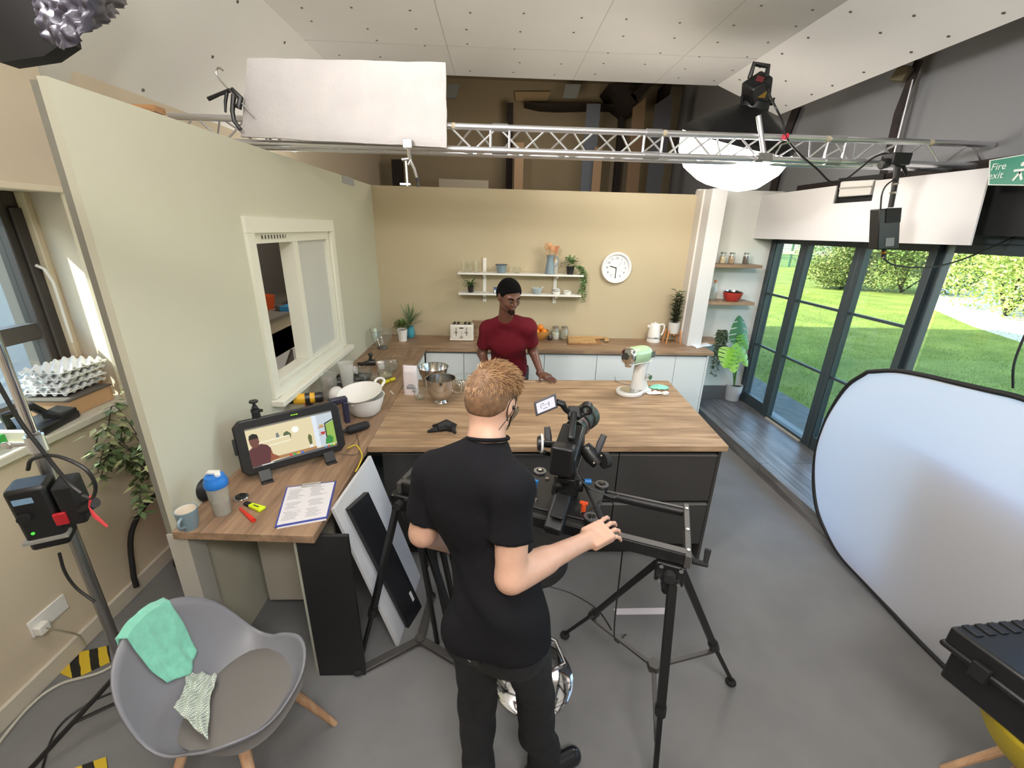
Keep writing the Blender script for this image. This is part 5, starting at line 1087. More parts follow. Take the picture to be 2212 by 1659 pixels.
# cloths beside the mixer
def crumple(name, label, c, rx_, ry_, h, mt, seed, cat='cloth', par=None):
    m = MB(); sd = Vector((seed*3.1, seed*1.7, 0))
    def f(u, v):
        r_ = v; a = u*2*math.pi; edge = 1+.28*noise.noise(Vector((math.cos(a)*1.3, math.sin(a)*1.3, seed))); x, y = rx_*r_*edge*math.cos(a), ry_*r_*edge*math.sin(a)
        z = .006+h*(1-r_**2)*(.5+.7*abs(noise.noise(Vector((x*22, y*22, 0))+sd)))+.006*noise.noise(Vector((x*60, y*60, 3))+sd)
        return Vector(c)+Vector((x, y, max(z, .002)))
    m.grid(44, 16, f, True); o = obj(name, m, mt, sol=.004); 
    return tag(o, label, cat)
crumple('mint_cloth', 'crumpled mint green cloth on the island beside the stand mixer', at(1424, 838), .085, .055, .03, CLOTHM, 1)
crumple('white_cloth', 'small crumpled white cloth in front of the mint one on the island', at(1413, 850)+Vector((0, -.01, 0)), .07, .03, .022, mat('white_linen2', (220, 220, 218), .9), 4)
t = vlabel('white_plug', 'white plug lying with the cloths on the island', 'plug', at(1437, 853)); c = at(1437, 853)
m = MB(); m.box(c+Vector((0, 0, .014)), (.05, .035, .026), (0, 0, .5)); obj('body', m, WHT, t, bev=.006)
for k in (-1, 0, 1): m = MB(); m.box(c+Vector((.03, .012+.01*k, .014)), (.018, .003, .006), (0, 0, .5)); obj('pin', m, STEEL, t)
# ------------------------------------------------------------ truss, lamps and hanging gear
TY = 3.12
tr = thing('lighting_truss', 'long silver lighting truss spanning the room above the kitchen set', 'truss', (0, TY, 2.8))
zt, zb = py(1200, 280, TY).z, py(1200, 329, TY).z
XL, XR = py(365, 247, TY).x, 3.28
z2 = zb+.0; dy = .17
for (y, z, x0) in ((TY, zt, XL), (TY, zb, XL), (TY+dy, zb-.0, XL)):
    o = obj('chord', MB().cyl((x0, y, z), (XR, y, z-.0), .0185, n=14), ALU, tr)
m = MB(); n = 34; step = (XR-XL)/n
braces = []
for k in range(n):
    xa = XL+k*step; s_ = 1 if k % 2 else -1
    z_a, z_b = (zt, zb) if k % 2 else (zb, zt)
    m = MB(); m.cyl((xa, TY, z_a), (xa+step*.95, TY, z_b), .0065, n=8); obj('front_brace', m, ALU, tr)
    y_a, y_b = (TY, TY+dy) if k % 2 else (TY+dy, TY)
    m = MB(); m.cyl((xa, y_a, zb), (xa+step*.95, y_b, zb), .0065, n=8); obj('bottom_brace', m, ALU, tr)
    z_a, z_b = (zb, zt) if k % 2 else (zt, zb); ya_ = TY+dy if k % 2 else TY; yb_ = TY if k % 2 else TY+dy
    if k < 30: m = MB(); m.cyl((xa, ya_, z_a), (xa+step*.95, yb_, z_b), .0065, n=8); obj('rear_brace', m, ALU, tr)
for px_ in (1080, 1412, 1812):
    x = py(px_, 290, TY).x
    for z in (zt, zb): m = MB(); m.cyl((x-.05, TY, z), (x+.05, TY, z), .024, n=16); j = obj('joint_sleeve', m, mat('cast_aluminium', (178, 178, 180), .45, .9), tr)
    for dx in (-.06, .06): m = MB(); m.cyl((x+dx, TY, zb), (x+dx, TY, zt), .008, n=8); obj('upright_tube', m, ALU, tr)
for px_ in (980, 1435, 1790, 2015):
    x = py(px_, 290, TY).x; m = MB(); m.cyl((x-.012, TY, zt), (x+.012, TY, zt), .0205, n=16); obj('tape_wrap', m, mat('masking_tape', (178, 166, 140), .8), tr)
# polystyrene board
PYB = TY-.10
PSM = mat('polystyrene', (188, 183, 181), .9, noise_amt=.04, nscale=6, bump=.6, bscale=60)
c4 = [py(533, 123, PYB), py(962, 133, PYB), py(965, 318, PYB), py(517, 294, PYB)]
m = MB(); N1, N2 = 26, 14
def pf2(u, v, back):
    a = c4[0].lerp(c4[1], u); b = c4[3].lerp(c4[2], u); q_ = a.lerp(b, v)
    e = min(u, 1-u, v*.6, (1-v)*.6); off = Vector((0, back, 0)); w = .006*noise.noise(q_*9)
    r_ = .012*max(0, 1-e/.03) if e < .03 else 0
    return q_+off+Vector((w, (r_ if back == 0 else -r_)+w*.6, w))
m.grid(N1, N2, lambda u, v: pf2(u, v, 0)); m.grid(N1, N2, lambda u, v: pf2(u, v, .05))
o0 = N1*N2
edge = [i for i in range(N1)]+[j*N1+N1-1 for j in range(1, N2)]+[(N2-1)*N1+i for i in range(N1-2, -1, -1)]+[j*N1 for j in range(N2-2, 0, -1)]
m.f += [(edge[i], edge[(i+1) % len(edge)], o0+edge[(i+1) % len(edge)], o0+edge[i]) for i in range(len(edge))]; m.mi += [0]*len(edge)
pb = thing('polystyrene_board', 'big white polystyrene bounce board clamped in front of the truss', 'board', (-.9, PYB, 2.6))
obj('foam_slab', m, PSM, pb)
m = MB(); bs = [c4[3]+Vector((0, -.0, -.002)), c4[2]+Vector((0, 0, -.002))]
# trigger clamp on the left edge
tc = thing('trigger_clamp', 'black trigger clamp with hooked silver bar gripping the polystyrene board', 'clamp', py(510, 230, PYB))
def cp(x, y, d=0.): return py(x, y, PYB-.03+d)
m = MB(); m.tube(spline([cp(482, 152), cp(472, 146), cp(467, 158), cp(480, 178), cp(512, 212), cp(548, 252)]), .005, 7); obj('bar', m, STEEL, tc)
m = MB(); m.tube([cp(500, 192), cp(520, 212), cp(516, 232), cp(506, 226)], [.012, .016, .018, .012], 8); obj('jaw_block', m, BLK, tc)
m = MB(); m.tube([cp(505, 205), cp(502, 240), cp(506, 262), cp(520, 280)], [.014, .013, .012, .012], 8); obj('body', m, BLK, tc)
m = MB(); m.tube([cp(497, 195), cp(475, 203), cp(450, 214)], [.012, .010, .012], 8); obj('grip', m, BLK, tc)
m = MB(); m.tube([cp(490, 200), cp(487, 220), cp(487, 243)], [.010, .009, .006], 8); obj('trigger', m, BLK, tc)
# chrome super clamp at the lower right of the board
sc = thing('super_clamp', 'chrome clamp with arm hanging under the right end of the polystyrene board', 'clamp', py(885, 330, TY-.1))
def sp_(x, y): return py(x, y, TY-.12)
m = MB(); m.box(sp_(881, 311), (.055, .05, .05), (0, 0, 0)); m.cyl(sp_(876, 313)+Vector((0, -.03, 0)), sp_(876, 313), .012, n=14); obj('jaw', m, CHR, sc, bev=.004)
m = MB(); m.tube([sp_(882, 318), sp_(884, 335), sp_(886, 345)], .013, 8); m.cyl(sp_(868, 345), sp_(884, 343), .009); m.cyl(sp_(882, 356), sp_(888, 345), .009); obj('wing_screw', m, CHR, sc)
m = MB(); m.tube([sp_(886, 345), sp_(895, 365), sp_(902, 388)], [.010, .009, .008], 8); obj('arm', m, CHR, sc)
m = MB(); m.tube([sp_(901, 384), sp_(903, 392)], .011, 8); m.cyl(sp_(903, 392), sp_(904, 404), .008); obj('tip', m, BLK, sc)
m = MB(); a = py(876, 345, 3.3); m.cyl(a, py(880, 402, 3.3), .008); m.box(py(876, 398, 3.3), (.07, .03, .012)); tag(obj('steel_hanger_rod', m, ALU), 'thin steel rod and bracket left of the hanging chrome arm', 'rod')
# octabox
ob = thing('octabox_softbox', 'large glowing octagonal softbox with black skirt behind the truss', 'softbox', OCTA)
LIT = mat('lit_diffuser', (250, 248, 240), .8, emit=(255, 247, 236), estr=17.0)
AX = OCTA_AX; RO = fr(OCTA, OCTA+AX, Vector((0, 1, 0))); OC = Vector((py(1594, 305, 3.60).x, 3.60, py(1594, 305, 3.60).z))
R0 = .415
def octo(r, h, ph=.2): return [OC+RO@Vector((r*math.cos(ph+k*math.pi/4), r*math.sin(ph+k*math.pi/4), h)) for k in range(8)]
m = MB(); prof = [(R0, -.0), (R0, .06), (R0*.94, .15), (R0*.74, .25), (R0*.42, .31), (.01, .33)]
vs = []
for r, h in prof: vs += octo(r, h)
m.add(vs, [(k*8+i, k*8+(i+1) % 8, (k+1)*8+(i+1) % 8, (k+1)*8+i) for k in range(len(prof)-1) for i in range(8)]); obj('diffuser', m, LIT, ob, smooth=60)
m = MB(); prof = [(R0*1.003, .01), (R0*1.0, -.02), (R0*.84, -.08), (R0*.55, -.15), (.11, -.215), (.08, -.23)]
vs = []
for r, h in prof: vs += octo(r, h)
m.add(vs, [(k*8+i, k*8+(i+1) % 8, (k+1)*8+(i+1) % 8, (k+1)*8+i) for k in range(len(prof)-1) for i in range(8)]); obj('skirt', m, mat('black_nylon', (13, 13, 14), .6, spec=.3), ob, smooth=25)
def oa(h, x=0, y=0): return OC+RO@Vector((x, y, h))
m = MB(); m.cyl(oa(-.21), oa(-.26), .10, .095, 24); obj('speed_ring', m, BLK, ob)
# lamp head leaning up and right
l0 = oa(-.25); l1 = py(1636, 172, 3.42); l2 = py(1641, 140, 3.41); lh = thing('film_lamp', 'black film lamp head with carry handle on top of the octabox', 'lamp', l0)
m = MB(); m.bar(l0, l1, .15, .13, up=(0, 1, 0)); obj('body', m, BLK, lh, bev=.015)
d = (l2-l1).normalized(); s_ = Vector((1, 0, -.1)).normalized()
m = MB(); m.tube([l1-s_*.055, l1-s_*.04+d*(l2-l1).length, l1+s_*.06+d*(l2-l1).length, l1+s_*.06], .017, 8); obj('carry_handle', m, BLK, lh)
m = MB(); q_ = l0.lerp(l1, .35)+Vector((0, -.070, .0)); m.box(q_, (.07, .01, .07), (.2, 0, .1)); obj('amber_label', m, mat('amber_plastic', (120, 92, 20), .5), lh)
m = MB(); q_ = l0.lerp(l1, .88)+Vector((-.02, -.068, 0)); m.box(q_, (.05, .006, .03), (.2, .2, 0)); obj('red_label', m, mat('dim_red', (96, 22, 32), .5), lh)
for k in range(4):
    m = MB(); q_ = l0.lerp(l1, .6+.07*k); m.box(q_+Vector((.0, -.068, 0)), (.11, .004, .008), (.2, .12, 0)); obj('vent_slot', m, BLK2, lh)
m = MB(); m.tube([l0.lerp(l1, .2)-s_*.10, l0-s_*.10-d*.05, l0+s_*.10-d*.06, l0.lerp(l1, .2)+s_*.10], .012, 8); obj('yoke', m, BLK, lh)
m = MB(); q_ = l0.lerp(l1, .1); m.cyl(q_+s_*.08, q_+s_*.13, .018); m.tube([q_+s_*.125, q_+s_*.135+d*.03], .008, 6); obj('yoke_lever', m, BLK, lh)
m = MB(); a = py(1638, 250, 3.10); b = py(1652, 345, 3.09); m.cyl(a, b, .016); st_ = thing('spigot_clamp', 'silver spigot and clamp holding the octabox on the truss', 'clamp', b); obj('spigot', m, ALU, st_)
m = MB(); m.box(b+Vector((-.02, 0, .01)), (.10, .08, .05)); m.cyl(b+Vector((-.08, -.03, 0)), b+Vector((-.03, -.03, 0)), .02); obj('clamp_body', m, mat('worn_steel', (150, 148, 146), .4, .8), st_, bev=.005)
m = MB(); m.tube([b+Vector((.02, -.05, .0)), b+Vector((.06, -.05, .08)), b+Vector((.12, -.05, .10))], .006, 6); obj('lever', m, STEEL, st_)
m = MB(); a = py(1697, 295, 3.09); m.box(a, (.03, .03, .035)); tag(obj('red_tape_knot', m, mat('red_tape', (196, 40, 62), .5), bev=.005), 'small red tape knot around the truss chord and cable', 'tape')
def hc(pts, Y=3.08): return [py(x, y, Y) for x, y in pts]
cable('lamp_power_cable', [py(1655, 188, 3.38)]+hc([(1672, 225), (1690, 262), (1700, 300), (1730, 335), (1765, 365), (1795, 393), (1825, 388), (1860, 362), (1885, 342), (1910, 332), (1935, 335)]), .006, BLK, 'black cable looping from the octabox head along the truss to the clamp')
# hanging ballast on an arm
hb = thing('hanging_power_box', 'black power box hanging by a black arm from the right of the truss', 'power box', py(1912, 450, 2.98))
def h(x, y): return py(x, y, 3.0)
m = MB(); m.box(h(1935, 345), (.12, .10, .07)); m.cyl(h(1918, 352), h(1902, 356), .03); m.tube([h(1946, 350), h(1960, 378)], .012, 6); obj('clamp', m, BLK, hb, bev=.006)
m = MB(); m.tube([h(1940, 350), h(1936, 380), h(1931, 410), h(1924, 448)], [.02, .018, .016, .016], 10); obj('arm', m, BLK, hb)
for x, y in ((1934, 395), (1930, 414)): m = MB(); m.cyl(h(x, y), h(x-.5, y+4), .021, n=12); obj('arm_collar', m, STEEL, hb)
m = MB(); m.prism([h(1892, 452), h(1938, 449), h(1934, 537), h(1888, 539)], (0, -.03, 0), (0, .05, 0)); bx_ = obj('box', m, BLK, hb, bev=.006)
m = MB(); m.prism([h(1906, 450), h(1938, 449), h(1935, 480), h(1904, 482)], (0, -.036, 0), (0, -.03, 0)); obj('cover', m, BLK2, bx_)
m = MB(); m.prism([h(1905, 514), h(1923, 513), h(1922, 531), h(1904, 532)], (0, -.033, 0), (0, -.031, 0)); obj('rating_label', m, mat('label_grey', (120, 120, 120), .5), bx_)
m = MB(); m.cyl(h(1910, 539), h(1909, 556), .014); obj('socket', m, BLK, hb)
m = MB(); m.cyl(h(1909, 543), h(1909, 547), .016); m.cyl(h(1909, 553), h(1908, 557), .012); obj('gold_ring', m, mat('brass', (196, 146, 50), .3, 1), hb)
cable('box_feed_cable', hc([(1936, 385), (1915, 400), (1905, 420), (1902, 452)], 2.98), .005, BLK, 'short cable from the arm into the top of the hanging power box')
cable('window_cable', hc([(1908, 556), (1925, 570), (1960, 577), (2020, 576), (2080, 560), (2140, 535), (2215, 500)], 2.7), .0055, BLK, 'black cable swagging from the hanging power box to the right edge')
cable('thin_wire', hc([(2095, 528), (2140, 530), (2230, 531)], 2.75), .002, BLK, 'thin wire stretched below the black blind at the right edge')
cable('dropping_cable', [py(2230, 690, 2.2), py(2205, 745, 2.2), py(2190, 790, 2.2), py(2188, 838, 2.2)], .006, BLK, 'black cable hanging behind the top of the white reflector, right edge')
# near softbox (upper left corner)
YF = .86
ns = thing('near_softbox', 'black softbox with crinkled dark skirt poking into the upper left corner', 'softbox', py(60, 40, YF))
def nf_(x, y, Y=YF): return py(x, y, Y)
m = MB(); m.prism([nf_(-260, -90), nf_(0, 135), nf_(95, 121), nf_(140, 90), nf_(90, -150)], (0, 0, 0), (0, .03, 0)); obj('side_panel', m, BLK2, ns)
m = MB()
def cr(u, v):
    top = nf_(75+u*250, -170); bx2 = [(72, 20), (82, 62), (100, 90), (120, 98), (150, 113), (168, 90), (190, 88), (212, 62), (238, 38), (262, 20), (278, -10)]
    k = u*(len(bx2)-1); i = min(int(k), len(bx2)-2); f_ = k-i; x = bx2[i][0]*(1-f_)+bx2[i+1][0]*f_; y = bx2[i][1]*(1-f_)+bx2[i+1][1]*f_
    Yc = YF-.02-.10*math.sin(math.pi*u); b_ = nf_(x, y, Yc); top = nf_(75+u*250, -170, Yc); q_ = top.lerp(b_, v); nz = noise.noise(q_*34)*.012+noise.noise(q_*85)*.010+noise.noise(q_*170)*.004
    return q_+Vector((nz*.3, nz, 0))
m.grid(70, 46, cr); obj('crinkled_skirt', m, mat('crinkled_nylon', (74, 71, 84), .4), ns, smooth=80)
# ------------------------------------------------------------ slider on two tripods with film camera
RZ = .985
A0, A1 = Vector((.745, 1.305, RZ)), Vector((-.445, 1.795, RZ)); B0, B1 = Vector((.855, 1.585, RZ)), Vector((-.355, 2.07, RZ))
DG = mat('anodised_black', (66, 64, 62), .45); DG2 = mat('anodised_dark', (30, 30, 31), .4, .3)
sl = thing('camera_slider', 'black two-rail camera slider resting on the two tripods', 'slider', (A0+B1)/2)
m = MB(); m.bar(A0, A1, .042, .05); obj('rail', m, DG2, sl, bev=.003)
m = MB(); m.bar(A0+Vector((0, 0, .026)), A1+Vector((0, 0, .026)), .030, .004); obj('rail_cap', m, DG, sl)
m = MB(); m.cyl(B0, B1, .022, n=20); obj('rail', m, DG2, sl); m = MB(); m.bar(B0+Vector((0, 0, .020)), B1+Vector((0, 0, .020)), .012, .006); obj('rail_cap', m, DG, sl)
for P0, P1 in ((A0, B0), (A1, B1)):
    dd = (P1-P0).normalized(); m = MB(); m.bar(P0-dd*.03, P1+dd*.03, .022, .055); e = obj('end_plate', m, DG, sl, bev=.002)
    for t_ in (.02, .45, .95): m = MB(); q_ = P0.lerp(P1, t_); m.cyl(q_+Vector((0, 0, .022)), q_+Vector((0, 0, .033)), .006, n=10); obj('bolt', m, STEEL, e)
ra = (A1-A0).normalized(); pe = Vector((ra.y, -ra.x, 0)); 
if pe.y > 0: pe = -pe
m = MB(); q_ = A0-ra*.02+Vector((0, 0, -.01)); m.cyl(q_, q_-ra*.055, .012, .010); obj('brake_handle', m, RUB, sl)
m = MB(); m.cyl(q_-ra*.045, q_-ra*.055+Vector((.0, .02, .055)), .009, .012); obj('brake_lever', m, RUB, sl)
def tripod(name, top, feet, label, hub=None, rail=A0, side=1):
    t = thing(name, label, 'tripod', (top.x, top.y, 0))
    m = MB(); m.box(top+Vector((0, 0, -.05)), (.11, .10, .09), Matrix.Rotation(math.atan2(ra.y, ra.x), 3, 'Z')); h_ = obj('head_block', m, BLK, t, bev=.006)
    f_ = top+Vector((0, 0, -.045))+pe*.052
    for dx in (-.036, .036):
        for dz in (-.034, .034): m = MB(); q_ = f_+ra*dx+Vector((0, 0, dz)); m.cyl(q_, q_+pe*.010, .008, n=12); obj('bolt', m, STEEL, h_)
    m = MB(); m.cyl(f_, f_+pe*.03, .022, .020, 18); obj('locking_knob', m, RUB, h_)
    m = MB(); m.cyl(top+Vector((0, 0, -.09)), top+Vector((0, 0, -.16)), .035, .02); m.ell(top+Vector((0, 0, -.17)), (.018, .018, .018)); obj('bowl_clamp', m, BLK, t)
    for f in feet:
        f = Vector(f); d = (f-top); s = top+Vector((0, 0, -.06))+Vector((d.x, d.y, 0)).normalized()*.05
        m = MB(); m.bar(s, s.lerp(f, .62), .034, .026); lg = obj('leg', m, BLK, t, bev=.004)
        m = MB(); m.bar(s.lerp(f, .60), f+Vector((0, 0, .03)), .020, .018); obj('lower_leg', m, DG2, lg, bev=.003)
        m = MB(); m.cyl(s.lerp(f, .60), s.lerp(f, .645), .024, .022, 10); obj('leg_clamp', m, BLK, lg)
        m = MB(); m.ell(f+Vector((0, 0, .018)), (.026, .026, .018)); obj('rubber_foot', m, RUB, lg)
    return t
tp = Vector((A0.x, A0.y, 0))-ra*-.06; tp.z = RZ-.03
t2 = tripod('slider_tripod', Vector((.705, 1.345, .955)), [pz(1220, 1377, 0), pz(1577, 1478, 0), Vector((.675, 1.09, 0))], 'black tripod under the right end of the slider, nearest the camera')
hub = Vector((.735, 1.38, .30)); 
for (fx, fy) in ((1220, 1377), (1577, 1478)):
    f = pz(fx, fy, 0); q_ = Vector((.705, 1.345, .895)).lerp(f, .66); m = MB(); m.bar(hub, q_, .018, .012); obj('spreader_arm', m, DG, t2)
m = MB(); m.bar(hub, Vector((.705, 1.345, .895)).lerp(Vector((.675, 1.09, 0)), .8), .018, .012); obj('spreader_arm', m, DG, t2)
m = MB(); m.cyl(hub+Vector((0, 0, -.015)), hub+Vector((0, 0, .02)), .03, n=6); obj('spreader_hub', m, DG, t2)
lt = Vector((-.43, 1.80, .955)); lf = [pz(775, 1455, 0), pz(1010, 1445, 0), Vector((-.38, 2.06, 0))]
t3 = tripod('slider_tripod', lt, lf, 'black tripod under the left end of the slider, beside the leaning boards')
hb2 = pz(908, 1385, .01)
for f in lf: m = MB(); m.bar(hb2+Vector((0, 0, .012)), f+Vector((0, 0, .012)), .042, .02); obj('floor_spreader_arm', m, DG, t3, bev=.003)
m = MB(); m.cyl(hb2, hb2+Vector((0, 0, .03)), .028, n=20); obj('spreader_hub', m, DG, t3); m = MB(); m.cyl(hb2+Vector((0, 0, .03)), hb2+Vector((0, 0, .036)), .018, n=20); obj('hub_cap', m, STEEL, t3)
# dolly plate with wheels on the rails
dc = Vector((.31, 1.64, RZ+.055)); 
RR = Matrix((ra, Vector((-ra.y, ra.x, 0)), Vector((0, 0, 1)))).transposed()
def dl(x, y, z=0): return dc+RR@Vector((x, y, z))      # x to the left end, y across, z up
dol = thing('slider_dolly', 'black dolly plate with wheels carrying the film camera on the slider', 'dolly', dc)
m = MB(); m.box(dc, (.34, .30, .014), RR); obj('plate', m, BLK, dol, bev=.003)
for x in (-.15, .15):
    for y in (-.13, .13):
        m = MB(); m.cyl(dl(x, y, -.01), dl(x, y, .012), .032, .032, 24); w_ = obj('wheel', m, BLK, dol, bev=.003)
        m = MB(); m.lathe([(.018, 0), (.031, 0), (.031, .003), (.018, .003)], dl(x, y, .012), 24); obj('wheel_ring', m, mat('ring_grey', (110, 110, 112), .3, .6), w_)
        m = MB(); m.cyl(dl(x, y, .012), dl(x, y, .020), .009, n=12); obj('wheel_bolt', m, STEEL, w_)
for x in (-.10, .0, .10):
    for y in (-.08, .10): m = MB(); m.cyl(dl(x, y, .007), dl(x, y, .014), .009, n=14); obj('plate_bolt', m, STEEL, dol)
for x, y, cl in ((.13, .02, (36, 110, 176)), (-.02, .13, (36, 110, 176)), (-.11, .10, (220, 84, 36))):
    m = MB(); m.cyl(dl(x, y, .01), dl(x, y, .05), .012, .010, 8); m.box(dl(x, y, .05), (.035, .012, .012), RR); obj('lock_lever', m, mat('lever_%d' % cl[0], cl, .4), dol, bev=.002)
# film camera
fcm = thing('film_camera', 'black cinema camera with grips, monitor and battery on the slider', 'camera', dl(0, 0, .01))
def k_(x, y, Y): return py(x, y, Y)
def seg(name, a, b, w, h, m_=BLK, bev=.004, up=(0, 0, 1), par=fcm):
    mb = MB(); mb.bar(a, b, w, h, up=up); return obj(name, mb, m_, par, bev=bev)
fh = thing('fluid_head', 'black fluid head with pan bar under the film camera', 'tripod head', dl(0, 0, .008))
m = MB(); m.cyl(dl(0, 0, .008), dl(0, 0, .05), .055, .05, 28); obj('base', m, BLK, fh)
m = MB(); m.box(k_(1228, 1045, 1.63), (.085, .07, .10)); obj('tilt_block', m, BLK, fh, bev=.01)
m = MB(); c = k_(1228, 1045, 1.63); m.cyl(c+Vector((-.06, 0, 0)), c+Vector((.06, 0, 0)), .035, n=24); obj('tilt_drum', m, BLK, fh)
m = MB(); a = k_(1258, 1035, 1.62); b = k_(1298, 1118, 1.42); m.cyl(a, b, .0085); obj('pan_bar', m, BLK, fh); m = MB(); m.cyl(a.lerp(b, .75), b.lerp(a, -.1), .0125); obj('pan_grip', m, RUB, fh)
m = MB(); c = k_(1262, 1040, 1.60); m.cyl(c, c+Vector((.03, 0, 0)), .012); obj('tilt_lock', m, mat('lever_36', None), fh)
body = k_(1228, 985, 1.67)
seg('camera_body', k_(1215, 1010, 1.56), k_(1240, 935, 1.76), .105, .11, BLK, .012)
seg('rear_housing', k_(1212, 1000, 1.52)+Vector((0, 0, -.0)), k_(1218, 985, 1.58), .095, .13, DG2, .01)
seg('base_plate', k_(1222, 1040, 1.55), k_(1240, 985, 1.80), .075, .02, DG2, .003)
seg('rear_battery', k_(1193, 1150, 1.42), k_(1215, 1075, 1.55), .075, .055, BLK, .008)
seg('battery_cover', k_(1200, 1128, 1.44)+Vector((0, -.012, .028)), k_(1216, 1078, 1.545)+Vector((0, -.012, .030)), .055, .012, DG2, .004)
m = MB(); a, b = k_(1240, 930, 1.76), k_(1262, 905, 1.92); m.cyl(a, b, .048, .052, 30); ln = obj('lens', m, BLK, fcm)
m = MB(); m.lathe([(.053, 0), (.055, .006), (.055, .014), (.053, .02)], a.lerp(b, .45), 30, fr(a, b)); obj('focus_ring', m, RUB, ln)
m = MB(); m.lathe([(.0545, 0), (.0545, .006)], a.lerp(b, .25), 30, fr(a, b)); obj('red_ring', m, mat('lens_red', (150, 30, 46), .4), ln)
m = MB(); m.cyl(b, b+(b-a).normalized()*.05, .060, .066, 30); obj('lens_hood', m, mat('hood_dark_green', (44, 50, 40), .5), ln)
# top handle
seg('top_handle', k_(1232, 965, 1.60)+Vector((0, 0, .03)), k_(1240, 890, 1.74)+Vector((0, 0, .0)), .03, .032, BLK, .01)
seg('handle_mount', k_(1240, 905, 1.72), k_(1240, 880, 1.76), .055, .04, BLK, .006)
m = MB(); c = k_(1268, 882, 1.74); m.lathe([(.016, -.018), (.026, -.018), (.026, .018), (.016, .018), (.016, -.018)], c, 26, fr((0, 0, 0), (.3, 1, .2))); obj('ring_mount', m, BLK, fcm)
seg('ring_arm', k_(1250, 900, 1.74), k_(1264, 892, 1.74), .022, .02, BLK, .004)
# small monitor on arm
mc = k_(1179, 875, 1.72); sm_x = (k_(1203, 865, 1.72)-k_(1155, 885, 1.72)).normalized(); sm_u = (k_(1172, 860, 1.72)-k_(1178, 893, 1.70)).normalized(); smn = sm_x.cross(sm_u); 
if smn.y > 0: smn = -smn
Wm, Hm = (k_(1203, 865, 1.72)-k_(1155, 885, 1.72)).length, .062
m = MB(); m.prism([mc-sm_x*Wm/2-sm_u*Hm/2, mc+sm_x*Wm/2-sm_u*Hm/2, mc+sm_x*Wm/2+sm_u*Hm/2, mc-sm_x*Wm/2+sm_u*Hm/2], (0, 0, 0), -smn*.018); lm = obj('lcd_monitor', m, mat('lcd_case', (60, 60, 66), .4), fcm, bev=.004)
m = MB(); W2, H2 = Wm*.40, Hm*.36; m.prism([mc-sm_x*W2-sm_u*H2, mc+sm_x*W2-sm_u*H2, mc+sm_x*W2+sm_u*H2, mc-sm_x*W2+sm_u*H2], smn*.001, smn*.002); obj('lcd_screen', m, mat('lcd_bright', (20, 20, 20), .3, emit=(232, 228, 238), estr=1.0), lm)
for (u, v, a_, b_) in ((-.1, -.5, .5, .10), (.35, 0, .06, .9), (-.55, .1, .05, .8), (0, .15, .8, .06), (-.3, .5, .3, .12)):
    m = MB(); q_ = mc+sm_x*W2*u+sm_u*H2*v+smn*.0025; m.prism([q_-sm_x*W2*a_/2-sm_u*H2*b_/2, q_+sm_x*W2*a_/2-sm_u*H2*b_/2, q_+sm_x*W2*a_/2+sm_u*H2*b_/2, q_-sm_x*W2*a_/2+sm_u*H2*b_/2], (0, 0, 0), smn*.0004); obj('lcd_dark_area', m, mat('lcd_dark', (20, 20, 20), .3, emit=(90, 86, 100), estr=.5), lm)
m = MB(); m.tube([k_(1203, 868, 1.72), k_(1215, 872, 1.72), k_(1222, 885, 1.73), k_(1232, 892, 1.74)], [.014, .016, .012, .012], 10); obj('monitor_arm', m, BLK, fcm)
# follow focus / left hand wheel
c = k_(1170, 958, 1.66); m = MB(); m.cyl(c+Vector((-.018, 0, 0)), c+Vector((-.006, 0, 0)), .030, .034, 28); obj('focus_knob', m, BLK, fcm)
m = MB(); m.cyl(c+Vector((-.005, 0, 0)), c+Vector((.004, 0, 0)), .042, .042, 36); obj('focus_disc', m, mat('marking_disc', (206, 208, 206), .4), fcm)
m = MB(); m.cyl(c, k_(1205, 962, 1.70), .015); obj('focus_axle', m, BLK, fcm)
m = MB(); m.tube([k_(1186, 965, 1.70), k_(1184, 945, 1.72), k_(1182, 922, 1.74)], [.014, .018, .014], 10); obj('left_grip', m, mat('grip_grey', (52, 52, 54), .6), fcm)
m = MB(); m.cyl(k_(1176, 978, 1.66), k_(1200, 985, 1.68), .009); m.ell(k_(1176, 978, 1.66), (.011, .011, .011)); obj('left_rosette', m, BLK, fcm)
# right hand grip
m = MB(); m.tube([k_(1262, 965, 1.68), k_(1278, 985, 1.66), k_(1292, 1002, 1.64)], [.030, .036, .028], 14); obj('right_grip', m, BLK, fcm)
m = MB(); m.tube([k_(1290, 978, 1.66), k_(1296, 960, 1.67), k_(1305, 940, 1.69)], [.013, .016, .014], 10); obj('right_strap', m, mat('grip_grey', None), fcm)
m = MB(); c = k_(1292, 995, 1.62); m.cyl(c+Vector((.02, 0, 0)), c+Vector((.045, .01, 0)), .036, .034, 24); obj('grip_dial', m, BLK2, fcm)
for x, y in ((1283, 1000), (1299, 984), (1271, 968)): m = MB(); m.cyl(k_(x, y, 1.615), k_(x, y, 1.60), .004, n=8); obj('grip_button', m, STEEL, fcm)
cable('camera_cable', [k_(1243, 1002, 1.60), k_(1250, 1030, 1.56), k_(1275, 1055, 1.56), k_(1300, 1066, 1.60), k_(1325, 1075, 1.62), k_(1337, 1068, 1.64)], .0035, mat('dark_flex', (60, 58, 56), .5), 'dark cable running from the film camera body down to the slider rail')
cable('floor_cable', [pz(1180, 1265, .004), pz(1230, 1280, .004), pz(1285, 1312, .004), pz(1315, 1350, .004), pz(1335, 1388, .004), pz(1352, 1370, .02), Vector((.56, 1.45, .4)), Vector((.55, 1.47, .9))], .0035, BLK, 'thin black cable looping down from the slider rail to the floor')
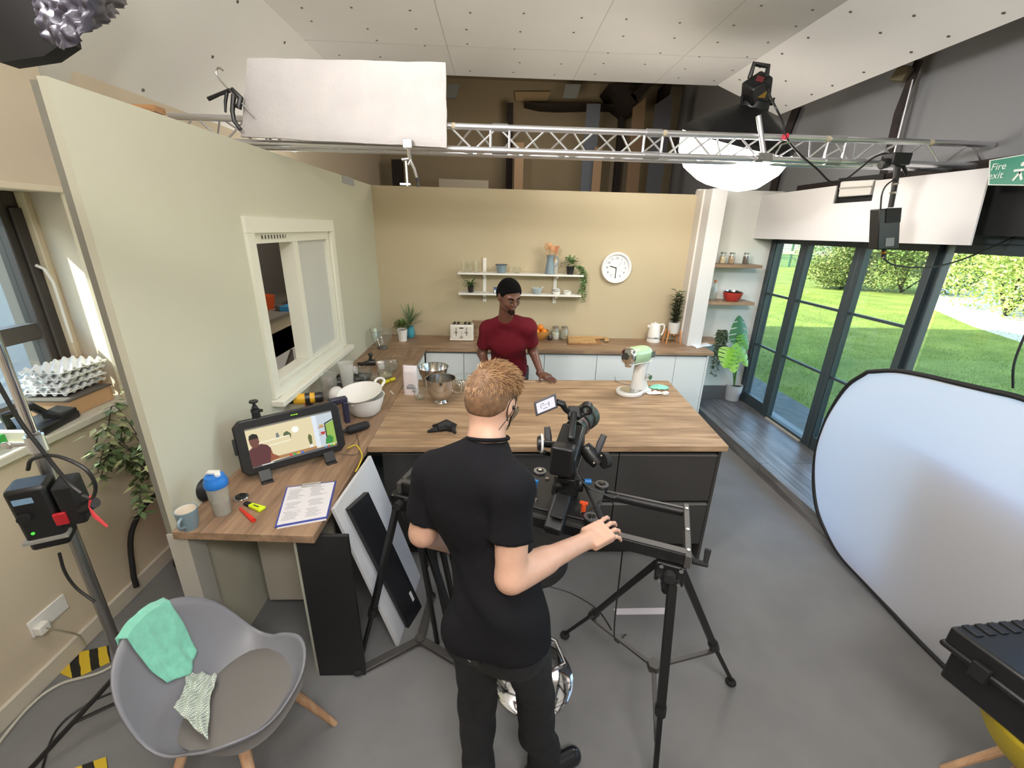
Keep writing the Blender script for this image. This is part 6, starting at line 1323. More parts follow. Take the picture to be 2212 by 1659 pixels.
# white tape mark
m = MB(); m.prism([pz(1325, 1315, 0), pz(1437, 1313, 0), pz(1437, 1327, 0), pz(1332, 1328, 0)], (0, 0, .0005), (0, 0, .0015)); tag(obj('floor_tape', m, mat('white_tape', (206, 200, 206), .7)), 'strip of white tape stuck on the grey floor behind the tripod', 'tape')
# stool with chrome dished base behind the operator
c = pz(1150, 1462, 0); stl = thing('bar_stool', 'bar stool with round chrome base behind the operator\'s legs', 'stool', c)
m = MB(); m.lathe([(.205, 0), (.207, .006), (.19, .016), (.12, .030), (.05, .042), (.03, .07), (.03, .09), (0, .09)], c, 64); obj('base', m, CHR, stl)
m = MB(); m.cyl(c+Vector((0, 0, .06)), c+Vector((0, 0, .74)), .024, n=24); obj('column', m, CHR, stl)
m = MB(); m.tube([c+Vector((.025, 0, .30)), c+Vector((.10, -.02, .27)), c+Vector((.13, -.13, .26)), c+Vector((.02, -.18, .26)), c+Vector((-.10, -.12, .26))], .011, 8); obj('footrest', m, CHR, stl)
m = MB(); m.lathe([(0, .73), (.15, .73), (.16, .75), (.15, .77), (0, .78)], c+Vector((-.03, 0, 0)), 36); obj('seat', m, BLK2, stl)
# ------------------------------------------------------------ big collapsible reflector
XRf = 2.42
out = [(1875, 803), (1935, 801), (2000, 812), (2060, 826), (2130, 842), (2212, 862), (2300, 905), (2380, 980), (2420, 1120), (2400, 1300), (2330, 1480), (2220, 1580), (2150, 1560), (2092, 1506), (1985, 1400), (1875, 1265), (1815, 1200), (1785, 1150), (1765, 1100), (1758, 1040), (1763, 975), (1780, 920), (1800, 878), (1832, 832)]
pts = [px(x, y, XRf) for x, y in out]
for p in pts: p.z = max(p.z, .008); p.y = max(p.y, .55)
sm_ = spline(pts+[pts[0]], 5)[:-1]
rf = thing('collapsible_reflector', 'large white oval collapsible background with black rim standing at the right', 'reflector', (XRf, 1.6, 0))
FAB = bpy.data.materials.new('translucent_white_fabric'); FAB.use_nodes = True; n_ = FAB.node_tree; bs_ = n_.nodes['Principled BSDF']; bs_.inputs['Base Color'].default_value = srgb((222, 222, 226)); bs_.inputs['Roughness'].default_value = .8
trl = n_.nodes.new('ShaderNodeBsdfTranslucent'); trl.inputs[0].default_value = srgb((205, 216, 245)); mxs = n_.nodes.new('ShaderNodeMixShader'); mxs.inputs[0].default_value = .42
n_.links.new(bs_.outputs[0], mxs.inputs[1]); n_.links.new(trl.outputs[0], mxs.inputs[2]); n_.links.new(mxs.outputs[0], n_.nodes['Material Output'].inputs[0]); MATS['fabric_translucent'] = FAB
m = MB(); ctr = sum(sm_, Vector())/len(sm_); rings = 7; N = len(sm_); vs = [ctr]
for r_ in range(1, rings+1):
    for p in sm_: q_ = ctr.lerp(p, r_/rings); vs.append(q_+Vector((.01*math.sin(q_.y*5)*math.cos(q_.z*4), 0, 0)))
fs = [(0, 1+i, 1+(i+1) % N) for i in range(N)]+[(1+(r_-1)*N+i, 1+r_*N+i, 1+r_*N+(i+1) % N, 1+(r_-1)*N+(i+1) % N) for r_ in range(1, rings) for i in range(N)]
m.add(vs, fs); obj('fabric', m, FAB, rf, smooth=80)
m = MB(); m.tube(sm_, .014, 8, closed=True); obj('rim', m, BLK2, rf)
eq = thing('equipment_box', 'dark flight case standing on the step behind the white reflector', 'case', (2.85, 1.35, .121))
m = MB(); m.bb((2.62, .55, .13), (3.08, 2.12, .98)); obj('body', m, BLK2, eq, bev=.01); m = MB(); m.bb((2.61, .54, .985), (3.09, 2.13, 1.05)); obj('lid', m, BLK, eq, bev=.01)
# ------------------------------------------------------------ hard case on the yellow chair
CO = pz(2052, 1352, .77); CO.z = .77; u1 = (pz(2230, 1335, .77)-CO); u1.z = 0; u1.normalize(); u2 = (pz(2212, 1466, .77)-CO); u2.z = 0; u2.normalize()
hc_ = thing('hard_case', 'black ribbed hard case lying on the yellow chair at the right edge', 'case', CO-Vector((0, 0, .27)))
def csl(a, b, z): return Vector((CO.x, CO.y, z))+u1*a+u2*b
def slab(name, z0, z1, g, par=None, m_=None, bev=.012):
    mb = MB(); mb.prism([csl(-g, -g, z0), csl(.42, -g, z0), csl(.42, .50, z0), csl(-g, .50, z0)], (0, 0, 0), (0, 0, z1-z0)); return obj(name, mb, m_ or BLK, par or hc_, bev=bev)
slab('lower_shell', .53, .685, -.02); slab('lid', .69, .772, 0); slab('seam_lip', .672, .70, .008)
for k in range(7): m = MB(); q_ = csl(.04+.055*k, .006, .775); m.prism([q_-u2*.0, q_+u1*.03, q_+u1*.03+u2*.05, q_+u2*.05], (0, 0, -.004), (0, 0, .003)); obj('lid_rib', m, BLK, hc_, bev=.002)
for b in (.10, .30):
    m = MB(); m.prism([csl(-.022, b, .655), csl(-.022, b+.05, .655), csl(-.022, b+.05, .72), csl(-.022, b, .72)], (0, 0, 0), tuple(u1*.02)); obj('latch', m, BLK2, hc_, bev=.003)
yc = thing('yellow_chair', 'yellow tub chair with wooden legs under the black hard case', 'chair', (csl(.25, .25, 0).x, csl(.25, .25, 0).y, 0))
YC = mat('yellow_plastic', (196, 172, 40), .5)
c = csl(.30, .24, 0); m = MB()
def ysh(u, v):
    a = u*2*math.pi; r_ = .06+.185*v**.6; return Vector((c.x+r_*math.cos(a)*1.05, c.y+r_*math.sin(a), .30+.215*v**1.6))
m.grid(40, 12, ysh, True); obj('shell', m, YC, yc, sol=.008, smooth=60)
for dx, dy in ((-.14, -.10), (-.12, .13), (.14, -.10), (.14, .12)):
    m = MB(); m.tube([(c.x+dx*.4, c.y+dy*.4, .34), (c.x+dx*1.2, c.y+dy*1.2, 0)], [.018, .012], 10); obj('leg', m, woodmat('beech', (176, 134, 100), (200, 160, 124), (212, 176, 140), 'z', 1), yc)
# ------------------------------------------------------------ grey tub chair near left
cc_ = Vector((-.985, 1.175, 0)); gc = thing('grey_tub_chair', 'grey plastic tub chair with wooden legs at the lower left', 'chair', cc_, math.radians(-11))
cc_.y -= 0
GC = mat('grey_plastic', (124, 124, 130), .42); BE = woodmat('beech', '', '', '', 'z')
def rimh(a):      # a: 0 = front (+x), pi = back
    c_ = math.cos(a); b_ = max(0, -c_); s_ = abs(math.sin(a)); return .475+.04*s_**2*(1-b_)+.32*b_**1.3+.02*max(0, c_)**4-.075*math.exp(-((abs(a if a < math.pi else 2*math.pi-a)-1.95)/.34)**2)+.045*math.exp(-((abs(a if a < math.pi else 2*math.pi-a)-.85)/.4)**2)
def rimr(a): c_ = math.cos(a); b_ = max(0, -c_); k = 2.8; return (.232+.042*b_)/((abs(math.cos(a))**k+abs(math.sin(a)*1.02)**k)**(1/k))
def shell(u, v, dz=0, dr=0):
    a = u*2*math.pi; R_ = rimr(a); H_ = rimh(a); b_ = max(0, -math.cos(a))
    r_ = R_*(v**.75)*(1 if b_ < .01 else 1) ; h_ = .42+(H_-.42)*(v**(3.4-.9*b_)) + dz
    return Vector((r_*math.cos(a)-.03*b_*v*v, r_*math.sin(a), h_))
m = MB(); m.grid(64, 22, lambda u, v: shell(u, v*.995+.005), True); obj('shell', m, GC, gc, world=False, sol=.007, smooth=60, solo=1)
m = MB()
def padf(u, v):
    a = u*2*math.pi; k = 2.6; R_ = .195/((abs(math.cos(a))**k+abs(math.sin(a))**k)**(1/k)); r_ = R_*v; return Vector((r_*math.cos(a)+.035, r_*math.sin(a), .436+.022*(1-v**6)+.02*(v*abs(math.sin(a)))**3))
m.grid(56, 12, lambda u, v: padf(u, max(v, .002)), True); obj('seat_pad', m, mat('grey_leatherette', (112, 108, 104), .5), gc, world=False, smooth=60)
for dx, dy in ((.13, -.13), (.13, .13), (-.13, -.13), (-.13, .13)):
    m = MB(); m.tube([(dx*.8, dy*.8, .40), (dx*1.75, dy*1.7, 0)], [.021, .013], 12); obj('leg', m, BE, gc, world=False)
m = MB(); m.box((0, 0, .395), (.26, .26, .02)); obj('under_frame', m, BLK, gc, world=False)
# mint cloth draped over the backrest, checked cloth on the seat
GM = WM[gc.name]
def bk(a, v): return GM@shell(a/(2*math.pi), v)
m = MB()
def drape(u, v):
    a = math.radians(160+38*u+3*noise.noise(Vector((u*3, v*3, 0)))); t_ = v*2-1         # -1 outside, +1 inside
    w = .007+.006*noise.noise(Vector((u*7, v*7, 2)))
    if t_ < 0: q_ = bk(a, 1.0); rad = (Vector((q_.x, q_.y, 0))-Vector((cc_.x, cc_.y, 0))).normalized(); return q_+rad*(.012+w)+Vector((0, 0, .008+t_*.10*(1-.3*u)))
    q_ = bk(a, 1-.44*t_*(1-.25*abs(2*u-1))); rad = (Vector((q_.x, q_.y, 0))-Vector((cc_.x, cc_.y, 0))).normalized(); return q_-rad*(w+.004*(1-t_))+Vector((0, 0, .010*(1-t_)+.004))
m.grid(26, 34, drape); tag(obj('mint_cloth', m, CLOTHM, sol=.004), 'mint green cloth draped over the backrest of the grey chair', 'cloth')
m = MB(); e0, e1 = drape(.95, .35), drape(.95, .95)
chk = mat('checked_cloth', (222, 224, 214), .9, bump=.3, bscale=80)
nn_ = chk.node_tree; wv = nn_.nodes.new('ShaderNodeTexBrick'); wv.offset = 0; wv.inputs['Scale'].default_value = 105; wv.inputs['Brick Width'].default_value = .8; wv.inputs['Row Height'].default_value = .8; wv.inputs['Mortar Size'].default_value = .12
wv.inputs['Color1'].default_value = srgb((226, 228, 218)); wv.inputs['Color2'].default_value = srgb((222, 226, 216)); wv.inputs['Mortar'].default_value = srgb((140, 158, 146))
tc2 = nn_.nodes.new('ShaderNodeTexCoord'); nn_.links.new(tc2.outputs['Object'], wv.inputs['Vector']); nn_.links.new(wv.outputs[0], nn_.nodes['Principled BSDF'].inputs['Base Color'])
P4c = [pz(402, 1452, .50), pz(474, 1462, .485), pz(448, 1600, .50), pz(376, 1530, .55)]
m = MB()
def cf2(u, v):
    w = (P4c[0].lerp(P4c[1], u)).lerp(P4c[3].lerp(P4c[2], u), v); s_ = math.sin(u*15+3*math.sin(v*3))
    pinch = 1-.22*math.sin(v*math.pi*1.0+.3*u); c_ = (P4c[0].lerp(P4c[1], .5)).lerp(P4c[3].lerp(P4c[2], .5), v)
    q_ = c_.lerp(w, pinch+.10*noise.noise(Vector((u*2, v*4, 7)))); q_.z += .008+.009*s_*math.sin(math.pi*u)**.5+.010*noise.noise(Vector((u*6, v*6, 1)))
    q_.z = max(q_.z, .468); return q_
m.grid(40, 34, cf2); tag(obj('checked_tea_towel', m, chk, sol=.003), 'crumpled white and green checked tea towel on the grey chair seat', 'cloth')
# ------------------------------------------------------------ light stand and ballast, far left
SB = Vector((-1.61, 1.40, 0)); ls = thing('light_stand', 'silver light stand at the far left carrying the black power unit', 'stand', SB)
CST = mat('stand_steel', (150, 148, 146), .3, .9)
m = MB(); m.cyl(SB+Vector((0, 0, .12)), SB+Vector((0, 0, 1.45)), .019, n=20); obj('lower_tube', m, CST, ls)
m = MB(); m.cyl(SB+Vector((0, 0, 1.40)), SB+Vector((.01, 0, 3.3)), .014, n=20); obj('upper_tube', m, CHR, ls)
m = MB(); m.cyl(SB+Vector((0, 0, 1.38)), SB+Vector((0, 0, 1.44)), .026, n=20); cl_ = obj('collar', m, ALU, ls)
m = MB(); m.tube([SB+Vector((-.02, -.01, 1.41)), SB+Vector((-.07, -.02, 1.41))], .007, 8); m.ell(SB+Vector((-.08, -.02, 1.41)), (.02, .008, .014)); obj('t_knob', m, ALU, cl_)
for a in (100, 220, 340):
    d = Vector((math.cos(math.radians(a)), math.sin(math.radians(a)), 0)); m = MB(); m.tube([SB+d*.02+Vector((0, 0, .30)), SB+d*.38+Vector((0, 0, .015))], .011, 8); m.tube([SB+Vector((0, 0, .14)), SB+d*.2+Vector((0, 0, .155))], .008, 6); obj('leg', m, BLK, ls)
pu = thing('power_unit', 'black lamp power unit with small display strapped to the stand, far left', 'power unit', SB+Vector((-.07, -.07, 1.0)))
c = py(92, 1106, 1.33); RB = Euler((.1, .0, .45)).to_matrix()
def ub(x, y, z): return c+RB@Vector((x, y, z))
m = MB(); m.box(c, (.105, .09, .26), RB); ubx = obj('housing', m, BLK, pu, bev=.012)
m = MB(); m.box(ub(-.012, -.046, .085), (.05, .002, .022), RB); obj('display', m, mat('lcd_blue', (60, 70, 80), .3, emit=(130, 160, 180), estr=.5), ubx)
m = MB(); R3 = fr((0, 0, 0), RB@Vector((0, -1, 0))); m.cyl(ub(-.025, -.045, .02), ub(-.025, -.058, .02), .018, n=20); obj('dial', m, BLK2, ubx)
m = MB(); m.cyl(ub(-.025, -.045, -.05), ub(-.025, -.048, -.05), .005, n=10); obj('green_led', m, mat('led_green', (20, 60, 20), .5, emit=(70, 220, 60), estr=1.5), ubx)
m = MB(); m.box(ub(.0, -.035, -.085), (.118, .04, .012), RB); obj('strap', m, mat('strap_grey', (140, 138, 132), .7), pu)
m = MB(); m.box(ub(.06, -.050, -.01), (.035, .012, .05), RB); obj('red_switch', m, mat('switch_red', (176, 32, 40), .4), pu, bev=.003)
m = MB(); m.box(ub(.09, .0, .03), (.06, .09, .17), RB); obj('bracket_body', m, BLK2, pu, bev=.01)
m = MB(); m.cyl(ub(.11, -.03, .0), ub(.16, -.05, .03), .02); obj('side_knob', m, BLK, pu)
def sc_(x, y, Y=1.30): return py(x, y, Y)
cable('stand_cable', [sc_(-20, 800), sc_(40, 905), sc_(85, 965), sc_(120, 1010), sc_(150, 1045), sc_(175, 1065)], .006, BLK, 'thick black cable running down the light stand to the power unit')
cable('stand_cable', [sc_(60, 1015), sc_(70, 992), sc_(120, 985), sc_(180, 1010), sc_(205, 1045), sc_(200, 1075), sc_(178, 1070)], .006, BLK, 'looped black cable around the collar of the light stand')
cable('stand_cable', [sc_(128, 1195), sc_(140, 1235), sc_(165, 1270), sc_(205, 1300)], .005, BLK, 'thin black cable dropping from the power unit towards the stand foot')
m = MB(); a = sc_(197, 1072); m.tube([a, sc_(192, 1095), sc_(205, 1115), sc_(232, 1138)], [.006, .002, .007, .004], 6); tag(obj('red_ribbon', m, mat('red_ribbon', (206, 60, 66), .5)), 'thin red ribbon hanging beside the power unit', 'ribbon')
# sockets and cables on the left wall
WX = -2.188
so = thing('double_socket', 'white double wall socket with plug low on the beige wall', 'socket', px(100, 1345, WX))
a, b, c3, d3 = px(52, 1350, WX), px(118, 1305, WX), px(128, 1322, WX), px(66, 1375, WX)
y0, y1, z0, z1 = a.y, b.y, min(d3.z, c3.z), max(a.z, b.z); yc_ = (y0+y1)/2; zc_ = .34
m = MB(); m.bb((WX-.002, 1.58, .27), (WX+.008, 1.76, .36)); obj('plate', m, WHT, so, bev=.003)
m = MB(); m.box((WX+.025, 1.61, .30), (.035, .05, .05)); obj('plug', m, WHT, so, bev=.006)
cable('white_flex', [Vector((WX+.04, 1.61, .30)), Vector((WX+.05, 1.66, .22)), Vector((WX+.04, 1.72, .12)), Vector((WX+.03, 1.74, .02))], .004, mat('flex_cream', (170, 162, 140), .5), 'pale flex dropping from the wall socket to the floor')
cable('white_floor_cable', [pz(-30, 1640, .008), pz(60, 1530, .008), pz(130, 1478, .008), pz(235, 1443, .008), pz(330, 1360, .008), pz(370, 1305, .008), pz(420, 1305, .008)], .007, mat('cable_white', (186, 182, 170), .5), 'pale cable crossing the floor below the beige wall')
cable('black_floor_cable', [pz(80, 1700, .005), pz(120, 1580, .005), pz(190, 1520, .005), pz(270, 1485, .005)], .005, BLK, 'black cable on the floor left of the grey chair')
def hz(name, pts, label, seed):
    m = MB(); m.prism([pz(x, y, 0) for x, y in pts], (0, 0, .001), (0, 0, .003)); mt_ = mat('hazard_tape', (206, 176, 46), .5)
    return tag(obj(name, m, mt_), label, 'tape')
HZ = mat('hazard_tape', (206, 176, 46), .5); nh = HZ.node_tree; wv = nh.nodes.new('ShaderNodeTexWave'); wv.inputs['Scale'].default_value = 6.5; wv.bands_direction = 'DIAGONAL'; wv.inputs['Distortion'].default_value = 1.0
rp = nh.nodes.new('ShaderNodeValToRGB'); rp.color_ramp.interpolation = 'CONSTANT'; rp.color_ramp.elements[0].color = srgb((22, 22, 22)); rp.color_ramp.elements[1].color = srgb((206, 176, 46)); rp.color_ramp.elements[1].position = .45
tch = nh.nodes.new('ShaderNodeTexCoord'); nh.links.new(tch.outputs['Object'], wv.inputs['Vector']); nh.links.new(wv.outputs['Fac'], rp.inputs[0]); nh.links.new(rp.outputs[0], nh.nodes['Principled BSDF'].inputs['Base Color'])
hz('hazard_tape', [(130, 1455), (160, 1412), (235, 1395), (240, 1430), (160, 1468)], 'yellow and black hazard tape on the floor by the beige wall', 1)
hz('hazard_tape', [(262, 1510), (300, 1500), (345, 1545), (325, 1570), (290, 1555)], 'yellow and black hazard tape on the floor under the grey chair', 2)
hz('hazard_tape', [(160, 1660), (230, 1635), (240, 1690), (150, 1700)], 'dark hazard tape scrap at the bottom left edge of the floor', 3)
# extinguisher and hose behind the sage wall
ex = thing('fire_extinguisher', 'red fire extinguisher mostly hidden behind the end of the sage wall', 'extinguisher', (-2.00, 2.42, 0))
c = Vector((-2.0, 2.42, 0)); m = MB(); m.lathe([(0, .02), (.085, .02), (.09, .04), (.09, .46), (.06, .52), (.03, .54), (0, .54)], c, 28); obj('cylinder', m, mat('extinguisher_red', (176, 24, 32), .35), ex)
m = MB(); m.tube([c+Vector((0, 0, .54)), c+Vector((0, 0, .58)), c+Vector((-.06, -.04, .61))], .012, 8); obj('valve', m, BLK, ex)
m = MB(); m.tube(spline([c+Vector((0, -.02, .57)), c+Vector((-.09, -.12, .56)), c+Vector((-.14, -.26, .42)), c+Vector((-.13, -.34, .2)), c+Vector((-.12, -.36, .10))]), .014, 10); obj('hose', m, BLK2, ex)
# artificial ficus behind the wall end
fp = Vector((-1.80, 2.16, 0)); fic = thing('leafy_house_plant', 'leafy variegated house plant behind the near end of the sage wall', 'plant', fp)
m = MB(); m.lathe(wallprof([(.09, 0), (.12, .25)], .006), fp, 30); obj('pot', m, BLK, fic)
m = MB(); st = MB(); rr = random.Random(31)
for k in range(30):
    a = rr.uniform(0, 6.28); top = fp+Vector((.17*math.cos(a)-.02, .22*math.sin(a)-.0, rr.uniform(.80, 1.36))); sp = spline([fp+Vector((0, 0, .2)), fp+Vector((.05*math.cos(a), .05*math.sin(a), .7)), top, top+Vector((.08*math.cos(a), .08*math.sin(a), -.10))], 6); st.tube(sp, .003, 4)
    for q_ in sp[8:]:
        for _ in range(4): aa = rr.uniform(0, 6.28); m.cur = rr.choice((0, 0, 1)); leaf(m, q_+Vector((rr.uniform(-.03, .03), rr.uniform(-.03, .03), rr.uniform(-.03, .03))), (math.cos(aa), math.sin(aa), -.1), .055, .014, .3)
m.cur = 0; obj('stems', st, TIMB, fic); obj('leaves', m, [mat('ficus_leaf', (72, 88, 52), .5), mat('ficus_pale', (150, 152, 110), .5)], fic)
# ------------------------------------------------------------ things on the left ledge
LZ = 1.161
def eggtray(z, rz, label, k):
    t = thing('egg_tray', label, 'tray', (-2.40+.01*k, 2.33, z), rz, group='white egg trays stacked on the window ledge'); m = MB()
    def f(u, v): x, y = (u-.5)*.22, (v-.5)*.26; return Vector((x, y, .022+.020*math.cos(x*2*math.pi/.05)*math.cos(y*2*math.pi/.05)))
    m.grid(36, 44, f); obj('moulded_sheet', m, mat('egg_tray_white', (236, 238, 240), .6), t, world=False, sol=.003, smooth=60)
    m = MB(); m.tube([(-.11, -.13, .02), (.11, -.13, .02), (.11, .13, .02), (-.11, .13, .02)], .004, 6, closed=True); obj('edge_rim', m, mat('egg_tray_white', None), t, world=False)
bxx = thing('cardboard_box', 'brown cardboard box under the white egg trays on the ledge', 'box', (-2.36, 2.12, LZ))
CB = mat('cardboard', (196, 158, 120), .8)
m = MB(); m.bb((-2.50, 2.16, LZ), (-2.24, 2.42, LZ+.085)); obj('carton', m, CB, bxx, bev=.002); m = MB(); m.bb((-2.505, 2.155, LZ+.085), (-2.235, 2.425, LZ+.092)); obj('top_flap', m, mat('dark_card', (90, 84, 78), .7), bxx)
for k in range(4): eggtray(LZ+.094+.038*k, (.05, -.12, .1, -.06)[k], ['bottom white egg tray of the stack on the ledge', 'second white egg tray from the bottom of the ledge stack', 'third white egg tray from the bottom of the ledge stack', 'topmost white egg tray of the stack on the ledge'][k], k)
m = MB(); m.bb((-2.60, 2.48, LZ), (-2.42, 2.62, LZ+.20)); tag(obj('small_cardboard_box', m, CB, bev=.002), 'small cardboard box at the back of the ledge behind the egg trays', 'box')
m = MB(); m.bb((-2.50, 2.44-.3, LZ+.0), (-2.47, 2.40, LZ+.22)); 
gd = thing('black_charger', 'black angular charging dock on the ledge in front of the cardboard box', 'device', (-2.27, 2.04, LZ)); gc0 = Vector((-2.27, 2.04, LZ))
m = MB(); m.box(gc0+Vector((0, 0, .02)), (.16, .24, .04), (0, 0, .15)); obj('base', m, BLK, gd, bev=.008)
m = MB(); m.box(gc0+Vector((.03, .06, .05)), (.09, .10, .035), (0, .2, .15)); obj('battery_block', m, BLK2, gd, bev=.006)
m = MB(); m.tube([gc0+Vector((-.05, -.10, .03)), gc0+Vector((-.06, -.10, .10)), gc0+Vector((-.03, .0, .11)), gc0+Vector((.0, .04, .04))], [.018, .022, .022, .018], 8); obj('bracket', m, BLK, gd)
m = MB(); m.bb((-2.50, 1.98, LZ), (-2.38, 2.14, LZ+.012)); tag(obj('black_notebook', m, BLK, bev=.003), 'thin black notebook on the ledge next to the window', 'notebook')
m = MB(); m.bb((-2.42, 1.72, LZ), (-2.26, 1.86, LZ+.05)); tag(obj('green_box', m, mat('bright_green', (40, 150, 60), .5), bev=.006), 'green box on the ledge at the left edge', 'box')
m = MB(); m.bb((-2.36, 1.88, LZ+.0), (-2.20, 1.91, LZ+.045)); tag(obj('paper_box', m, mat('cream_card', (210, 206, 190), .7)), 'pale card sleeve beside the green box on the ledge', 'box')
m = MB(); m.tube([(-2.24, 1.55, LZ+.012), (-2.20, 1.62, LZ+.012)], .012, 8); tag(obj('dark_pen_case', m, BLK), 'dark rounded object near the ledge edge at the left', 'case')
# ------------------------------------------------------------ seen through the set window
tbl = thing('white_side_table', 'white table top in the side room seen through the set window', 'table', (-1.85, 4.2, 0))
m = MB(); m.bb((-2.18, 3.35, .86), (-1.48, 5.6, .90)); obj('tabletop', m, WHT, tbl, bev=.003)
for x, y in ((-2.12, 3.4), (-1.54, 3.4), (-2.12, 5.5), (-1.54, 5.5)): m = MB(); m.bb((x-.02, y-.02, 0), (x+.02, y+.02, .86)); obj('leg', m, WHT, tbl)
c = px(625, 800, -1.85); m = MB(); q0, q1, q2 = px(588, 815, -1.7), px(625, 768, -2.0), px(625, 795, -2.0); q3 = px(590, 850, -1.7)
m.prism([Vector((-1.72, 3.40, .905)), Vector((-1.95, 4.05, .905)), Vector((-1.95, 4.05, 1.02)), Vector((-1.72, 3.40, 1.02))], (0, 0, 0), (-.02, 0, 0)); tag(obj('dark_picture_frame', m, mat('brown_frame', (64, 52, 42), .5), bev=.002), 'dark brown flat frame standing on the white table beyond the window', 'frame')
def sw(x, y, X): return px(x, y, X)
m = MB(); q_ = sw(631, 640, -2.35); m.bb(q_+Vector((-.02, -.10, -.12)), q_+Vector((.02, .22, .10))); dv = tag(obj('small_framed_screen', m, BLK, bev=.004), 'small dark framed screen on the side room ledge beyond the window', 'screen')
o_ = MB(); o_.bb(q_+Vector((.0205, -.08, -.07)), q_+Vector((.022, .20, .08))); obj('bright_face', o_, mat('screen_soft', (230, 230, 232), .4), dv)
m = MB(); q_ = sw(624, 668, -2.22); q_.z = 1.281; m.bb(q_+Vector((-.05, -.10, 0)), q_+Vector((.05, .14, .05))); tag(obj('blue_box', m, mat('box_cyan', (52, 140, 190), .5), bev=.003), 'bright blue box on the side room ledge beyond the window', 'box')
m = MB(); q_ = sw(566, 640, -2.5); q_.z = 1.281; m.lathe([(0, 0), (.10, 0), (.12, .14), (.11, .14), (0, .02)], q_, 24); tag(obj('orange_tub', m, mat('tub_orange', (200, 84, 34), .5)), 'orange tub on the side room ledge beyond the window', 'tub')
m = MB(); q_ = sw(604, 664, -2.3); q_.z = 1.281; m.lathe([(0, 0), (.04, 0), (.05, .05), (.03, .06), (0, .06)], q_, 20); tag(obj('small_metal_bowl', m, mat('dim_metal', (120, 116, 108), .4, .5)), 'small grey metal bowl on the side room ledge beyond the window', 'bowl')

fs_ = thing('folded_stand', 'folded black stand standing behind the operator, by the left tripod', 'stand', (-.27, 1.72, 0))
for k, (xa, ya, xb, yb, r_) in enumerate(((905, 1160, 925, 1275, .016), (925, 1150, 955, 1290, .018), (948, 1150, 985, 1330, .016), (968, 1150, 1010, 1400, .014))):
    a = py(xa, ya, 1.70+.02*k); b = py(xb, yb, 1.72+.015*k); b2 = a+(b-a)*((.0-a.z+.01)/(b.z-a.z)); m = MB(); m.cyl(a, b2, r_, r_*.8, 12); obj('folded_leg', m, BLK, fs_)
m = MB(); a = py(935, 1150, 1.72); m.box(a, (.16, .06, .05), (0, .3, 0)); obj('stand_head', m, BLK, fs_, bev=.008)
# ------------------------------------------------------------ people: implicit surfaces meshed with surface nets
def V(*a): return np.array(a, float)
def n3(v): v = np.asarray(v, float); return v/np.linalg.norm(v)
def rc(p, a, b, ra, rb):
    a, b = np.asarray(a, float), np.asarray(b, float); ba = b-a; pa = p-a; h = np.clip((pa@ba)/(ba@ba), 0, 1)
    return np.linalg.norm(pa-h[..., None]*ba, axis=-1)-(ra+(rb-ra)*h)
def ellp(p, c, r, R=None):
    q_ = p-np.asarray(c, float)
    if R is not None: q_ = q_@R
    r = np.asarray(r, float); k0 = np.linalg.norm(q_/r, axis=-1); k1 = np.linalg.norm(q_/(r*r), axis=-1)+1e-9
    return k0*(k0-1)/k1
def squash(p, c, n_, f):
    d = (p-c)@n_; return p+(d*(1/f-1))[..., None]*n_
def smin(a, b, k):
    h = np.clip(.5+.5*(b-a)/k, 0, 1); return b*(1-h)+a*h-k*h*(1-h)
def smax(a, b, k): return -smin(-a, -b, k)
